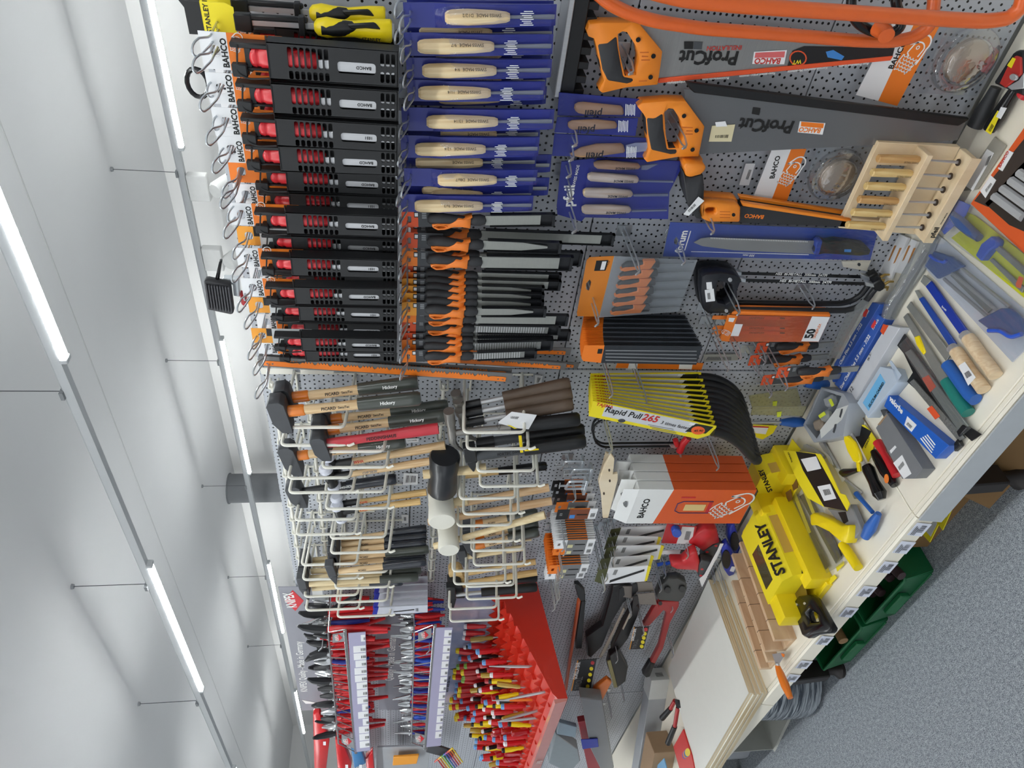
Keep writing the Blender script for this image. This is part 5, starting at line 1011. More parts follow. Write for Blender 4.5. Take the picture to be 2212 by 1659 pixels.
# ---- four orange saw boxes with hang tabs
WHB = mat('box_white', '#e6e7e6', .5, var=.02); OBX = mat('box_orange', '#da5b26', .5, var=.03)
for k in range(4):
    dep = .205 - .034 * (3 - k); 
    f0 = [(1381, 1057), (1635, 1059), (1598, 1131), (1352, 1131)]
    ref = [W(*p, .205) for p in f0]; L0 = ref[0]
    t = thing('saw_box', 'orange and white cardboard box of a fret saw set, %s of the four' % ('hindmost', 'third', 'second', 'front')[k], 'box', (L0.x, -dep, L0.z), (0, .0, 0), 'fret saw boxes')
    loc = [p - L0 for p in ref]; c = [(p.x, p.z) for p in loc]
    def lerp2(a, b, f): return (a[0] + (b[0] - a[0]) * f, a[1] + (b[1] - a[1]) * f)
    wtop, wbot = lerp2(c[0], c[1], .29), lerp2(c[3], c[2], .23)
    bx = obj('box', prism([wtop, c[1], c[2], wbot], 0, .031), OBX, t, bevel=.0006); obj('white_end', prism([c[0], wtop, wbot, c[3]], 0, .031), WHB, bx, bevel=.0006)
    tb = obj('hang_tab', ([(c[0][0], .0, c[0][1]), (c[3][0], .0, c[3][1]), (c[3][0] + .012, .012, c[3][1] + .04), (c[0][0] - .012, .012, c[0][1] + .04), (c[0][0] - .012, .0135, c[0][1] + .04), (c[3][0] + .012, .0135, c[3][1] + .04), (c[3][0], .0015, c[3][1]), (c[0][0], .0015, c[0][1])], [(0, 1, 2, 3), (4, 5, 6, 7), (0, 3, 4, 7), (1, 6, 5, 2), (2, 5, 4, 3), (0, 7, 6, 1)]), WHB, t, smooth=0)
    m_ = lerp2(c[0], c[3], .45); obj('hang_slot', prism([(m_[0] - .012, m_[1] + .016), (m_[0] + .012, m_[1] + .02), (m_[0] + .012, m_[1] + .024), (m_[0] + .003, m_[1] + .03), (m_[0] - .003, m_[1] + .028), (m_[0] - .012, m_[1] + .021)], .002, .0075), mat('slot_dark', '#77797a', .6), tb, smooth=0)
    ex = (V(c[0]) - V(c[3])); A = V((c[3][0] + ex.x * .16, -.0006, c[3][1] + ex.y * .16 - .046)); B = V((c[3][0] + ex.x * .72, -.0006, c[3][1] + ex.y * .72 - .046))
    ftext(bx, 'BAHCO', A, B, INK, (0, 0, 1), bold=.03)
    fc = lerp2(lerp2(c[0], c[3], .55), lerp2(c[1], c[2], .55), .83); fish(bx, (fc[0] + .006, -.0006, fc[1]), .085, WHB, rot=-2.3)
    ftext(bx, 'BAHCO', V((c[0][0] + .0006, .027, c[0][1] - .045)), V((c[0][0] + .0006, .004, c[0][1] - .045)), INK, (0, 0, 1), bold=.03) if 0 else None
    pr_ = lambda f, g: lerp2(lerp2(c[0], c[3], g), lerp2(c[1], c[2], g), f)
    obj('printed_saw', [tube([(p[0], -.0008, p[1]) for p in [pr_(.37 + .3 * f, .5 + .17 * h) for f, h in ((1, -1), (.15, -1), (.0, -.6), (0, .6), (.15, 1), (1, 1))]], .0016, 5)], mat('print_navy', '#3b2f63', .5), bx)
    obj('printed_board', prism([pr_(.44, .42), pr_(.62, .42), pr_(.62, .6), pr_(.44, .6)], -.0009, -.0004), mat('print_wood', '#dcc083', .5), bx, smooth=0); obj('printed_handle', prism([pr_(.64, .36), pr_(.67, .36), pr_(.67, .66), pr_(.64, .66)], -.0010, -.0004), RED, bx, smooth=0)
    obj('printed_file', prism([pr_(.38, .2), pr_(.5, .2), pr_(.5, .235), pr_(.38, .235)], -.0009, -.0004), RED, bx, smooth=0)
# ---- wooden saw jig plates
JG = wood('jig_wood', '#dcc8a6', '#eadbc0', .55, (5, 5, 2))
for k, (q, d) in enumerate(((X3([(215, 865), (260, 885), (240, 1120), (165, 1250), (140, 1130)]), .11), (X3([(200, 990), (265, 880), (295, 920), (280, 1070), (325, 1060), (325, 1120), (235, 1480), (185, 1480), (170, 1260), (150, 1130)]), .16))):
    t = wthing('jig_plate', 'pale wooden saw jig plate with drilled holes, %s of two' % ('rear', 'front')[k], 'wood plate', *q[0], d); wpart(t, 'plate', q, d, .008, JG, bevel=.0008)
    for x, y in ((245, 1030), (250, 1130), (195, 1250)) if k else (): wpart(t, 'hole', X3([(x + 9 * math.cos(a), y + 14 * math.sin(a)) for a in [j * .785 for j in range(8)]]), d + .0006, .001, mat('hole_dark', '#3a2c1e', .8), smooth=0)
# ---- small zinc clamps
for k, (px, py) in enumerate(((1232, 1005), (1250, 1022), (1240, 1048))):
    t = wthing('screw_clamp', 'small zinc screw clamp hanging on the hook, %s of three' % ('top', 'middle', 'lowest')[k], 'clamp', px, py, .10 + .03 * k)
    obj('frame', tube(fillet([(.03, -.01, -.03), (.03, -.01, .02), (-.03, .01, .02), (-.03, .01, -.03)], .006, 3), .004, 6), ZINC, t); obj('table', box(-.032, .034, -.014, .012, -.036, -.028), ZINC, t, bevel=.001); obj('screw', cyl((0, 0, -.028), (0, -.002, .045), .003, 8), ZINC, t); obj('tommy_bar', cyl((-.014, 0, .042), (.014, -.002, .044), .0018, 6), ZINC, t)
p = W(1225, 985, 0); peg_hook(p.x, p.z, .17, 'zinc peg hook carrying the small clamps', 'hooks of the blade cards', 'v')
# ---- rows of carded jigsaw blades
BCG = mat('card_grey', '#7b7c7e', .5); BRN = mat('card_brown', '#7a4128', .5)
def blade_card(lab, x, z, dep, w, h, kind, grp):
    """card hung flat to the wall, w wide, h tall, origin at its top left"""
    key = (w, h, kind)
    if key in _bc: return dup(_bc[key], (x, -dep, z), None, lab, grp)
    t = thing('jigsaw_blade_card', lab, 'blade card', (x, -dep, z), group=grp); _bc[key] = t
    m1 = {'o': ORANGE, 'w': WHITE, 'k': BLACK}[kind]
    c = obj('hang_card', prism([(0, 0), (w, 0), (w, -h * .3), (0, -h * .3)], 0, .0012, 'y', [rrect(w * .35, w * .65, -h * .14, -h * .07, .002)]), m1, t, smooth=0)
    obj('card_edge', box(w - .001, w + .0006, .0005, .004, -h * .8, -h * .3), ORANGE, t, smooth=0)
    obj('card_body', box(0, w, 0, .0035, -h * .8, -h * .3), BCG if kind != 'k' else BRN, t, smooth=0); obj('card_foot', box(0, w, 0, .0035, -h, -h * .8), WHITE, t, smooth=0)
    obj('print', [box(w * .1, w * .45, -.0006, 0, -h * .46, -h * .33)], mat('pale_print', '#d9d3a5', .5) if kind != 'k' else mat('print_blue'), c, smooth=0)
    obj('blade', box(w * .42, w * .5, -.0012, 0, -h * .76, -h * .5), BLACK, t, smooth=0); barcode(t, [(w * .15, -h * .85), (w * .6, -h * .85), (w * .6, -h * .96), (w * .15, -h * .96)], lambda a, b: (a, -.0006, b), n=8)
    return t
_bc = {}
G1, G2, G3 = 'dark jigsaw blade cards', 'orange topped jigsaw blade cards', 'white topped jigsaw blade cards'
def row(lab, c, n, d0, d1, kinds, w, h, g):
    p = W(*c, d1)
    for k in range(n): blade_card(lab, p.x + random.uniform(-.0015, .0015), p.z - .001 * (n - k) * .3, d0 + (d1 - d0) * k / (n - 1), w, h, kinds[k % len(kinds)], g)
row('jigsaw blade card with dark sleeve in the row behind the jig plates', (1200, 1122), 5, .05, .16, 'kkkok', .05, .125, G1)
row('jigsaw blade card with white top in the tight upper row', (1196, 1186), 15, .045, .165, 'w', .048, .13, G2)
row('jigsaw blade card with orange top under the white topped row', (1193, 1199), 2, .15, .16, 'o', .048, .13, G2)
row('jigsaw blade card with orange top in the tight lower row', (1182, 1240), 14, .045, .17, 'o', .052, .135, G3)
row('jigsaw blade card with white top at the bottom of the lower row', (1176, 1252), 4, .14, .165, 'w', .052, .135, G3)
for px, py, L in ((1200, 1075, .2), (1203, 1085, .2), (1192, 1110, .24), (1188, 1135, .22), (1185, 1150, .26), (1182, 1165, .25), (1178, 1185, .24)): p = W(px, py, 0); peg_hook(p.x, p.z, L, 'zinc peg hook running through the jigsaw blade cards', 'hooks of the blade cards', 'v')
# ---- white packs of saw blades with yellow ends
for k, (x0, y0, x1, y1, dep) in enumerate(((1342, 1140, 1442, 1136, .06), (1335, 1158, 1422, 1160, .09), (1332, 1180, 1428, 1178, .12), (1320, 1205, 1406, 1200, .15), (1314, 1228, 1400, 1222, .19))):
    t = wthing('sabre_blade_pack', 'white carded saw blade pack with yellow end, number %s from the wall' % ('one', 'two', 'three', 'four', 'five')[k], 'blade pack', x0, y0, dep)
    q = [(x0, y0), (x1, y1), (x1 - 8, y1 + 28 + 1.5 * k), (x0 - 10, y0 + 30 + k)]
    c = wpart(t, 'card', q, dep, .003, WHITE, smooth=0); wpart(t, 'yellow_end', [q[1], (q[1][0] + 7, q[1][1] + 2), (q[2][0] + 6, q[2][1] - 1), q[2]], dep, .003, YELC, bevel=.0008); wpart(t, 'hang_tab', [(x0 - 22, y0 + 4), q[0], q[3], (x0 - 30, y0 + 28)], dep, .001, mat('olive_card', '#4c4f2c', .5), smooth=0)
    wpart(t, 'blade', [(x0 + 4, y0 + 26), (x1 - 8, y1 + 8), (x1 - 8, y1 + 12), (x0 + 2, y0 + 31)], dep + .0015, .001, BLACK, smooth=0)
    for j in range(5): wpart(c, 'small_print', [(x0 + 14 + 1.5 * j, y0 + 3), (x0 + 15 + 1.5 * j, y0 + 3), (x0 + 10 + 1.5 * j, y0 + 14), (x0 + 9 + 1.5 * j, y0 + 14)], dep + .0006, .0003, INKG, smooth=0)
    p = W(x0 - 12, y0 + 12, 0); peg_hook(W(x0 - 14, y0 + 14, dep).x, W(x0 - 14, y0 + 14, dep).z, dep + .06, 'zinc peg hook holding a white saw blade pack', 'hooks of the saw blade packs', 'v')
# ---- red corner clamps, blue suction lifters and small blisters
Y7 = lambda p: Q(1320, 1090, 3.969, p)
for k, (q1, q2, dep) in enumerate(((Y7([(665, 340), (740, 260), (820, 215), (910, 215), (935, 330), (880, 345), (790, 410), (745, 375)]), Y7([(775, 460), (800, 400), (930, 335), (960, 345), (890, 500), (780, 480)]), .08), (Y7([(515, 500), (620, 500), (680, 440), (740, 410), (765, 500), (750, 600), (725, 570), (560, 560), (520, 540)]), Y7([(755, 520), (780, 480), (890, 500), (830, 625), (750, 620)]), .12))):
    t = wthing('corner_clamp', 'red corner saw guide with dark grey jaw, %s one' % ('upper', 'lower')[k], 'clamp', *q1[0], dep); wpart(t, 'red_body', q1, dep + .02, .04, RED, bevel=.006, smooth=60); b = wpart(t, 'grey_jaw', q2, dep + .02, .03, DGREY, bevel=.002); wpart(t, 'card', Y7([(940, 340), (965, 335), (780, 710), (755, 640), (800, 600)]) if k else Y7([(935, 335), (965, 335), (900, 480), (880, 470)]), dep + .024, .001, WHITE, smooth=0)
    for x, y in ((900, 355), (825, 408)) if not k else ((780, 555), (770, 610)): wpart(b, 'red_pin', Y7([(x + 14 * math.cos(a), y + 8 * math.sin(a)) for a in [j * .785 for j in range(8)]]), dep + .0206, .001, RED, smooth=0)
BLU = mat('lifter_blue', '#2636a8', .35)
for k, (q, c, dep) in enumerate(((Y7([(1010, 200), (1060, 170), (1110, 330), (1180, 470), (1120, 500), (1060, 470), (1000, 300)]), (1062, 320), .07), (Y7([(950, 380), (1000, 340), (1090, 480), (1060, 600), (1010, 620), (970, 560)]), (990, 475), .11))):
    t = wthing('suction_lifter', 'blue suction lifter with black rubber disc, %s one' % ('upper', 'lower')[k], 'suction lifter', *q[0], dep); wpart(t, 'body', q, dep, .03, BLU, bevel=.004, smooth=60); wpart(t, 'rubber_disc', Y7([(c[0] + 38 * math.cos(a), c[1] + 78 * math.sin(a)) for a in [j * .349 for j in range(18)]]), dep + .006, .006, BLACK, bevel=.001); wpart(t, 'sticker', Y7([(c[0] + 45, c[1] + 55), (c[0] + 80, c[1] + 60), (c[0] + 60, c[1] + 105), (c[0] + 28, c[1] + 95)]), dep + .003, .001, WHITE, smooth=0)
t = wthing('red_blister', 'small red and white blister card with blue cap', 'blister', 1440, 1150, .09); wpart(t, 'card', Y7([(480, 165), (735, 190), (695, 340), (430, 330)]), .09, .001, RED, smooth=0); c = wpart(t, 'white_panel', Y7([(610, 190), (715, 195), (690, 338), (560, 335)]), .0905, .0005, WHITE, smooth=0); barcode(c, Y7([(645, 228), (690, 230), (668, 305), (625, 302)]), lambda px, py: wl(c, px, py, .091)); wpart(t, 'blue_cap', Y7([(565 + 42 * math.cos(a), 250 + 38 * math.sin(a)) for a in [j * .523 for j in range(12)]]), .11, .02, mat('cap_blue', '#2f5ac8', .35), bevel=.004)
t = wthing('blue_clip_card', 'clear pack of small blue clips', 'clip pack', 1430, 1218, .03); wpart(t, 'card', Y7([(390, 500), (600, 475), (590, 510), (400, 560)]), .03, .001, FILM, smooth=0)
for j in range(3): wpart(t, 'clip', Y7([(395 + 70 * j, 510 - 10 * j), (450 + 70 * j, 498 - 10 * j), (445 + 70 * j, 520 - 10 * j), (400 + 70 * j, 535 - 10 * j)]), .036, .005, mat('cap_blue'), bevel=.001)
t = wthing('flat_blade_pack', 'flat printed blister with dark insert hanging sideways', 'blister', 1470, 1192, .08); wpart(t, 'card', Y7([(420, 395), (700, 385), (660, 425), (390, 428)]), .08, .002, WHITE, smooth=0); wpart(t, 'insert', Y7([(600, 390), (690, 388), (655, 420), (590, 420)]), .0815, .001, DGREY, smooth=0)
for px, py, L in ((1428, 1205, .08), (1413, 1215, .12), (1520, 1180, .15), (1545, 1210, .15), (1465, 1130, .14)): p = W(px, py, 0); peg_hook(p.x, p.z, L, 'bare zinc peg hook near the red corner clamps', 'hooks near the corner clamps', 'v')
t = wthing('yellow_blade_card', 'yellow carded blade with white and red panel hanging low behind the shelf', 'blade card', 1640, 930, .02); wpart(t, 'card', X3([(1600, 600), (1830, 610), (1790, 680), (1690, 740), (1630, 720)]), .02, .001, YELC, smooth=0); wpart(t, 'panel', X3([(1590, 610), (1750, 620), (1720, 690), (1625, 680)]), .021, .001, WHITE, smooth=0); wpart(t, 'stripe', X3([(1600, 612), (1750, 620), (1748, 630), (1598, 624)]), .0215, .0005, INKR, smooth=0)
for k, q in enumerate((X3([(1560, 330), (2020, 260), (2060, 420), (1600, 470)]), X3([(1600, 430), (2110, 430), (2070, 520), (1580, 510)]))):
    t = wthing('clear_bag', 'crumpled clear bag with small parts hanging on the low hook, %s' % ('upper', 'lower')[k], 'bag', *q[0], .06 + .05 * k); wpart(t, 'film', q, .06 + .05 * k, .004, clear('bag_film', '#d9d6b8', .2, .35, .22), bevel=.001); wpart(t, 'sticker', [(q[0][0] + 52, q[0][1] + 12), (q[0][0] + 62, q[0][1] + 11), (q[0][0] + 60, q[0][1] + 22), (q[0][0] + 52, q[0][1] + 23)], .062 + .05 * k, .0005, mat('neon_yellow', '#dbe83a', .5), smooth=0)
for px, py, dep, lab in ((1720, 912, .06, 'blue handle end poking from behind the parts box'), (1772, 830, .03, 'dark blue handle end beside the boxes of saw files')):
    t = wthing('blue_file', lab, 'file', px, py, dep); obj('handle', loft([(-.03, 0, 0, .007, .007), (-.02, 0, 0, .0135, .0135), (.01, 0, 0, .016, .016), (.035, 0, 0, .012, .012), (.05, 0, 0, .009, .009)], 14), mat('handle_blue', '#2a62b4', .4), t); obj('blade', cyl((0, 0, .05), (0, 0, .2), .004, 8), STEEL, t)
# ================================================================ bay three: pliers wall
GRP_ = mat('poster_grey', '#8f9099', .45, var=.04, scale=3)
t = wthing('header_panel', 'grey printed header panel with red diamond logo above the pliers', 'sign', 605, 1270, .012)
hp = wpart(t, 'panel', [(601, 1269), (652, 1535), (712, 1532), (672, 1268)], .012, .004, GRP_, smooth=0)
dm = wpart(t, 'diamond', [(614.5, 1297), (632, 1275), (656, 1298), (638, 1320)], .013, .0006, mat('knipex_red', '#d4202c', .45), smooth=0); wtext(dm, 'KNIPEX', (641, 1312), (632, 1280), .0138, INKW, sy=1.6, bold=.03)
wtext(hp, 'KNIPEX Quality - Made in Germany', (664, 1494), (652, 1386), .013, INKW, sy=1.3); wpart(hp, 'white_tip', [(652, 1512), (693, 1520), (660, 1520)], .0132, .0004, INKW, smooth=0)
t = wthing('printed_panel', 'grey printed panel behind the lower pliers rack', 'sign', 830, 1330, .012); hp = wpart(t, 'panel', [(815, 1330), (905, 1330), (893, 1535), (818, 1533)], .012, .004, GRP_, smooth=0); wtext(hp, 'Quality - Made in Germany', (848, 1470), (856, 1372), .013, INKW, sy=1.3)
def cloudmat():
    m, nt, b = _new('cloud_print'); tc = nt.nodes.new('ShaderNodeTexCoord'); n = nt.nodes.new('ShaderNodeTexNoise'); n.inputs['Scale'].default_value = 5; n.inputs['Detail'].default_value = 6; nt.links.new(tc.outputs['Object'], n.inputs[0])
    r = nt.nodes.new('ShaderNodeValToRGB'); e = r.color_ramp.elements; e[0].position = .3; e[0].color = lin('#5d6f93'); e[1].position = .7; e[1].color = lin('#c9b6bd'); k = e.new(.5); k.color = lin('#9098b4')
    nt.links.new(n.outputs[0], r.inputs[0]); nt.links.new(r.outputs[0], b.inputs['Base Color']); b.inputs['Roughness'].default_value = .5; return m
t = wthing('cloud_poster', 'poster of a cloudy sky with a small tower', 'poster', 1000, 1400, .012); c = wpart(t, 'sheet', [(975, 1262), (1095, 1262), (1085, 1517), (958, 1517)], .012, .003, cloudmat(), smooth=0)
TW = mat('tower_print', '#4a4653', .6); wpart(c, 'printed_tower', Q(880, 1240, 3.96, [(360, 815), (430, 800), (440, 780), (520, 775), (560, 800), (640, 800), (640, 870), (540, 860), (440, 870), (430, 830)]), .0125, .0004, TW, smooth=0); wtext(c, 'work with the best.', Q(880, 1240, 3.96, [(348, 1010)])[0], Q(880, 1240, 3.96, [(372, 870)])[0], .0126, INK)
CHROME = mat('chrome', '#b9bbbd', .2, .8); HB2 = mat('plier_black', '#26272a', .35); RB = mat('plier_red', '#cf2026', .3); BB = mat('plier_blue', '#2b3c9c', .3)
# ---- pliers: one of each kind, then copies
_pl = {}
def pliers(kind):
    if kind in _pl: return dup(_pl[kind])
    t = thing('pliers', '', 'pliers', group='pliers in the wire racks'); _pl[kind] = t
    hm, h1, h2, ln = {'bk': (HB2, RB, RB, .11), 'ch': (CHROME, RB, BB, .10), 'cr': (CHROME, RB, RB, .10), 'cb': (CHROME, mat('cap_blue', '#2f5ac8', .35), mat('cap_blue'), .09), 'wp': (HB2, RB, RB, .15), 'nn': (CHROME, RB, BB, .10)}[kind]
    if kind == 'wp': g = [tube([(0, 0, 0), (.004, 0, .03), (.012, 0, .055), (.022, 0, .065)], [.009, .010, .008, .004], 8), tube([(0, 0, .01), (-.004, 0, .03), (.002, 0, .05), (.014, 0, .052)], [.008, .008, .006, .003], 8)]
    elif kind == 'nn': g = [tube([(s * .006, 0, 0), (s * .004, 0, .02), (s * .0015, 0, .065)], [.006, .005, .0015], 8) for s in (-1, 1)]
    else: g = [tube([(s * .007, 0, 0), (s * .008, 0, .018), (s * .003, 0, .042)], [.008, .007, .003], 8) for s in (-1, 1)]
    hd = obj('jaws', g, hm, t); obj('pivot', cyl((0, -.010, .004), (0, .010, .004), .006, 10), CHROME, hd)
    for s, m_ in ((-1, h1), (1, h2)): obj('grip', tube([(s * .006, 0, -.004), (s * .013, 0, -.03), (s * .014, 0, -ln * .6), (s * .010, 0, -ln)], [.0055, .0065, .0065, .004], 8), m_, t)
    return t
LBK = {'bk': 'red gripped pliers with black jaws', 'ch': 'chromed pliers with red and blue grips', 'cr': 'chromed pliers with red grips', 'cb': 'chromed pliers with all blue grips', 'wp': 'red gripped water pump pliers with black jaws', 'nn': 'needle nose pliers with red and blue grips'}
LIL = mat('strip_lilac', '#a9a6c2', .4, var=.03)
def pliers_rack(lab, row_, r0, r1, u0, u1, strip, dep, kinds, heads, n, tags):
    t = thing('pliers_rack', lab, 'rack', tuple(W(*r0, dep))); L = t.location
    A, B, C_, E_ = wl(t, *r0, dep), wl(t, *r1, dep), wl(t, *u0, dep), wl(t, *u1, dep)
    obj('front_rail', box(min(A.x, B.x), max(A.x, B.x), -.008, .004, (A.z + B.z) / 2 - .006, (A.z + B.z) / 2 + .006), CHROME, t, bevel=.002)
    obj('top_rod', tube([C_, E_], .003, 6), CHROME, t)
    for k in range(17):
        f = k / 16; p, q = C_.lerp(E_, f), A.lerp(B, f); obj('divider', tube(fillet([p + V((0, dep - .005, 0)), p, q], .006, 3), .0022, 6), CHROME, t)
    s_ = wpart(t, 'label_strip', strip, dep + .008, .003, LIL, smooth=0)
    for a, b in tags:
        top = V(strip[0]).lerp(V(strip[3]), a); bot = V(strip[1]).lerp(V(strip[2]), a); top2 = V(strip[0]).lerp(V(strip[3]), a + .055); bot2 = V(strip[1]).lerp(V(strip[2]), a + .055)
        q = [tuple(top.lerp(bot, b)), tuple(top.lerp(bot, .97)), tuple(top2.lerp(bot2, .97)), tuple(top2.lerp(bot2, b))]
        l = wpart(s_, 'price_tag', q, dep + .0086, .0005, WHITE, smooth=0); c0 = V(q[0]).lerp(V(q[1]), .6); d0 = V(q[3]).lerp(V(q[2]), .6); barcode(l, [c0.lerp(d0, .4), V(q[1]).lerp(V(q[2]), .4), V(q[1]).lerp(V(q[2]), .8), c0.lerp(d0, .8)], lambda px, py: wl(l, px, py, dep + .0092), n=5)
    for f in (.06, .94):
        p = V(u0).lerp(V(u1), f); q = V(r0).lerp(V(r1), f); a, b = p.lerp(q, .22), p.lerp(q, .95)
        pl = wpart(t, 'logo_plate', [(a.x, a.y - 9), (b.x, b.y - 10), (b.x, b.y + 10), (a.x, a.y + 9)], dep + .006, .001, GREY, smooth=0); m = a.lerp(b, .5); wpart(pl, 'diamond', [(m.x - 8, m.y), (m.x, m.y - 8), (m.x + 8, m.y), (m.x, m.y + 8)], dep + .0068, .0006, mat('knipex_red'), smooth=0); wtext(pl, 'KNIPEX', (m.x + 1, m.y + 6), (m.x - 1, m.y - 6), dep + .0078, INKW, sy=1.5)
    for k in range(n):
        f = (k + .6) / n; p = V(u0).lerp(V(u1), f)
        for j, dd in enumerate((dep - .03, dep - .085, dep - .14)):
            if j and random.random() < .12: continue
            kd = kinds[(k + j * 3) % len(kinds)]
            o = pliers(kd); q = W(p.x, p.y, dep); o.location = (q.x + random.uniform(-.006, .006), -dd, q.z + random.uniform(-.004, .012)); o.rotation_euler = (random.uniform(-.12, .12), random.uniform(-.1, .1), random.choice((0, math.pi)) + random.uniform(-.8, .8))
            sc_ = 1.4 if row_ == 'upper' else 1.12; o.scale = (sc_, sc_, sc_); o['label'] = LBK[kd] + ' in the %s wire rack' % row_; o['group'] = LBK[kd] + ' of the %s rack' % row_
tg = [(.02, .72)] + [(.11 + .062 * k, .25 if k in (0, 1, 3, 4) else (.6 if k in (8, 10) else .33)) for k in range(14)]
pliers_rack('wire rack with lilac label strip holding black jawed pliers, upper row', 'upper', (745, 1360), (769, 1625), (709, 1366), (731, 1606), [(752, 1369), (789.5, 1366), (799.6, 1621), (767, 1625)], .20, ['wp', 'bk', 'bk', 'wp', 'ch', 'bk', 'cr'], 0, 15, tg)
pliers_rack('wire rack with lilac label strip holding chromed pliers, lower row', 'lower', (935, 1350), (921, 1616), (895, 1366), (889, 1604), [(941, 1357), (977.6, 1356), (952, 1611), (921, 1614)], .20, ['ch', 'nn', 'ch', 'ch', 'cb', 'ch', 'nn', 'cr'], 0, 15, [(.02 + .066 * k, .55) for k in range(14)])
# ---- larger red tools, packs and grips between hammer rack and pliers
for k, (a, b, dep, kd) in enumerate((((668, 1362), (800, 1343), .12, 'wp'), ((660, 1378), (745, 1372), .16, 'wp'), ((855, 1300), (940, 1297), .1, 'cr'), ((862, 1318), (940, 1312), .12, 'cr'), ((862, 1340), (950, 1332), .1, 'bk'), ((868, 1352), (950, 1345), .14, 'bk'))):
    o = pliers(kd); A, B = W(*a, dep), W(*b, dep); m = A.lerp(B, .35); o.location = m; o.rotation_euler = (0, math.atan2(A.x - B.x, A.z - B.z), .6); s_ = (A - B).length / .17; o.scale = (s_, s_, s_)
    o['label'] = LBK[kd] + ' hanging on a hook %s the pliers racks' % ('above' if k < 2 else 'between'); o['group'] = 'loose pliers beside the racks'
t = wthing('cable_cutter', 'black gripped cutting tool slanting behind the end of the hammer rack', 'cutter', 700, 1320, .1); wtube(t, 'grip', [(772, 1288, .1), (735, 1308, .1), (700, 1328, .1)], [.012, .011, .010], BLACK, 10); wtube(t, 'blade', [(700, 1328, .1), (672, 1345, .1), (640, 1352, .1)], [.006, .008, .003], CHROME, 8)
for k in range(5):
    y = 1253 + 15 * k; dep = .04 + .035 * k
    t = wthing('blade_wallet', 'grey-white packet with blue top and printed front, one of five on a hook', 'packet', 812, y, dep, 'blue topped packets'); q = [(822 - k, y), (924, y - 6), (924, y + 10), (818 - k, y + 16)]
    c = wpart(t, 'body', q, dep, .006, mat('packet_white', '#c9ccd6', .45), bevel=.0008); wpart(t, 'blue_top', [(812 - k, y), q[0], q[3], (808 - k, y + 17)], dep, .006, mat('lifter_blue'), bevel=.0008)
    if k == 4: wpart(c, 'print', [(850, y + 8), (895, y + 3), (895, y + 5), (850, y + 10)], dep + .0006, .0004, INK, smooth=0); barcode(c, [(898, y + 1), (904, y + 1), (904, y + 8), (898, y + 8)], lambda px, py: wl(c, px, py, dep + .0006), n=6)
for px, py, L in ((705, 1290, .2), (800, 1300, .12), (925, 1300, .2), (932, 1330, .2)): p = W(px, py, 0); peg_hook(p.x, p.z, L, 'zinc peg hook beside the pliers racks', 'hooks beside the pliers racks', 'v')
# ================================================================ red screwdriver display
RD = mat('display_red', '#c9301f', .3, var=.03, coat=.2)
x0, x1 = -2.462, -3.62
t = thing('screwdriver_display', 'sloping red screwdriver display with rows of pointed slots', 'display rack', (x0, 0, 1.0))
obj('base', [prism([(-.002, .045), (-.45, .0), (-.45, .018), (-.43, .035), (-.002, .19)], x1 - x0 + .006, -.006, 'x')], RD, t, bevel=.001)
obj('front_fascia', prism([(-.45, -.002), (-.458, .0), (-.466, .042), (-.45, .044)], x1 - x0, 0, 'x'), mat('fascia_glare', '#d58a80', .25, coat=.6), t, smooth=0); obj('side_panel', prism([(-.002, .043), (-.45, -.004), (-.45, .03), (-.43, .046), (-.002, .205)], -.004, 0, 'x'), RD, t, smooth=0)  # pink fascia colour paints in the lights' reflection on the glossy red front
TI = []
for j in range(8):
    d = .405 - .05 * j; z = .05 + .152 * (j / 7.0); TI.append((d, z))
    n = 20; pts = [(0, z - .02)]
    obj('slot_row', prism([(x1 - x0, z - .03)] + [q for k in range(n) for q in ((x1 - x0 + (x0 - x1) * (k + .1) / n, z - .004), (x1 - x0 + (x0 - x1) * (k + .5) / n, z + .016), (x1 - x0 + (x0 - x1) * (k + .9) / n, z - .004))] + [(0, z - .03)], -d - .002, -d + .002), RD, t, smooth=0)
    for k in range(0, n + 1, 2): obj('divider', box(x1 - x0 + (x0 - x1) * k / n - .0008, x1 - x0 + (x0 - x1) * k / n + .0008, -d - .024, -d + .024, z - .03, z - .008), RD, t, smooth=0)
text(t, 'PB', .03, (x1 * .4 - x0 * .4 - .1, -.4665, .008), mat('fascia_mark', '#c9b0aa', .4), bold=.03)
_sd = {}
CLR = mat('clear_red', '#b3141c', .12, coat=.8); CY = mat('clear_yellow', '#b79a3a', .15, coat=.6)
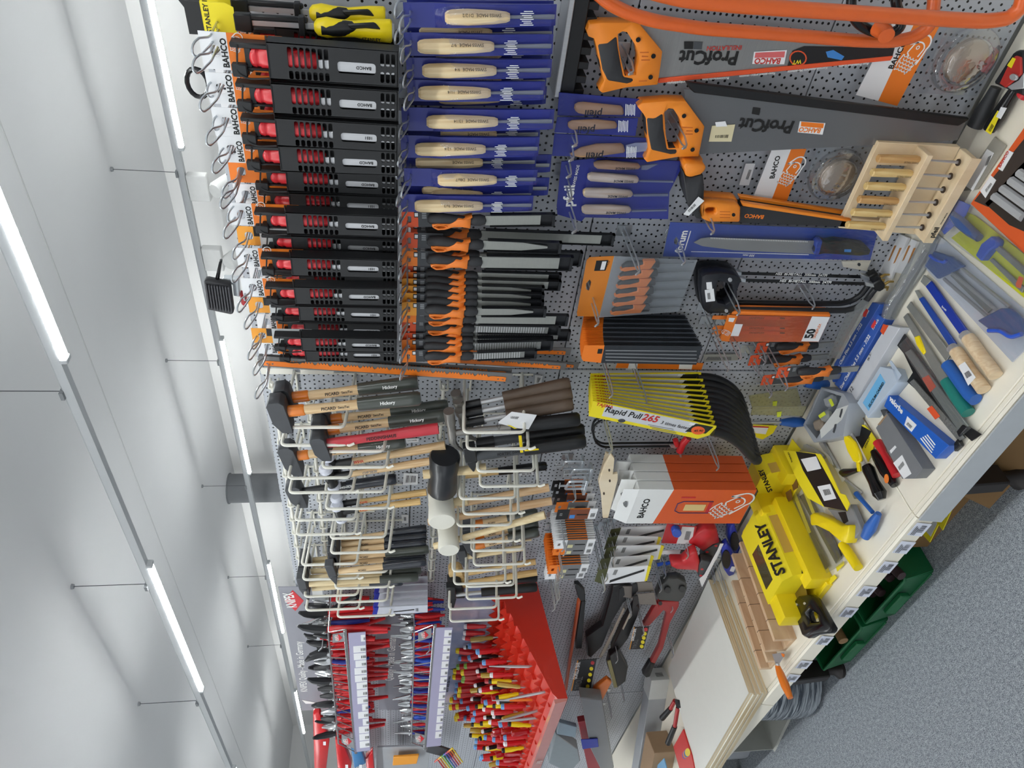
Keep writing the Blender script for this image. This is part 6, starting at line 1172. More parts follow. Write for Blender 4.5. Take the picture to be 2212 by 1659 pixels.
def driver(kind):
    if kind in _sd: return dup(_sd[kind])
    nm = 'steel_punch' if kind[0] == 'p' else 'screwdriver'
    t = thing(nm, '', 'punch' if kind[0] == 'p' else 'screwdriver'); _sd[kind] = t
    if kind[0] == 'p':
        m = {'p1': STEEL, 'p2': mat('punch_green', '#54a045', .4), 'p3': mat('punch_blue', '#3f62b0', .4), 'p4': ORANGE2, 'p5': YEL}[kind]
        obj('body', loft([(-.05, 0, 0, .005, .005), (.03, 0, 0, .0055, .0055), (.05, 0, 0, .005, .005)], 6), m, t, smooth=20); obj('tip', loft([(.05, 0, 0, .0048, .0048), (.075, 0, 0, .004, .004), (.115, 0, 0, .002, .002)], 8), STEEL, t)
        return t
    h, c, ln, r = {'ry': (RB, YEL, .11, .0145), 'rb': (RB, mat('tip_blue', '#6fa6dd', .35), .095, .012), 'yk': (YEL, BLACK, .09, .010), 'kw': (BLACKG, WHITE, .08, .009), 'rr': (CLR, CLR, .07, .013), 'yy': (CY, CY, .09, .0115), 'rw': (RB, WHITE, .09, .011), 'rg': (RB, mat('tip_green', '#8cc152', .35), .1, .0135)}[kind]
    obj('handle', loft([(0, 0, 0, r * .55, r * .55), (ln * .15, 0, 0, r * .8, r * .8), (ln * .3, 0, 0, r * .7, r * .7), (ln * .55, 0, 0, r, r), (ln * .86, 0, 0, r * .95, r * .95)], 8), h, t, smooth=30)
    obj('cap', loft([(ln * .85, 0, 0, r * .95, r * .95), (ln * .97, 0, 0, r * .9, r * .9), (ln, 0, 0, r * .6, r * .6)], 8), c, t); obj('shaft', cyl((0, 0, -.06), (0, 0, .004), .003, 6), STEEL, t)
    return t
LS = {'ry': 'red screwdriver with yellow cap', 'rb': 'red screwdriver with light blue cap', 'yk': 'yellow screwdriver with black cap', 'kw': 'black screwdriver with white cap', 'rr': 'clear red stubby screwdriver', 'yy': 'clear amber screwdriver', 'rw': 'red screwdriver with white cap', 'rg': 'red screwdriver with green cap', 'p1': 'plain steel punch', 'p2': 'green painted punch', 'p3': 'blue painted punch', 'p4': 'orange painted chisel', 'p5': 'yellow painted punch'}
for j, (d, z) in enumerate(TI):
    for k in range(17):
        x = -2.56 - .0575 * k + random.uniform(-.006, .006)
        front = 7 - j
        if k < 3 and (j > 2 or random.random() < .7): continue
        if j < 3: kd = random.choice(['p1', 'p1', 'p2', 'p4', 'p5', 'p1', 'p3']) if k < 5 - j else random.choice(['rr', 'yk', 'kw', 'rb', 'rw', 'rb', 'yy', 'rr'])
        elif j < 6: kd = random.choice(['p1', 'p3', 'p1']) if k < 2 else random.choice(['rb', 'kw', 'yk', 'rb', 'yy', 'rr', 'kw', 'rw'])
        else: kd = random.choice(['p1', 'rb']) if k < 2 else (random.choice(['ry', 'ry', 'rb', 'rg']) if k > 6 else random.choice(['rb', 'kw', 'yk', 'yy', 'rw']))
        o = driver(kd); o.location = (x, -d + .02, 1.0 + z + .012 + (.02 if kd[0] == 'p' else 0)); o.rotation_euler = (random.uniform(.0, .25) * -1, random.uniform(-.12, .12), random.uniform(0, 3))
        o['label'] = LS[kd] + ' standing in the red display'; o['group'] = LS[kd] + 's in the display'
# ================================================================ pry bars, bolt cutter and boxes under the display
V8 = lambda p: Q(1160, 1240, 3.96, p)
BK2 = mat('bar_black', '#1a1a1c', .4); BAT = mat('bar_orange', '#b5532a', .4)
t = wthing('pry_bar', 'orange and black pry bar slanting in the shade under the red display', 'pry bar', 1255, 1330, .08); wpart(t, 'bar', V8([(350, 240), (375, 235), (300, 720), (260, 1000), (235, 1000), (290, 640)]), .09, .02, BAT, bevel=.003); wpart(t, 'black_spine', V8([(375, 235), (415, 230), (385, 640), (330, 640), (330, 560)]), .085, .018, BK2, bevel=.003); wpart(t, 'claw', V8([(320, 95), (360, 90), (410, 150), (415, 225), (375, 235), (350, 200)]), .09, .02, HBLK, bevel=.003)
for k, (q, d, lab) in enumerate(((V8([(650, 110), (760, 90), (850, 160), (740, 250), (640, 420), (560, 620), (460, 720), (430, 700), (420, 540), (500, 480), (560, 440)]), .07, 'wide black wrecking bar, left one'), (V8([(840, 260), (880, 290), (860, 370), (780, 560), (700, 660), (640, 690), (640, 640), (740, 420)]), .10, 'black wrecking bar with notched edge'), (V8([(620, 700), (700, 650), (780, 800), (760, 920), (680, 980), (640, 900), (600, 780)]), .12, 'black ratchet lasher with orange bar'))):
    t = wthing('wrecking_bar', lab + ' under the display', 'wrecking bar', *q[0], d); wpart(t, 'bar', q, d, .03, BK2, bevel=.004)
    if k == 2: wpart(t, 'orange_bar', V8([(480, 990), (600, 900), (640, 930), (560, 1085), (500, 1030)]), d + .02, .02, ORANGE2, bevel=.003); wpart(t, 'clear_strap', V8([(600, 750), (630, 740), (690, 970), (660, 975)]), d + .01, .005, mat('strap_olive', '#8a8250', .4), bevel=.001)
    else: wpart(t, 'steel_edge', V8([(740, 290), (755, 300), (590, 660), (550, 715), (530, 715), (640, 500)]) if k == 0 else V8([(800, 320), (812, 330), (740, 480), (730, 470)]), d + .006, .004, mat('edge_tan', '#b7ab9a', .4), bevel=.0008)
for k, q in enumerate((V8([(735, 110), (840, 105), (850, 155), (850, 215), (720, 195)]), V8([(850, 70), (985, 70), (1000, 150), (850, 160)]), V8([(855, 175), (1005, 160), (1025, 265), (880, 260)]))):
    t = wthing('wide_scraper', 'wide brown-grey scraper blade, %s of three' % ('first', 'second', 'third')[k], 'scraper', *q[0], .11 + .012 * k); wpart(t, 'plate', q, .11 + .012 * k, .003, mat('scraper_brown', '#7a726b', .45), bevel=.0008)
    p = (q[0][0], q[0][1]); wpart(t, 'stem', [(p[0] - 8, p[1] + 6), (p[0] + 2, p[1] + 2), (p[0] + 4, p[1] + 18), (p[0] - 10, p[1] + 34)], .112 + .012 * k, .006, BK2, bevel=.001)
for k, q in enumerate((V8([(345, 740), (530, 725), (475, 990), (290, 1000)]), V8([(830, 455), (975, 452), (925, 640), (790, 645)]))):
    t = wthing('tool_tag', 'black and yellow printed tool tag with round icons, %s one' % ('larger', 'smaller')[k], 'tag', *q[0], .13); c = wpart(t, 'card', q, .13, .002, mat('print_black', '#1b1a1c', .4), smooth=0)
    a, b, c2, d2 = [V(p) for p in q]; f = lambda u, v: tuple((a * (1 - u) + b * u) * (1 - v) + (d2 * (1 - u) + c2 * u) * v)
    wtext(c, 'GORILLA BAR', f(.16, .62), f(.16, .06), .1308, INKW, bold=.03); wpart(c, 'silver_edge', [f(.9, 0), f(1, 0), f(1, 1), f(.9, 1)], .1306, .0004, GREY, smooth=0); wpart(c, 'orange_edge', [f(0, 0), f(.05, 0), f(.05, 1), f(0, 1)], .1306, .0004, YOR, smooth=0)
    for j in range(5): cx, cy = f(.74, .12 + .19 * j); wpart(c, 'icon', [(cx + 4.2 * math.cos(x), cy + 4.2 * math.sin(x)) for x in [i * .785 for i in range(8)]], .1308, .0004, YELC if j else RED, smooth=0)
    wtext(c, 'TIROLL', f(.42, .95), f(.42, .55), .1308, INKG)
# bolt cutter
t = wthing('bolt_cutter', 'large bolt cutter with red arms, black grips and dark cutting head', 'bolt cutter', 1450, 1290, .08)
hd = wpart(t, 'cutting_head', V8([(1020, 190), (1060, 90), (1130, 45), (1210, 35), (1275, 70), (1285, 130), (1260, 200), (1215, 240), (1040, 225)]), .09, .03, mat('cutter_head', '#4c4d4c', .4, .3), bevel=.004)
for x, y in ((1120, 140), (1245, 132)): wpart(hd, 'bolt', V8([(x + 30 * math.cos(a), y + 28 * math.sin(a)) for a in [j * .785 for j in range(8)]]), .096, .006, HBLK, bevel=.001)
for q, g in (([(1040, 240, 0), (1215, 235, 0), (1215, 280, 0), (1140, 420, 0), (1080, 640, 0), (1010, 770, 0), (970, 755, 0), (1040, 620, 0), (1110, 330, 0), (1040, 290, 0)], [(965, 755), (1012, 772), (970, 880), (930, 890), (902, 860)]), ([(1025, 250, 0), (1100, 290, 0), (1050, 350, 0), (960, 445, 0), (905, 445, 0), (985, 310, 0)], None)):
    a = wpart(t, 'arm', V8([p[:2] for p in q]), .085 if g else .08, .02, mat('cutter_red', '#a92b2c', .35), bevel=.003)
    if g: wpart(a, 'grip', V8(g), .088, .026, BLACK, bevel=.005, smooth=60)
wpart(hd, 'hole', V8([(1055 + 18 * math.cos(a), 252 + 18 * math.sin(a)) for a in [j * .785 for j in range(8)]]), .0856, .001, BLACK, smooth=0)
for px, py, L in ((1440, 1310, .1), (1435, 1380, .16), (1338, 1500, .12), (1310, 1530, .14), (1300, 1560, .12), (1345, 1290, .16), (1372, 1330, .16), (1318, 1390, .16)): p = W(px, py - 40, 0); peg_hook(p.x, p.z, L, 'zinc peg hook low on the pliers bay', 'hooks under the red display', 'v')
# long packs standing on the shelf
LP_ = mat('pack_grey', '#a9adb2', .3, coat=.3)
def slab(name, lab, cat, a, b, h, wd, m_, off=0):
    """long box lying on the shelf from photo point a to b on the shelf"""
    A, B = S(*a, 0), S(*b, 0); d = (B - A); L = d.length; t = thing(name, lab, cat, (A.x, A.y, SHELF), (0, 0, math.atan2(d.y, d.x)))
    return t, obj('box', box(0, L, -wd / 2, wd / 2, 0, h), m_, t, bevel=.002), L
t, b, L = slab('light_carton', 'long grey-white lamp carton lying along the back of the shelf', 'carton', (1440, 1455), (1400, 1700), .085, .075, LP_); obj('end_label', box(-.0008, .0, -.03, .03, .012, .075), WHITE, b, smooth=0); barcode(b, [(-.008, .02), (.022, .02), (.022, .055), (-.008, .055)], lambda y, z: (-.0012, y, z), n=9); obj('label_sleeve', box(-.001, .11, -.039, .039, .0005, .0865), mat('label_silver', '#cfd2d0', .35), b, smooth=0)
t, b, L = slab('brown_carton', 'small brown cardboard carton on the shelf behind the red pouch', 'carton', (1450, 1600), (1420, 1760), .10, .12, mat('cardboard', '#9a8064', .7))
t = wthing('grey_level_case', 'long grey plastic case standing under the red display', 'case', 1290, 1560, .2); wpart(t, 'case', V8([(370, 1060), (560, 1080), (660, 1659), (560, 1700), (460, 1500)]), .2, .05, mat('case_grey', '#7d7f82', .35), bevel=.004); wpart(t, 'red_inlay', V8([(350, 1270), (470, 1250), (560, 1659), (440, 1690)]), .16, .03, mat('inlay_red', '#9c3036', .4), bevel=.003); wpart(t, 'blue_label', V8([(375, 1420), (520, 1410), (530, 1480), (390, 1500)]), .208, .005, BLU, bevel=.002)
t = wthing('clear_case', 'clear plastic cases hanging in the corner under the red display', 'case', 1220, 1600, .15); wpart(t, 'case', V8([(160, 1370), (350, 1500), (370, 1600), (280, 1700), (100, 1620)]), .15, .05, mat('clear_grey', '#8b9499', .2), bevel=.003); wpart(t, 'insert', V8([(190, 1270), (340, 1310), (330, 1400), (170, 1370)]), .16, .02, mat('insert_blue', '#8fa3b0', .35), bevel=.002)
# ================================================================ bay four, far end
for k, (q, d, m_, lab) in enumerate((([(676, 1545), (690, 1540), (712, 1600), (700, 1700), (680, 1700)], .12, RB, 'large red tool handle on the far bay'), ([(724, 1600), (738, 1600), (760, 1650), (750, 1720), (735, 1720)], .15, RB, 'second red tool handle on the far bay'), ([(758, 1618), (780, 1620), (790, 1650), (765, 1660)], .18, mat('case_blue', '#3f7fb6', .4), 'blue plastic clamp on the far bay'), ([(790, 1640), (805, 1625), (812, 1700), (796, 1700)], .16, RB, 'narrow red tool on the far bay'))):
    t = wthing('far_tool', lab, 'tool', *q[0], d); wpart(t, 'body', q, d, .03, m_, bevel=.004, smooth=60); wpart(t, 'sticker', [(q[2][0] - 14, q[2][1] + 2), (q[2][0] - 8, q[2][1] + 2), (q[2][0] - 8, q[2][1] + 10), (q[2][0] - 14, q[2][1] + 10)], d + .002, .0006, WHITE, smooth=0)
RAINBOW = ['#c9302c', '#e0852a', '#e8d23a', '#58a544', '#3a6fb5', '#7b3f98']
for k in range(9):
    x, y = 945 + 4 * k, 1640 - 3 * k; c = RAINBOW[k % 6]
    t = wthing('hex_key', 'coloured hex key in the fanned set beside the screwdriver display', 'hex key', x, y, .2, 'fanned coloured hex keys'); wtube(t, 'long_arm', [(x, y, .2), (x + 22, y + 30, .2)], .0035, mat('hex' + c, c, .4), 6); wtube(t, 'short_arm', [(x, y, .2), (x - 6, y + 6, .2)], .0035, mat('hex' + c), 6)
for k, (q, m_) in enumerate((([(815, 1615), (930, 1612), (925, 1660), (812, 1665)], LP_), ([(850, 1636), (905, 1632), (900, 1650), (848, 1654)], YOR), ([(925, 1605), (985, 1625), (975, 1640), (920, 1625)], DGREY))):
    t = wthing('far_pack', ('clear long pack hanging on the far bay', 'orange stickered pack on the far bay', 'dark grey cutter on the far bay')[k], 'pack', *q[0], .12 + .03 * k); wpart(t, 'body', q, .12 + .03 * k, .01, m_, bevel=.002)
# ================================================================ things lying on the base shelf
def stube(t, name, pts, r, mat_, n=10, fil=0):
    P = [sl_(t, *p) for p in pts]; return obj(name, tube(fillet(P, fil) if fil else P, r, n), mat_, t)
def obox(name, lab, cat, x0, x1, y0, y1, h0, h1, m_, rz=0, group=None, bevel=.0012):
    t = thing(name, lab, cat, ((x0 + x1) / 2, (y0 + y1) / 2, SHELF + h0), (0, 0, rz), group)
    return t, obj('body', box((x0 - x1) / 2, (x1 - x0) / 2, (y0 - y1) / 2, (y1 - y0) / 2, 0, h1 - h0), m_, t, bevel=bevel)
J1 = lambda p: Q(1640, 940, 3.175, p)
J2 = lambda p: Q(1560, 1100, 2.973, p)
J3 = lambda p: Q(1780, 640, 3.173, p)
J4 = lambda p: Q(1920, 560, 2.801, p)
Z1_ = lambda p: Q(1680, 780, 3.95, p)
Z2_ = lambda p: Q(1680, 400, 3.95, p)
Z4_ = lambda p: Q(1980, 400, 5.53, p)
Z5_ = lambda p: Q(1980, 100, 5.185, p)
# ---- stack of white faced plywood sheets
PLY = wood('ply_edge', '#c9b184', '#eaddc0', .6, (2, 2, 160), 0, 1.2); WPL = mat('white_laminate', '#e2e3dc', .35, var=.02)
tp = [(1530, 1254), (1443, 1447), (1504, 1659), (1617, 1499)]
for k in range(8):
    h = .0695 - .0087 * (7 - k); j = random.uniform(-.004, .004)
    P = [S(*p, .0695) for p in tp]; P[2] = P[1] + (P[3] - P[0]) * 1.02
    c = P[0]; t = thing('plywood_sheet', 'white faced plywood sheet in the stack on the shelf' if k < 7 else 'topmost white faced plywood sheet of the stack', 'plywood', (c.x + j, c.y + j, SHELF + h - .0085), group='stacked plywood sheets')
    q = [(p.x - c.x, p.y - c.y) for p in P]
    obj('core', prism(q, 0, .0075, 'z'), PLY, t, smooth=0); obj('face', prism(q, .0075, .0085, 'z'), WPL, t, smooth=0)
# ---- wooden mitre boxes
def mitre(lab, x0, x1, y0, y1, h, rz):
    t = thing('mitre_box', lab, 'mitre box', ((x0 + x1) / 2, (y0 + y1) / 2, SHELF), (0, 0, rz)); w_, l = (x1 - x0) / 2, (y1 - y0) / 2
    M = wood('mitre_wood', '#c8a684', '#dcc3a2', .55, (8, 2, 8)); obj('base', box(-w_, w_, -l, l, 0, .012), M, t, bevel=.001)
    for s in (-1, 1):
        g = obj('side_wall', box(s * w_ - .007, s * w_ + .007, -l, l, 0, h), M, t, bevel=.001)
        for f in (-.62, -.1, .45): obj('saw_cut', box(s * w_ - .0074, s * w_ + .0074, l * f - .0008, l * f + .0008, h * .35, h + .0004), mat('cut_dark', '#4a3826', .8), g, smooth=0)
    return t
mitre('low wooden mitre box beside the plywood stack', -2.27, -2.21, -.47, -.15, .042, -.06)
mitre('taller wooden mitre box between the low one and the yellow boxes', -2.14, -2.06, -.47, -.12, .075, -.05)
mitre('wooden mitre box partly under the yellow boxed mitre box', -1.99, -1.93, -.46, -.2, .045, -.05)
# ---- yellow mitre boxes in card sleeves
YB = mat('stanley_yellow', '#efd41c', .35, var=.02); BK3 = mat('print_black', '#1b1a1c', .4)
for k, (x, y0, y1, lab) in enumerate(((-1.765, -.19, -.03, 'yellow mitre box in printed card sleeve standing behind another'), (-1.875, -.485, -.15, 'yellow mitre box in printed card sleeve with a black handled saw'))):
    t = thing('boxed_mitre_saw', lab, 'mitre saw set', (x, (y0 + y1) / 2, SHELF)); l = (y1 - y0) / 2; w_ = .075
    obj('left_wall', box(-w_, -w_ + .055, -l - .0, l, 0, .112), YB, t, bevel=.006, seg=2); obj('right_wall', box(w_ - .01, w_ + .045, -l + .04, l, 0, .07), YB, t, bevel=.006, seg=2); obj('floor_board', box(-w_, w_ + .03, -l + .03, l, 0, .02), YB, t, bevel=.002)
    s_ = obj('card_sleeve', prism([(-w_ - .002, .0), (-w_ - .002, .116), (w_ - .02, .121), (w_ + .01, .10), (w_ + .034, .02), (w_ + .034, 0)], -l + .075, l - .012, 'y'), YELC, t, smooth=0)
    obj('window', box(-.05, .01, -l + .11, l - .1, .1165, .1192), mat('window_dark', '#4a4326', .2, coat=.6), s_, smooth=0)
    n = V((.0, 0, 0)); A = V((w_ - .004, l - .03, .113)); ex = V((0, -1, 0)); up_ = V((-.021, 0, .015)).normalized()
    ftext(s_, 'STANLEY', A + V((.006, -.03 - l * 1.1, 0)), A + V((.006, -.03, 0)), INK, (-.7, 0, .7), bold=.04)
    obj('printed_photo', ([(w_ + .012, l - .05, .096), (w_ + .012, -l * .1, .096), (w_ + .028, -l * .1, .045), (w_ + .028, l - .05, .045)], [(0, 1, 2, 3)]), mat('print_tan', '#c9a54a', .5), s_, smooth=0); obj('printed_black', ([(w_ + .0185, -l + .076, .075), (w_ + .0305, -l + .16, .04), (w_ + .0345, -l + .16, .01), (w_ + .0345, -l + .076, .01)], [(0, 1, 2, 3)]), BK3, s_, smooth=0)
    if k:
        h = spart(t, 'saw_handle', J2([(455, 590), (480, 560), (545, 550), (580, 575), (640, 680), (690, 770), (680, 800), (640, 800), (580, 810), (545, 830), (510, 815), (470, 700)]), .06, .03, BLACKG, [J2([(535, 670), (560, 645), (600, 670), (615, 720), (555, 730)])], bevel=.006, smooth=60)
        spart(t, 'saw_blade', J2([(420, 470), (450, 440), (525, 445), (545, 555), (470, 575)]), .05, .0015, mat('blade_bronze', '#8c7a3c', .3, .6), smooth=0)
        for x_, y_ in ((475, 612), (527, 605)): spart(h, 'rivet', J2([(x_ + 8 * math.cos(a), y_ + 9 * math.sin(a)) for a in [j * .785 for j in range(8)]]), .0612, .002, STEEL, bevel=.0004)
# ---- hacksaw set with yellow handles and printed card
t = sthing('yellow_hacksaw', 'hacksaw with yellow pistol handle, grey frame and black and yellow card', 'hacksaw', 1800, 1080)
fr_ = spart(t, 'frame', J1([(460, 500), (600, 520), (625, 470), (700, 650), (640, 720), (590, 750), (600, 690), (540, 600)]), .03, .02, mat('frame_grey', '#86888b', .4), bevel=.003)
spart(fr_, 'black_inset', J1([(540, 530), (590, 525), (610, 590), (580, 610)]), .031, .002, BLACK, smooth=0)
h = spart(t, 'handle', J1([(345, 545), (370, 532), (500, 585), (560, 620), (615, 615), (610, 690), (590, 745), (540, 720), (470, 660), (380, 615), (350, 620)]), .05, .035, YEL, bevel=.01, smooth=60, )
stube(t, 'rear_grip', [(*J1([(570, 745)])[0], .02), (*J1([(620, 820)])[0], .018), (*J1([(680, 910)])[0], .018)], [.013, .014, .013], YEL, 14)
cd = spart(t, 'card', J1([(165, 105), (250, 110), (420, 130), (450, 180), (480, 240), (555, 400), (590, 410), (620, 470), (600, 520), (440, 490), (330, 430), (270, 330)]), .055, .002, YELC, smooth=0)
spart(cd, 'black_print', J1([(250, 112), (385, 130), (600, 520), (445, 490), (300, 240)]), .0556, .0006, BK3, smooth=0); spart(cd, 'white_print', J1([(285, 165), (390, 145), (425, 230), (330, 250)]), .0562, .0005, WHITE, smooth=0); slabel(cd, 'price_sticker', J1([(398, 352), (485, 335), (528, 435), (445, 452)]), .0562, WHITE, J1([(435, 375), (480, 368), (495, 405), (450, 415)])); stext(cd, 'STANLEY', J1([(228, 182)])[0], J1([(200, 112)])[0], .0564, INK, bold=.03)
# ---- yellow carded saw blade pack
t = sthing('saw_blade_pack', 'long clear pack of hacksaw blades with yellow header', 'blade pack', 1720, 1130)
spart(t, 'header', J1([(225, 25), (285, 100), (180, 180), (110, 260), (160, 180)]), .03, .0015, YELC, smooth=0)
for a, b in (((225, 440), (440, 930)), ((280, 380), (530, 860))):
    spart(t, 'blade_strip', J1([(a[0] - 5, a[1] + 40), (a[0] + 40, a[1] + 10), (b[0] + 35, b[1] - 40), (b[0] - 5, b[1] + 20)]), .012, .003, mat('blade_dark', '#4a4b48', .35, .3, .2, 40), smooth=0); spart(t, 'yellow_edge', J1([(a[0] + 5, a[1] - 30), (a[0] + 25, a[1] - 45), (a[0] + 130, a[1] + 225), (a[0] + 112, a[1] + 235)]), .0135, .001, YELC, smooth=0)
    spart(t, 'black_tip', J1([(b[0] - 55, b[1] - 110), (b[0] - 10, b[1] - 120), (b[0] + 35, b[1] - 30), (b[0] - 5, b[1] + 10)]), .0135, .001, BK3, smooth=0)
spart(t, 'yellow_foot', J1([(525, 905), (575, 865), (580, 885), (535, 935)]), .012, .002, YELC, smooth=0); spart(t, 'yellow_foot', J2([(680, 450), (720, 420), (735, 440), (685, 492)]), .010, .002, YELC, smooth=0)
for k in range(2): spart(t, 'brown_print', J1([(180 + 38 * k, 395 - 80 * k), (215 + 38 * k, 370 - 80 * k), (228 + 38 * k, 440 - 80 * k), (195 + 38 * k, 460 - 80 * k)]), .031, .001, mat('print_brown', '#6a4a22', .5), smooth=0)
spart(t, 'clear_front', J1([(120, 260), (280, 100), (580, 880), (440, 960)]), .016, .0006, FILM, smooth=0)
# ---- hand drill in yellow, with card, crank knob and black handle
t = sthing('hand_drill', 'hand drill with yellow wheel, crank knob and black handle', 'hand drill', 1850, 960)
spart(t, 'gear_wheel', Z1_([(560, 625), (600, 640), (650, 690), (690, 780), (705, 850), (680, 870), (640, 860), (590, 770), (560, 680)]), .045, .010, YEL, bevel=.003); stube(t, 'shaft', [(*Z1_([(555, 500)])[0], .03), (*Z1_([(640, 640)])[0], .03), (*Z1_([(740, 880)])[0], .03)], [.010, .004, .005], STEEL)
spart(t, 'yellow_disc', Z1_([(530, 570), (570, 530), (640, 525), (690, 560), (670, 610), (600, 615), (550, 605)]), .012, .003, YELC, smooth=0); stube(t, 'handle', [(*Z1_([(755, 890)])[0], .03), (*Z1_([(775, 925)])[0], .028), (*Z1_([(820, 1030)])[0], .026), (*Z1_([(870, 1130)])[0], .026), (*Z1_([(890, 1180)])[0], .024)], [.012, .016, .014, .018, .010], BLACKG, 16)
spart(t, 'crank_arm', Z1_([(665, 860), (695, 870), (702, 940), (675, 945)]), .035, .006, YEL, bevel=.001); stube(t, 'crank_knob', [(*Z1_([(680, 930)])[0], .034), (*Z1_([(640, 940)])[0], .032), (*Z1_([(570, 955)])[0], .03), (*Z1_([(540, 950)])[0], .03)], [.006, .008, .0125, .007], BLACKG, 14)
c = spart(t, 'card', Z1_([(690, 540), (740, 545), (850, 660), (830, 700), (770, 860), (720, 760), (660, 640)]), .006, .0015, YELC, smooth=0); spart(c, 'black_print', Z1_([(700, 545), (800, 600), (720, 750), (655, 640)]), .0066, .0005, BK3, smooth=0); stext(c, 'STANLEY', Z1_([(750, 745)])[0], Z1_([(790, 650)])[0], .0066, INK, bold=.03)
# ---- wire saw, black handled spatula tool, blue knife
t = sthing('wire_saw', 'twisted wire saw with red plastic handles', 'saw', 1880, 930); stube(t, 'wire', [(*Z1_([(660, 370)])[0], .005), (*Z1_([(740, 500)])[0], .005), (*Z1_([(850, 670)])[0], .012)], .0022, mat('wire_bronze', '#8d7b62', .4, .6), 6); stube(t, 'handle', [(*Z1_([(850, 690)])[0], .014), (*Z1_([(880, 740)])[0], .014), (*Z1_([(905, 790)])[0], .014), (*Z1_([(950, 860)])[0], .014), (*Z1_([(1015, 975)])[0], .014)], [.012, .011, .008, .010, .012], RED, 12)
t = sthing('black_handle_tool', 'black handled tool with orange oval mark', 'tool', 1900, 1010); stube(t, 'handle', [(*Z1_([(820, 770)])[0], .012), (*Z1_([(850, 830)])[0], .014), (*Z1_([(920, 940)])[0], .016), (*Z1_([(1000, 1060)])[0], .014)], [.009, .012, .015, .010], BLACKG, 14); spart(t, 'orange_mark', Z1_([(925 + 18 * math.cos(a), 1003 + 40 * math.sin(a)) for a in [j * .523 for j in range(12)]]), .0325, .002, ORANGE2, smooth=0)
t = sthing('blue_handle_tool', 'steel bar tool with curved neck and blue knob handle', 'tool', 1820, 1060); spart(t, 'steel_bar', Z1_([(345, 700), (385, 690), (560, 1000), (700, 1120), (650, 1180), (590, 1060), (480, 920)]), .014, .010, STEEL, bevel=.002); stube(t, 'neck', [(*Z1_([(670, 1130)])[0], .02), (*Z1_([(740, 1210)])[0], .022), (*Z1_([(810, 1290)])[0], .022)], [.008, .006, .006], mat('handle_blue', '#2a62b4', .4), 10, ); stube(t, 'knob', [(*Z1_([(860, 1300)])[0], .022), (*Z1_([(830, 1350)])[0], .022), (*Z1_([(790, 1420)])[0], .022), (*Z1_([(745, 1500)])[0], .022)], [.008, .012, .016, .012], mat('handle_blue'), 16)
spart(t, 'white_label', Z1_([(395, 770), (450, 820), (475, 890), (440, 870)]), .0165, .0006, WHITE, smooth=0); spart(t, 'white_label', Z1_([(485, 910), (520, 920), (575, 1010), (550, 1035)]), .0165, .0006, WHITE, smooth=0)
t = sthing('grey_plane_iron', 'curved grey steel scraper lying at the end of the yellow card', 'scraper', 1740, 970); spart(t, 'plate', Z1_([(205, 760), (215, 715), (245, 708), (330, 760), (365, 795), (300, 785)]), .02, .004, STEEL, bevel=.001); stube(t, 'neck', [(*Z1_([(330, 770)])[0], .016), (*Z1_([(400, 820)])[0], .012)], .006, STEEL)
# ---- orange handled knife hanging over the shelf edge
t = sthing('orange_knife', 'putty knife with orange wooden handle reaching over the shelf edge', 'knife', 1680, 1430); K6 = lambda p: Q(1400, 1300, 4.424, p)
stube(t, 'handle', [(*K6([(1235, 610)])[0], .03), (*K6([(1265, 690)])[0], .03), (*K6([(1310, 800)])[0], .03), (*K6([(1360, 920)])[0], .03)], [.008, .0125, .014, .009], mat('knife_orange', '#ea7d24', .3, coat=.4), 12); spart(t, 'blade', K6([(1185, 500), (1300, 480), (1290, 530), (1245, 600), (1220, 600)]), .03, .0015, STEEL, smooth=0); stube(t, 'ferrule', [(*K6([(1235, 590)])[0], .03), (*K6([(1240, 615)])[0], .03)], .007, STEEL)
spart(t, 'orange_tip', K6([(1270, 490), (1300, 500), (1295, 530), (1280, 520)]), .0305, .002, ORANGE2, smooth=0)
# ---- small red cutter and red pouch at the far end
t = sthing('bolt_cutter_small', 'small bolt cutter with red arms and black grips behind the plywood', 'bolt cutter', 1450, 1540, .0)
for a, b, c in (((255, 945), (215, 1020), (135, 1110)), ((285, 1010), (255, 1190), (190, 1350))): m_ = K6([a, b, c]); stube(t, 'arm', [(*m_[0], .07), (*m_[1], .07)], .009, mat('cutter_red', '#a92b2c', .35)); stube(t, 'grip', [(*m_[1], .07), (*m_[2], .07)], [.011, .013], BLACK)
spart(t, 'jaws', K6([(250, 930), (290, 940), (300, 1015), (270, 1020)]), .075, .015, HBLK, bevel=.002)
t = sthing('red_pouch', 'red printed wallet with coloured rings lying on the shelf', 'wallet', 1470, 1620, .0); c = spart(t, 'wallet', K6([(335, 1215), (240, 1385), (300, 1600), (440, 1600), (415, 1470)]), .075, .006, mat('pouch_red', '#cf2c25', .35), bevel=.001)
for j, col in enumerate(('#7b3f98', '#e0852a', '#3a6fb5', '#e8d23a')): spart(c, 'ring', K6([(350 + 9 * j + 26 * math.cos(a), 1465 - 9 * j + 40 * math.sin(a)) for a in [i * .523 for i in range(12)]]), .0756 + .0003 * j, .0004, mat('hex' + col, col, .4), smooth=0)
t = sthing('blue_leaflet', 'light blue leaflet at the far end of the shelf', 'leaflet', 1430, 1650, .0); spart(t, 'sheet', K6([(150, 1495), (175, 1588), (80, 1620), (90, 1560)]), .075, .004, mat('leaflet_blue', '#7ab0d8', .5), smooth=0)
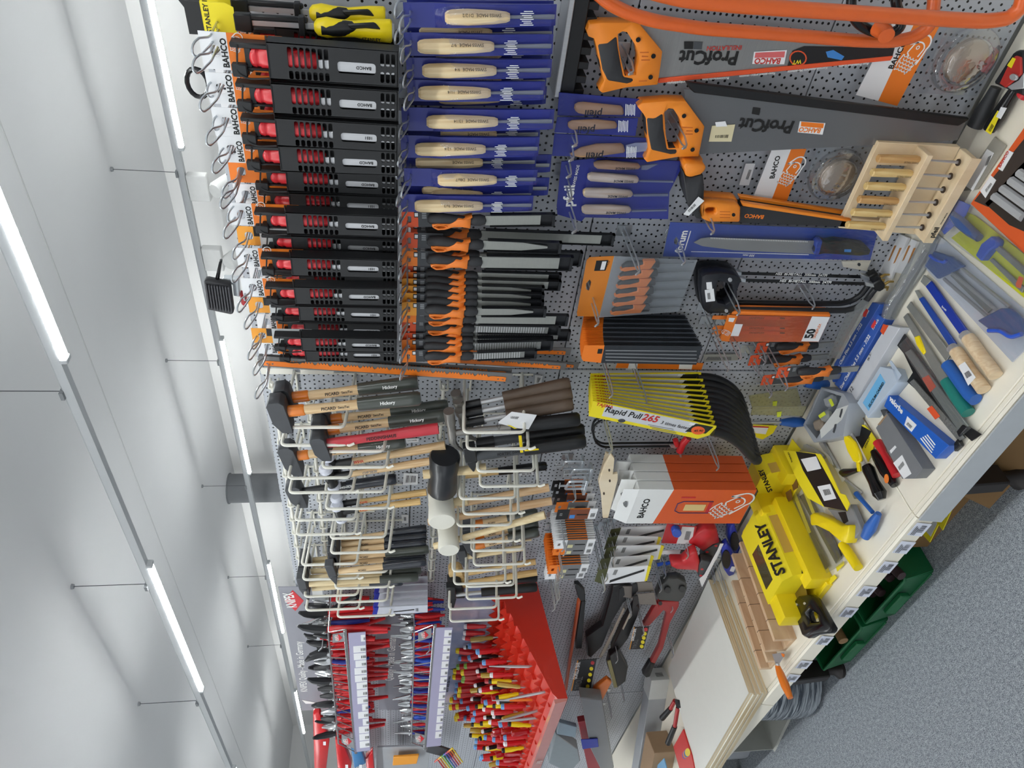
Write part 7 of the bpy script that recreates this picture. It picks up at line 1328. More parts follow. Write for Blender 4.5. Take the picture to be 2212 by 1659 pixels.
# ---- parts box, sheets and cartons by the panel
t = sthing('parts_tray', 'grey plastic tray of bagged small parts with printed front', 'tray', 1780, 900)
GT = mat('tray_grey', '#9aa0a8', .35, coat=.2); rim = Z1_([(370, 220), (560, 275), (610, 360), (560, 640), (310, 695), (215, 545)]); inn = Z1_([(375, 245), (540, 300), (500, 400), (330, 660), (235, 540)])
spart(t, 'walls', rim, .055, .055, GT, [inn], bevel=.001); spart(t, 'bottom', rim, .006, .006, GT, smooth=0); f = spart(t, 'front_label', Z1_([(500, 410), (600, 375), (545, 500), (370, 660), (360, 590)]), .056, .001, mat('label_silver', '#cfd2d0', .35), smooth=0)
for k, (x, y) in enumerate(((545, 430), (490, 560))): spart(f, 'printed_key', Z1_([(x - 22, y + 45), (x - 5, y - 20), (x + 10, y - 25), (x + 5, y + 10), (x - 10, y + 55)]), .0566, .0005, DGREY, smooth=0)
for k, (x, y, c) in enumerate(((420, 340, '#d9dde0'), (380, 470, '#cfd4d2'), (330, 540, '#c8b9a6'))): spart(t, 'parts_bag', Z1_([(x - 45, y - 25), (x + 35, y - 60), (x + 50, y + 30), (x - 20, y + 60)]), .045 + .003 * k, .02, clear('bag%d' % k, c, .15, .35, .4), bevel=.006)
spart(t, 'yellow_tag', Z1_([(345, 465), (395, 430), (410, 455), (360, 490)]), .05, .001, mat('neon_yellow', '#dbe83a', .5), smooth=0); spart(t, 'yellow_tag', Z1_([(432, 330), (455, 320), (480, 375), (460, 390)]), .05, .001, mat('neon_yellow'), smooth=0)
BLB = mat('file_box_blue', '#3d62b4', .4, var=.1, scale=9)
for k, (q, lab) in enumerate(((J3([(330, 40), (385, 55), (60, 590), (50, 560), (70, 460)]), 'rear blue box of saw chain files leaning by the panel'), (J3([(345, 105), (415, 155), (130, 660), (70, 600)]), 'front blue box of saw chain files'))):
    t = sthing('file_box', lab, 'box', *q[0]); b = spart(t, 'box', q, .042 - .012 * k, .042 - .012 * k, BLB, bevel=.001)
    stext(b, 'Saw Chain Files 5.5 mm - 7/32', J3([(118, 640)] if k else [(88, 520)])[0], J3([(318, 275)] if k else [(262, 195)])[0], .0426 - .012 * k, INKW, bold=.03); stext(b, '12-Pack', J3([(335, 235)] if k else [(285, 150)])[0], J3([(375, 165)] if k else [(310, 100)])[0], .0426 - .012 * k, INKW, bold=.03); spart(b, 'price_dot', J3([(325, 180), (345, 155), (358, 180), (340, 220), (322, 215)] if k else [(268, 115), (290, 85), (303, 95), (285, 140), (265, 140)]), .0427 - .012 * k, .0005, mat('neon_red', '#f0433a', .5), smooth=0)
t = sthing('long_white_box', 'long white file box with orange logo', 'box', 1880, 790); b = spart(t, 'box', J3([(430, 195), (520, 215), (210, 725), (135, 680)]), .03, .03, mat('carton_grey', '#c9ccd2', .5), bevel=.001); spart(b, 'logo', J3([(405, 190), (442, 200), (405, 265), (385, 240)]), .0306, .0005, REDO, smooth=0); stext(b, 'SK 3,-', J3([(305, 445)])[0], J3([(325, 390)])[0], .0308, INK); stext(b, '12', J3([(185, 665)])[0], J3([(200, 640)])[0], .0308, INK); stext(b, 'Rundfeile  200 x 3,2 mm', J3([(195, 600)])[0], J3([(275, 460)])[0], .0308, INKG)
t = sthing('carbide_box', 'pale blue-grey box of silicon carbide stones with hang tab', 'box', 1900, 850); b = spart(t, 'box', J3([(385, 480), (470, 500), (500, 590), (300, 835), (225, 730)]), .035, .035, mat('carton_blue', '#b8c6d6', .5), bevel=.001); spart(b, 'blue_label', J3([(385, 530), (420, 590), (305, 785), (265, 730)]), .0356, .0005, mat('label_cyan', '#6fb7e6', .5), smooth=0); stext(b, 'SILICIUM-CARBID', J3([(312, 765)])[0], J3([(412, 598)])[0], .0362, INK, bold=.03); spart(t, 'hang_tab', J3([(445, 445), (460, 440), (530, 540), (500, 590), (470, 500)]), .03, .0015, mat('carton_blue'), smooth=0)
t = sthing('blue_stone_box', 'bright blue sharpening stone box with white lettering', 'box', 1960, 910); BLC = mat('valorbe_blue', '#1f5fc0', .4); b = spart(t, 'box', Z1_([(905, 385), (945, 290), (1460, 720), (1345, 835)]), .028, .028, BLC, bevel=.001); stext(b, 'valorbe', Z1_([(950, 330)])[0], Z1_([(1060, 455)])[0], .0286, INKW, bold=.04); slabel(b, 'price_sticker', Z1_([(1105, 470), (1185, 545), (1140, 605), (1080, 545)]), .0286, WHITE, Z1_([(1110, 520), (1150, 560), (1135, 580), (1095, 540)]))
for j in range(4): spart(b, 'print_line', Z1_([(1215 + 18 * j, 660 - 10 * j), (1223 + 18 * j, 655 - 10 * j), (1320 + 9 * j, 780 - 22 * j), (1312 + 9 * j, 785 - 22 * j)]), .0286, .0004, INKW, smooth=0)
t = sthing('grey_stone_box', 'open grey cardboard box with stones and barcode label', 'box', 1930, 960); GB = mat('box_grey', '#77797d', .55); b = spart(t, 'box', Z1_([(835, 570), (930, 440), (1235, 920), (1160, 1000), (1060, 1005)]), .035, .035, GB, bevel=.001); spart(t, 'stone', Z1_([(870, 415), (900, 410), (935, 430), (900, 480)]), .03, .02, DGREY, bevel=.002); spart(t, 'torn_flap', Z1_([(850, 545), (905, 475), (935, 455), (925, 470), (870, 545)]), .036, .002, mat('cardboard', '#9a8064', .7), smooth=0)
slabel(b, 'barcode_label', Z1_([(985, 870), (1060, 800), (1140, 960), (1075, 1005)]), .0356, WHITE, Z1_([(1025, 905), (1070, 850), (1085, 880), (1040, 935)])); slabel(b, 'price_sticker', Z1_([(955, 765), (1000, 720), (1012, 735), (965, 790)]), .0356, WHITE)
# ---- files and rasps in a row
def sfile(lab, bl, bt, m_, hp, hr, hm, ferr=None, h=.012, cat='file'):
    t = sthing('bench_file', lab, cat, *hp[0]); spart(t, 'blade', bl, h, .005, m_, bevel=.001)
    if bt: spart(t, 'bare_tip', bt, h, .0045, FILEM, bevel=.0006)
    if hp: stube(t, 'handle', [(*p, .016) for p in hp], hr, hm, 16, fil=.01)
    if ferr: stube(t, 'ferrule', [(*p, .016) for p in ferr], .012, STEEL, 12)
    return t
WD = wood('beech_handle', '#d9bb93', '#e9d3b0', .4); BF = mat('sleeve_blue', '#1d3a9f', .35)
t = sfile('flat file in dark blue sleeve with plain wooden handle', J4([(220, 165), (255, 130), (480, 440), (440, 475)]), J4([(190, 135), (210, 95), (255, 130), (220, 165)]), BF, J4([(480, 475), (505, 510), (560, 590), (610, 650), (645, 705)]), [.010, .0145, .0125, .0165, .017, .012] + [.0165] * 30 if 0 else .0145, WD, J4([(455, 455), (485, 485)])); stext(t, 'forum', J4([(318, 290)])[0], J4([(345, 315)])[0], .0126, INKW, bold=.03)
t = sfile('half round file in blue sleeve with wooden handle and price sticker', J4([(178, 240), (205, 225), (405, 510), (370, 535)]), J4([(155, 190), (175, 185), (205, 228), (180, 240)]), mat('sleeve_blue2', '#22489e', .35), J4([(405, 555), (430, 590), (490, 680), (540, 740), (575, 790)]), .0145, WD, J4([(380, 535), (410, 560)])); slabel(t, 'price_sticker', J4([(420, 645), (460, 620), (525, 715), (480, 765)]), .031, WHITE, J4([(455, 690), (485, 672), (505, 700), (472, 722)]))
t = sfile('flat grey file with blue two tone handle', J4([(105, 290), (130, 255), (375, 570), (345, 620)]), None, FILEM, J4([(355, 635), (390, 680), (440, 750), (490, 820), (525, 850)]), .0145, mat('handle_blue', '#2a62b4', .4))
t = sfile('round tapered file with green handle and yellow tie', J4([(85, 350), (110, 325), (375, 740), (370, 860), (300, 740)]), None, FILEM, J4([(350, 735), (385, 790), (430, 860), (480, 930)]), .0145, mat('handle_green', '#1f7d72', .4)); spart(t, 'yellow_tie', J4([(150, 470), (180, 460), (220, 560), (205, 580), (165, 520)]), .015, .006, YEL, bevel=.002)
t = sthing('carded_rasp', 'two rasps on a black card with orange labels in clear sleeve', 'rasp', 1990, 810); spart(t, 'card', J4([(45, 515), (95, 452), (130, 500), (480, 1010), (560, 1060), (500, 1100), (110, 740), (145, 685), (90, 570)]), .008, .002, BLACK, smooth=0); spart(t, 'blade', J4([(95, 565), (130, 545), (480, 1010), (420, 1040)]), .014, .005, FILEM, bevel=.001); spart(t, 'orange_label', J4([(200, 720), (240, 700), (285, 770), (250, 805)]), .0146, .0006, REDO, smooth=0); spart(t, 'blade', J4([(125, 745), (150, 725), (460, 1080), (420, 1100)]), .013, .004, TOOTH, smooth=0); spart(t, 'orange_label', J4([(230, 905), (260, 885), (310, 950), (280, 970)]), .0136, .0006, REDO, smooth=0); spart(t, 'end_cap', Z1_([(1500, 700), (1530, 660), (1560, 720), (1500, 775)]), .016, .012, SMOKE, bevel=.002); spart(t, 'end_cap', Z1_([(1520, 600), (1570, 540), (1615, 570), (1540, 650)]), .018, .014, SMOKE, bevel=.002); spart(t, 'sleeve', J4([(60, 520), (110, 470), (500, 1020), (430, 1080)]), .0155, .0006, FILM, smooth=0)
# ---- clear packs of chain file guides
t = sthing('file_guide_pack', 'clear pack with blue ended file guide and round files', 'file guide', 2080, 600); spart(t, 'tray', Z2_([(1340, 400), (1450, 490), (2101, 1060), (2212, 1300), (2000, 1510), (1250, 700)]), .004, .003, mat('pack_white', '#d3d6de', .3), smooth=0)
SB = mat('sleeve_steelblue', '#3c5a92', .35); spart(t, 'blue_end', Z2_([(1250, 690), (1330, 560), (1480, 610), (1590, 690), (1360, 800)]), .02, .008, SB, bevel=.002); spart(t, 'blue_end', Z2_([(1700, 1155), (1900, 1050), (1990, 1050), (2080, 1140), (2110, 1250), (2010, 1300), (1800, 1230)]), .02, .008, SB, bevel=.002); stube(t, 'blue_curl', [(*p, .023) for p in Z2_([(1300, 600), (1350, 640), (1420, 660), (1440, 640)])], .004, mat('cap_blue', '#2f5ac8', .35), fil=.01); stube(t, 'blue_curl', [(*p, .023) for p in Z2_([(1800, 1240), (1900, 1240), (1990, 1300), (2080, 1270)])], .005, mat('cap_blue'), fil=.01)
for k in range(3): stube(t, 'round_file', [(*p, .014) for p in Z2_([(1420 + 70 * k, 800 - 50 * k), (1800 + 90 * k, 1130 - 45 * k)])], .004, STEEL, 8)
spart(t, 'flat_file', Z2_([(1470, 770), (1530, 745), (1830, 1050), (1790, 1090)]), .012, .004, FILEM, smooth=0); spart(t, 'clear_cover', Z2_([(1340, 400), (1450, 490), (2101, 1060), (2212, 1300), (2000, 1510), (1250, 700)]), .027, .0006, FILM, smooth=0)
t = sthing('file_guide_pack', 'clear pack with blue header, yellow card and blue file guide', 'file guide', 2100, 500); YG = mat('pack_yellow', '#cfd125', .5); spart(t, 'header', Z2_([(1480, 95), (1640, 170), (1600, 260), (1420, 420), (1360, 340)]), .02, .002, mat('cap_blue', '#2f5ac8', .35), smooth=0); spart(t, 'yellow_card', Z2_([(1610, 230), (1680, 260), (2101, 590), (2212, 800), (2101, 960), (1480, 450), (1560, 390)]), .006, .003, YG, smooth=0); stube(t, 'grip', [(*p, .02) for p in Z2_([(1490, 250), (1560, 320), (1640, 390), (1720, 450)])], [.009, .013, .012, .009], SB, 12)
spart(t, 'guide_block', Z2_([(1680, 600), (1730, 500), (1820, 430), (1870, 470), (1860, 520), (1800, 560), (1730, 650)]), .025, .02, mat('cap_blue'), bevel=.003); spart(t, 'file', Z2_([(1830, 530), (1880, 510), (2212, 800), (2160, 830)]), .016, .006, FILEM, bevel=.001); spart(t, 'bar', Z2_([(1800, 640), (1830, 620), (2101, 870), (2080, 920)]), .012, .004, FILEM, bevel=.001); spart(t, 'orange_tag', Z2_([(2030, 840), (2060, 775), (2095, 790), (2070, 880), (2035, 870)]), .028, .001, mat('neon_orange', '#f4672e', .5), smooth=0); spart(t, 'clear_cover', Z2_([(1480, 95), (1640, 170), (2212, 640), (2212, 1000), (1360, 400)]), .03, .0006, FILM, smooth=0)
# ---- orange and black box of steel files
t = sthing('file_set_box', 'orange and black box with windows showing grey files', 'file set', 2170, 430); b = spart(t, 'box', [(2212, 300), (2270, 330), (2300, 560), (2212, 545), (2095, 440), (2111, 420)] if 0 else [(2240, 235), (2330, 300), (2330, 640), (2212, 548), (2096, 440)], .03, .03, OBX, bevel=.001)
spart(b, 'black_panel', [(2212, 300), (2260, 300), (2240, 340), (2134, 447), (2104, 434)], .0306, .0004, mat('box_black', '#3a322f', .45), smooth=0); spart(b, 'window', [(2128, 440), (2212, 350), (2260, 420), (2212, 500), (2180, 486)], .0306, .0004, mat('window_shadow', '#2b2826', .4), smooth=0); spart(b, 'window', [(2212, 530), (2230, 500), (2290, 560), (2260, 600)], .0306, .0004, mat('window_shadow'), smooth=0)
for k in range(4): q = [(2148 + 18 * k, 424 - 17 * k), (2210 + 20 * k, 470 - 17 * k)]; stube(b, 'file_grip', [(*p, .032) for p in q], .009, mat('file_grip_grey', '#aeb0b2', .4), 8)
lg = spart(b, 'logo', Z5_([(910, 1370), (1030, 1165), (1085, 1190), (960, 1400)]), .0312, .0005, WHITE, smooth=0); stext(lg, 'BAHCO', Z5_([(935, 1365)])[0], Z5_([(1035, 1185)])[0], .0318, INKR, bold=.03); slabel(b, 'price_sticker', Z5_([(710, 1620), (830, 1445), (890, 1500), (770, 1700)]), .0312, WHITE, Z5_([(765, 1610), (835, 1520), (850, 1540), (780, 1640)]))
t = sthing('label_bag', 'clear bag with white price labels on the shelf', 'bag', 2120, 370); spart(t, 'bag', Z5_([(870, 1010), (1000, 1110), (680, 1600), (520, 1620), (560, 1450)]), .006, .004, clear('bag_shelf', '#d9d7cf', .2, .35, .35), bevel=.001); slabel(t, 'price_label', Z5_([(790, 1150), (865, 1195), (630, 1620), (540, 1560)]), .0068, WHITE, Z5_([(800, 1240), (845, 1215), (795, 1330), (762, 1345)])); slabel(t, 'price_label', Z5_([(590, 1360), (640, 1390), (560, 1560), (515, 1545)]), .0075, WHITE)
# ---- black gripped saw set tool with red plate
t = sthing('saw_set_tool', 'black gripped saw setting tool with red plate and silver screw', 'pliers', 2160, 200); stube(t, 'grip', [(*p, .02) for p in Z5_([(890, 460), (830, 570), (740, 740), (650, 900)])], [.011, .012, .017, .016], RUB, 14); stube(t, 'grip', [(*p, .018) for p in Z5_([(1100, 480), (1010, 620), (900, 800), (810, 940)])], [.010, .012, .014, .012], BLACKG, 14)
spart(t, 'body', Z5_([(850, 410), (1080, 60), (1160, 30), (1203, 60), (1203, 560), (1100, 520), (940, 450)]), .03, .02, mat('tool_black', '#202124', .35), bevel=.004); p_ = spart(t, 'red_plate', Z5_([(920, 420), (1010, 230), (1100, 100), (1165, 120), (1170, 310), (990, 465)]), .034, .006, mat('plate_red', '#b8322b', .35), bevel=.002); spart(p_, 'screw', Z5_([(1075 + 42 * math.cos(a), 345 + 38 * math.sin(a)) for a in [j * .523 for j in range(12)]]), .04, .006, STEEL, bevel=.001); spart(p_, 'yellow_label', Z5_([(1012, 215), (1075, 125), (1110, 140), (1060, 245)]), .0346, .0005, YELC, smooth=0); spart(t, 'silver_plate', Z5_([(1010, 455), (1140, 380), (1203, 290), (1203, 470), (1060, 490)]), .031, .003, STEEL, bevel=.001); slabel(t, 'price_tag', Z5_([(770, 950), (905, 720), (945, 740), (830, 990)]), .0335, YELC, Z5_([(800, 940), (845, 860), (870, 890), (825, 960)])); slabel(t, 'price_sticker', Z5_([(890, 790), (945, 680), (1010, 690), (940, 815)]), .034, WHITE)
t = sthing('red_grip_tool', 'red gripped tool just beside the saw setting tool', 'pliers', 2215, 190); stube(t, 'grip', [(*p, .015) for p in Z5_([(1180, 560), (1260, 480), (1330, 380)])], .012, RED, 10)
# ---- papers, film wrap and bags at the back of the shelf
t = sthing('paper_sleeve', 'white printed paper sleeves with brown knife pictures', 'leaflet', 1930, 560); 
for k in range(2):
    q = Z2_([(1020 + 120 * k, 410 + 50 * k), (1110 + 80 * k, 450 + 30 * k), (960 + 120 * k, 800 - 40 * k), (860 + 120 * k, 740)]); c = spart(t, 'sleeve', q, .012 - .004 * k, .008, WHITE, smooth=0)
    for j in range(2): spart(c, 'print', Z2_([(995 + 45 * j + 120 * k, 515 + 20 * j), (1012 + 45 * j + 120 * k, 515 + 20 * j), (955 + 45 * j + 120 * k, 640 + 20 * j), (940 + 45 * j + 120 * k, 650 + 20 * j)]), .0126 - .004 * k, .0004, mat('print_tan2', '#b5793a', .5), smooth=0)
t = sthing('film_wrap', 'crumpled roll of clear film lying along the panel', 'film', 1950, 600)
P = [(*p, .02) for p in Z2_([(1310, 440), (1260, 560), (1180, 700), (1080, 860), (980, 1020), (940, 1130)])]; stube(t, 'roll', P, [.018, .02, .022, .02, .02, .016], clear('wrap_film', '#d5d8da', .08, .5, .18), 9); stube(t, 'core', P[1:], .006, mat('core_grey', '#6f7276', .3), 8)
t = sthing('clear_hang_bag', 'clear bag hanging down beside the blue chain file boxes', 'bag', 1820, 730); spart(t, 'bag', J3([(150, 130), (260, 20), (300, 40), (100, 430), (20, 420)]), .10, .004, clear('bag_a', '#cfd3d4', .12, .4, .2), bevel=.001)
t = wthing('white_bracket', 'cream shelf bracket plate at the foot of the pegboard', 'bracket', 1870, 560, .01); c = wpart(t, 'plate', Z2_([(545, 650), (560, 700), (680, 720), (760, 735), (800, 640)]), .01, .003, CREAM, bevel=.0008); wpart(c, 'screw', Z2_([(695 + 14 * math.cos(a), 678 + 14 * math.sin(a)) for a in [j * .785 for j in range(8)]]), .0115, .001, DGREY, smooth=0)
# ================================================================ under the shelf
GRN = mat('bin_green', '#176b3e', .4, var=.05)
def bin_(lab, x0, x1, y0, y1, h):
    t = thing('storage_bin', lab, 'bin', ((x0 + x1) / 2, (y0 + y1) / 2, 0)); w_, l = (x1 - x0) / 2, (y1 - y0) / 2; th = .006
    obj('base', box(-w_ * .92, w_ * .92, -l * .9, l, 0, th), GRN, t, bevel=.001); obj('front_wall', prism([(-l, h * .62), (-l + .006, h * .62), (-l * .85, 0), (-l * .85 - .006, 0)], -w_, w_, 'x'), GRN, t, bevel=.001); obj('back_wall', box(-w_, w_, l - th, l, 0, h), GRN, t, bevel=.001)
    for s in (-1, 1): obj('side_wall', prism([(-l, h * .62), (-l * .5, h * .66), (-l * .2, h), (l, h), (l, 0), (-l * .87, 0)], s * w_ - .004, s * w_ + .004, 'x'), GRN, t, bevel=.001)
    obj('rim', tube(fillet([(-w_, l, h), (-w_, -l * .2, h), (-w_, -l * .5, h * .67), (-w_, -l, h * .62), (w_, -l, h * .62), (w_, -l * .5, h * .67), (w_, -l * .2, h), (w_, l, h)], .01), .005, 6), GRN, t); obj('grip_lip', box(-w_ * .4, w_ * .4, -l - .012, -l + .004, h * .3, h * .5), GRN, t, bevel=.003)
    return t
b1 = F(1880, 1195, 0); b2 = F(1790, 1340, 0)
bin_('green plastic storage bin with dark tool handles under the shelf', -2.02, -1.76, -.455, -.06, .17)
bin_('green plastic storage bin next to the first, with a wooden handle sticking out', -2.35, -2.05, -.455, -.06, .17)
DKH = mat('handle_dark', '#4a3a3c', .35)
for k, (px, py, z) in enumerate(((1948, 1245, .12), (1925, 1250, .10), (1905, 1282, .10), (1888, 1284, .09))):
    p = F(px, py, z); t = thing('dark_handle_tool', 'dark brown tool handle end lying in the green bin', 'tool', tuple(p), group='dark handles in the green bin'); obj('handle', tube([(0, 0, 0), (-.02, .06, .005), (-.05, .16, .01)], [.014, .015, .011], 12), DKH, t); obj('shaft', tube([(-.05, .16, .01), (-.08, .26, .012)], .005, 8), DSTEEL, t)
p = F(1822, 1385, .13); t = thing('bin_hammer_handle', 'brown wooden hammer handle sticking out of the second green bin', 'hammer', tuple(p)); obj('handle', tube([(0, 0, 0), (-.01, .08, .0), (-.03, .22, .0)], [.016, .014, .012], 12), wood('dark_ash', '#8a6a45', '#a5845a'), t); obj('head', box(-.08, .02, .21, .245, -.02, .02), HBLK, t, bevel=.003)
t = thing('flat_carton', 'long brown cardboard box under the shelf below the yellow saw sleeves', 'carton', (-1.15, -.2, 0)); CB = mat('cardboard2', '#8a6a42', .75); obj('base', box(-.58, .75, -.16, .15, 0, .006), CB, t, smooth=0)
for g in (box(-.58, .75, -.165, -.16, 0, .085), box(-.58, .75, .145, .15, 0, .085), box(-.58, -.575, -.16, .145, 0, .085), box(.745, .75, -.16, .145, 0, .085)): obj('side', g, CB, t, smooth=0)
obj('flap', xf(box(-.3, .75, -.1, 0, 0, .004), loc=(0, -.165, .085), rx=.9), CB, t, smooth=0)
U2 = lambda p: Q(1930, 820, 2.504, p)
for k, (q, e) in enumerate(((U2([(150, 830), (195, 880), (240, 790), (275, 650), (215, 700)]), (0, 0)), (U2([(110, 790), (155, 835), (240, 690), (330, 520), (290, 540)]), (195, 712)), (U2([(215, 745), (265, 815), (350, 620), (470, 350), (440, 345), (330, 520)]), (298, 668)))):
    z = -.235 + .006 * k; t = sthing('sleeved_saw', 'yellow sleeved pull saw lying on the carton under the shelf, %s' % ('lowest', 'middle', 'topmost')[k], 'saw', *q[0], z, 'yellow sleeves under the shelf'); s_ = spart(t, 'sleeve', q, z, .003, YELC, smooth=0)
    c0 = V((sum(p[0] for p in q) / len(q), sum(p[1] for p in q) / len(q))); spart(s_, 'grey_panel', [tuple(V(p).lerp(c0, .28)) for p in q], z + .0005, .0005, TJ, smooth=0)
    if e[0]: spart(s_, 'emblem', U2([(e[0] + 18 * math.cos(a), e[1] + 22 * math.sin(a)) for a in [j * .523 for j in range(12)]]), z + .001, .0005, BK3, smooth=0); stext(s_, 'PUL265', U2([(e[0] - 35, e[1] + 60)])[0], U2([(e[0] - 12, e[1] - 20)])[0], z + .001, INK)
for k, (px, py, z, r) in enumerate(((2150, 940, .06, .025), (2178, 935, .06, .022), (2195, 880, .08, .024), (2205, 905, .05, .02))):
    p = F(px, py, z); t = thing('stored_tool', 'black rounded tool end stored in the shade under the shelf', 'tool', tuple(p), group='black tool ends under the shelf'); obj('body', loft([(-r, 0, 0, r * .4, r * .4), (-r * .6, 0, 0, r * .9, r * .9), (.0, 0, 0, r, r), (r * .7, 0, 0, r * .8, r * .8), (r * 1.1, 0, 0, r * .3, r * .3)], 14), BLACKG, t); obj('rod', cyl((0, 0, 0), (.02, .2, .04), .006, 8), BLACKG, t)
# roll of clear-wrapped cable and cardboard behind the far leg
def wrapmat():
    m, nt, b = _new('film_wrapped'); tc = nt.nodes.new('ShaderNodeTexCoord'); mp = nt.nodes.new('ShaderNodeMapping'); mp.inputs['Scale'].default_value = (4, 4, 60); n = nt.nodes.new('ShaderNodeTexNoise'); n.inputs['Scale'].default_value = 1.6; n.inputs['Detail'].default_value = 5; n.inputs['Distortion'].default_value = 1.2
    nt.links.new(tc.outputs['Object'], mp.inputs[0]); nt.links.new(mp.outputs[0], n.inputs[0]); r = nt.nodes.new('ShaderNodeValToRGB'); e = r.color_ramp.elements; e[0].position = .4; e[0].color = lin('#39424d'); e[1].position = .72; e[1].color = lin('#c9d0d6'); nt.links.new(n.outputs[0], r.inputs[0]); nt.links.new(r.outputs[0], b.inputs['Base Color']); b.inputs['Roughness'].default_value = .2
    bp = nt.nodes.new('ShaderNodeBump'); bp.inputs['Strength'].default_value = .5; bp.inputs['Distance'].default_value = .01; nt.links.new(n.outputs[0], bp.inputs['Height']); nt.links.new(bp.outputs[0], b.inputs['Normal']); return m
p = F(1745, 1535, .0); t = thing('wrapped_roll', 'thick roll wrapped in clear stretch film under the shelf', 'roll', (-2.66, -.31, 0)); WR = wrapmat(); obj('roll', lathe([(.15, .0), (.175, .02), (.18, .12), (.175, .22), (.15, .245)], 28), WR, t); obj('core', cyl((0, 0, .246), (0, 0, .25), .05, 16), mat('cardboard', '#9a8064', .7), t)
t = thing('white_folded_box', 'opened white cardboard box on its side under the shelf', 'carton', (-3.0, -.28, 0), (0, 0, .2)); WC = mat('carton_white', '#b9bab4', .6)
for g in (box(-.14, .12, -.15, .12, 0, .004), box(-.14, .12, .116, .12, 0, .2), box(-.14, -.136, -.15, .12, 0, .2), box(.116, .12, -.15, .12, 0, .2)): obj('side', g, WC, t, smooth=0)
obj('flap', xf(box(-.14, .12, -.1, 0, 0, .004), loc=(0, -.15, .0), rx=.35), WC, t, smooth=0)
t = thing('grey_canister', 'grey rounded container under the far end of the shelf', 'container', (-3.35, -.3, 0)); obj('body', lathe([(.09, 0), (.1, .01), (.1, .17), (.085, .2)], 20), mat('canister', '#9a9da2', .4), t); obj('lid', lathe([(.087, .2), (.087, .22), (.07, .23)], 20), WC, t)
# ================================================================ above the panels: trowel-like float pad behind the top edge
q = lambda p: Q(380, 340, 3.77, p)
t = wthing('ribbed_pad', 'black ribbed rubber pad of a clamp standing up behind the top row', 'clamp', 470, 640, -.04)
pd = wpart(t, 'pad', q([(225, 1010), (250, 1000), (440, 1040), (470, 1270), (450, 1285), (260, 1245)]), -.04, .02, mat('pad_black', '#2f2f32', .55), bevel=.003)
for k in range(9): a, b = V((232 + 0 * k, 1040)).lerp(V((437, 1062)), (k + .5) / 9), V((262, 1235)).lerp(V((466, 1268)), (k + .5) / 9); wpart(pd, 'rib', q([(a.x - 7, a.y), (a.x + 7, a.y), (b.x + 7, b.y), (b.x - 7, b.y)]), -.034, .006, mat('rib_black', '#45454a', .6), bevel=.001)
wpart(t, 'handle', q([(350, 855), (372, 860), (350, 1010), (315, 1005)]), -.05, .02, BLACKG, bevel=.003); wpart(t, 'steel_post', q([(380, 990), (510, 1000), (520, 1140), (470, 1130), (460, 1040), (385, 1020)]), -.07, .02, ZINC, bevel=.002); wpart(t, 'red_base', q([(520, 1110), (570, 1150), (570, 1230), (530, 1200)]), -.07, .02, RED, bevel=.003)
t = wthing('black_sole', 'black chequered tool plate showing above the first hook', 'tool', 400, 5, .02); wpart(t, 'plate', [(375, -12), (418, -12), (416, 22), (400, 20)], .02, .006, BLACK, bevel=.001); wpart(t, 'stem', [(416, -10), (470, -10), (470, 6), (416, 8)], .016, .004, DGREY, bevel=.001)

# ================================================================ labels that count along a row of look-alikes
def ORD(n):
    a = 'zeroth first second third fourth fifth sixth seventh eighth ninth tenth eleventh twelfth thirteenth fourteenth fifteenth sixteenth seventeenth eighteenth nineteenth twentieth'.split()
    return a[n] if n <= 20 else 'twenty ' + a[n - 20]
def count(group, key, fmt, has=''):
    L = [o for o in COL.objects if o.parent is None and o.get('group') == group and has in o.get('label', '')]
    L.sort(key=key)
    for i, o in enumerate(L): o['label'] = fmt(ORD(i + 1), o['label'])
nx = lambda o: -o.location.x
dy = lambda o: -o.location.y
def kind_(l): return 'on white and orange card' if 'white' in l else ('on plain orange card' if 'plain' in l else ('on yellow-orange card' if 'yellow' in l else 'half hidden behind others'))
count('holstered chisels in the top row', nx, lambda n, l: '%s black holstered red chisel from the yellow chisels, %s' % (n, kind_(l)))
count('loop hooks in the top row', nx, lambda n, l: '%s looped wire hook of the holstered chisels, counted from the yellow chisels' % n)
count('carving tools in blue sleeves', nx, lambda n, l: '%s half hidden carving tool in blue sleeve, counted away from the yellow chisels' % n, 'half hidden')
count('loop hooks of the blue sleeves', nx, lambda n, l: '%s looped wire hook along the front blue sleeves, counted towards the files' % n)
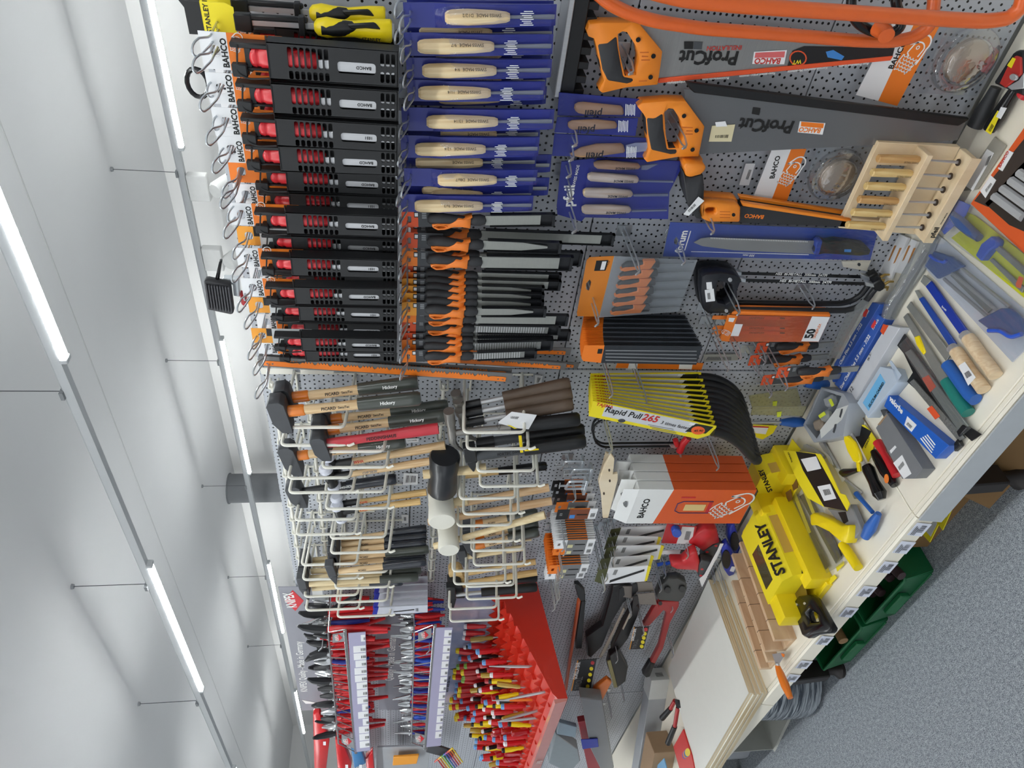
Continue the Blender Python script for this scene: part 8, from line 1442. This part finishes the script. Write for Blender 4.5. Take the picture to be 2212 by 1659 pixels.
count('loop hooks of the files', nx, lambda n, l: '%s looped wire hook of the carded files, counted from the blue sleeves' % n)
count('bundle of orange carded blade sheets', dy, lambda n, l: '%s orange carded blade sheet from the pegboard in the thick bundle' % n)
count('fanned stack of pull saws in yellow sleeves', dy, lambda n, l: '%s yellow sleeved pull saw from the pegboard in the fanned stack' % n)
count('stacked plywood sheets', lambda o: o.location.z, lambda n, l: '%s white faced plywood sheet from the bottom of the stack' % n)
for r in ('upper', 'middle', 'lower'): count('wire hammer holders of the %s rack' % r, nx, lambda n, l: '%s cream wire holder of the %s hammer rack from the orange saw blades' % (n, r))
for g, h, f in (('dark jigsaw blade cards', '', 'dark sleeved jigsaw blade card'), ('orange topped jigsaw blade cards', 'white', 'white topped jigsaw blade card of the upper row'), ('white topped jigsaw blade cards', 'orange', 'orange topped jigsaw blade card of the lower row'), ('white topped jigsaw blade cards', 'white', 'white topped jigsaw blade card of the lower row')): count(g, dy, lambda n, l: '%s %s, counted from the pegboard' % (n, f), h)
count('blue topped packets', dy, lambda n, l: '%s blue topped white packet from the pegboard on its hook' % n)
count('fanned coloured hex keys', nx, lambda n, l: '%s coloured hex key of the fanned set, counted from the pliers racks' % n)
count('chisels in the wooden rack', nx, lambda n, l: '%s small chisel in the wooden rack from the hand saws, %s handle' % (n, 'darker brown' if 'darker' in l else 'honey coloured'))
count('hammers in the wire racks', nx, lambda n, l: '%s locksmith hammer with dark navy grip from the rubber mallets side' % n if 0 else '%s navy gripped locksmith hammer of the packed row, counted from the sledge hammers' % n, 'dark navy grip in')
for g in ('shorter hooks of the blue sleeves', 'long loop hooks in the top row', 'hooks near the corner clamps', 'hooks under the red display', 'hooks beside the pliers racks', 'hooks of the saw blade packs', 'hooks of the carving knives', 'hooks of the short files', 'price cards on the hammer pegboard', 'orange collared hammers of the lower rack', 'dark handles in the green bin', 'black tool ends under the shelf', 'spotlights on the rear rail', 'hooks of the hand saws'):
    count(g, nx, lambda n, l: l + ', %s from the bow saws' % n if len(l.split()) < 12 else l)
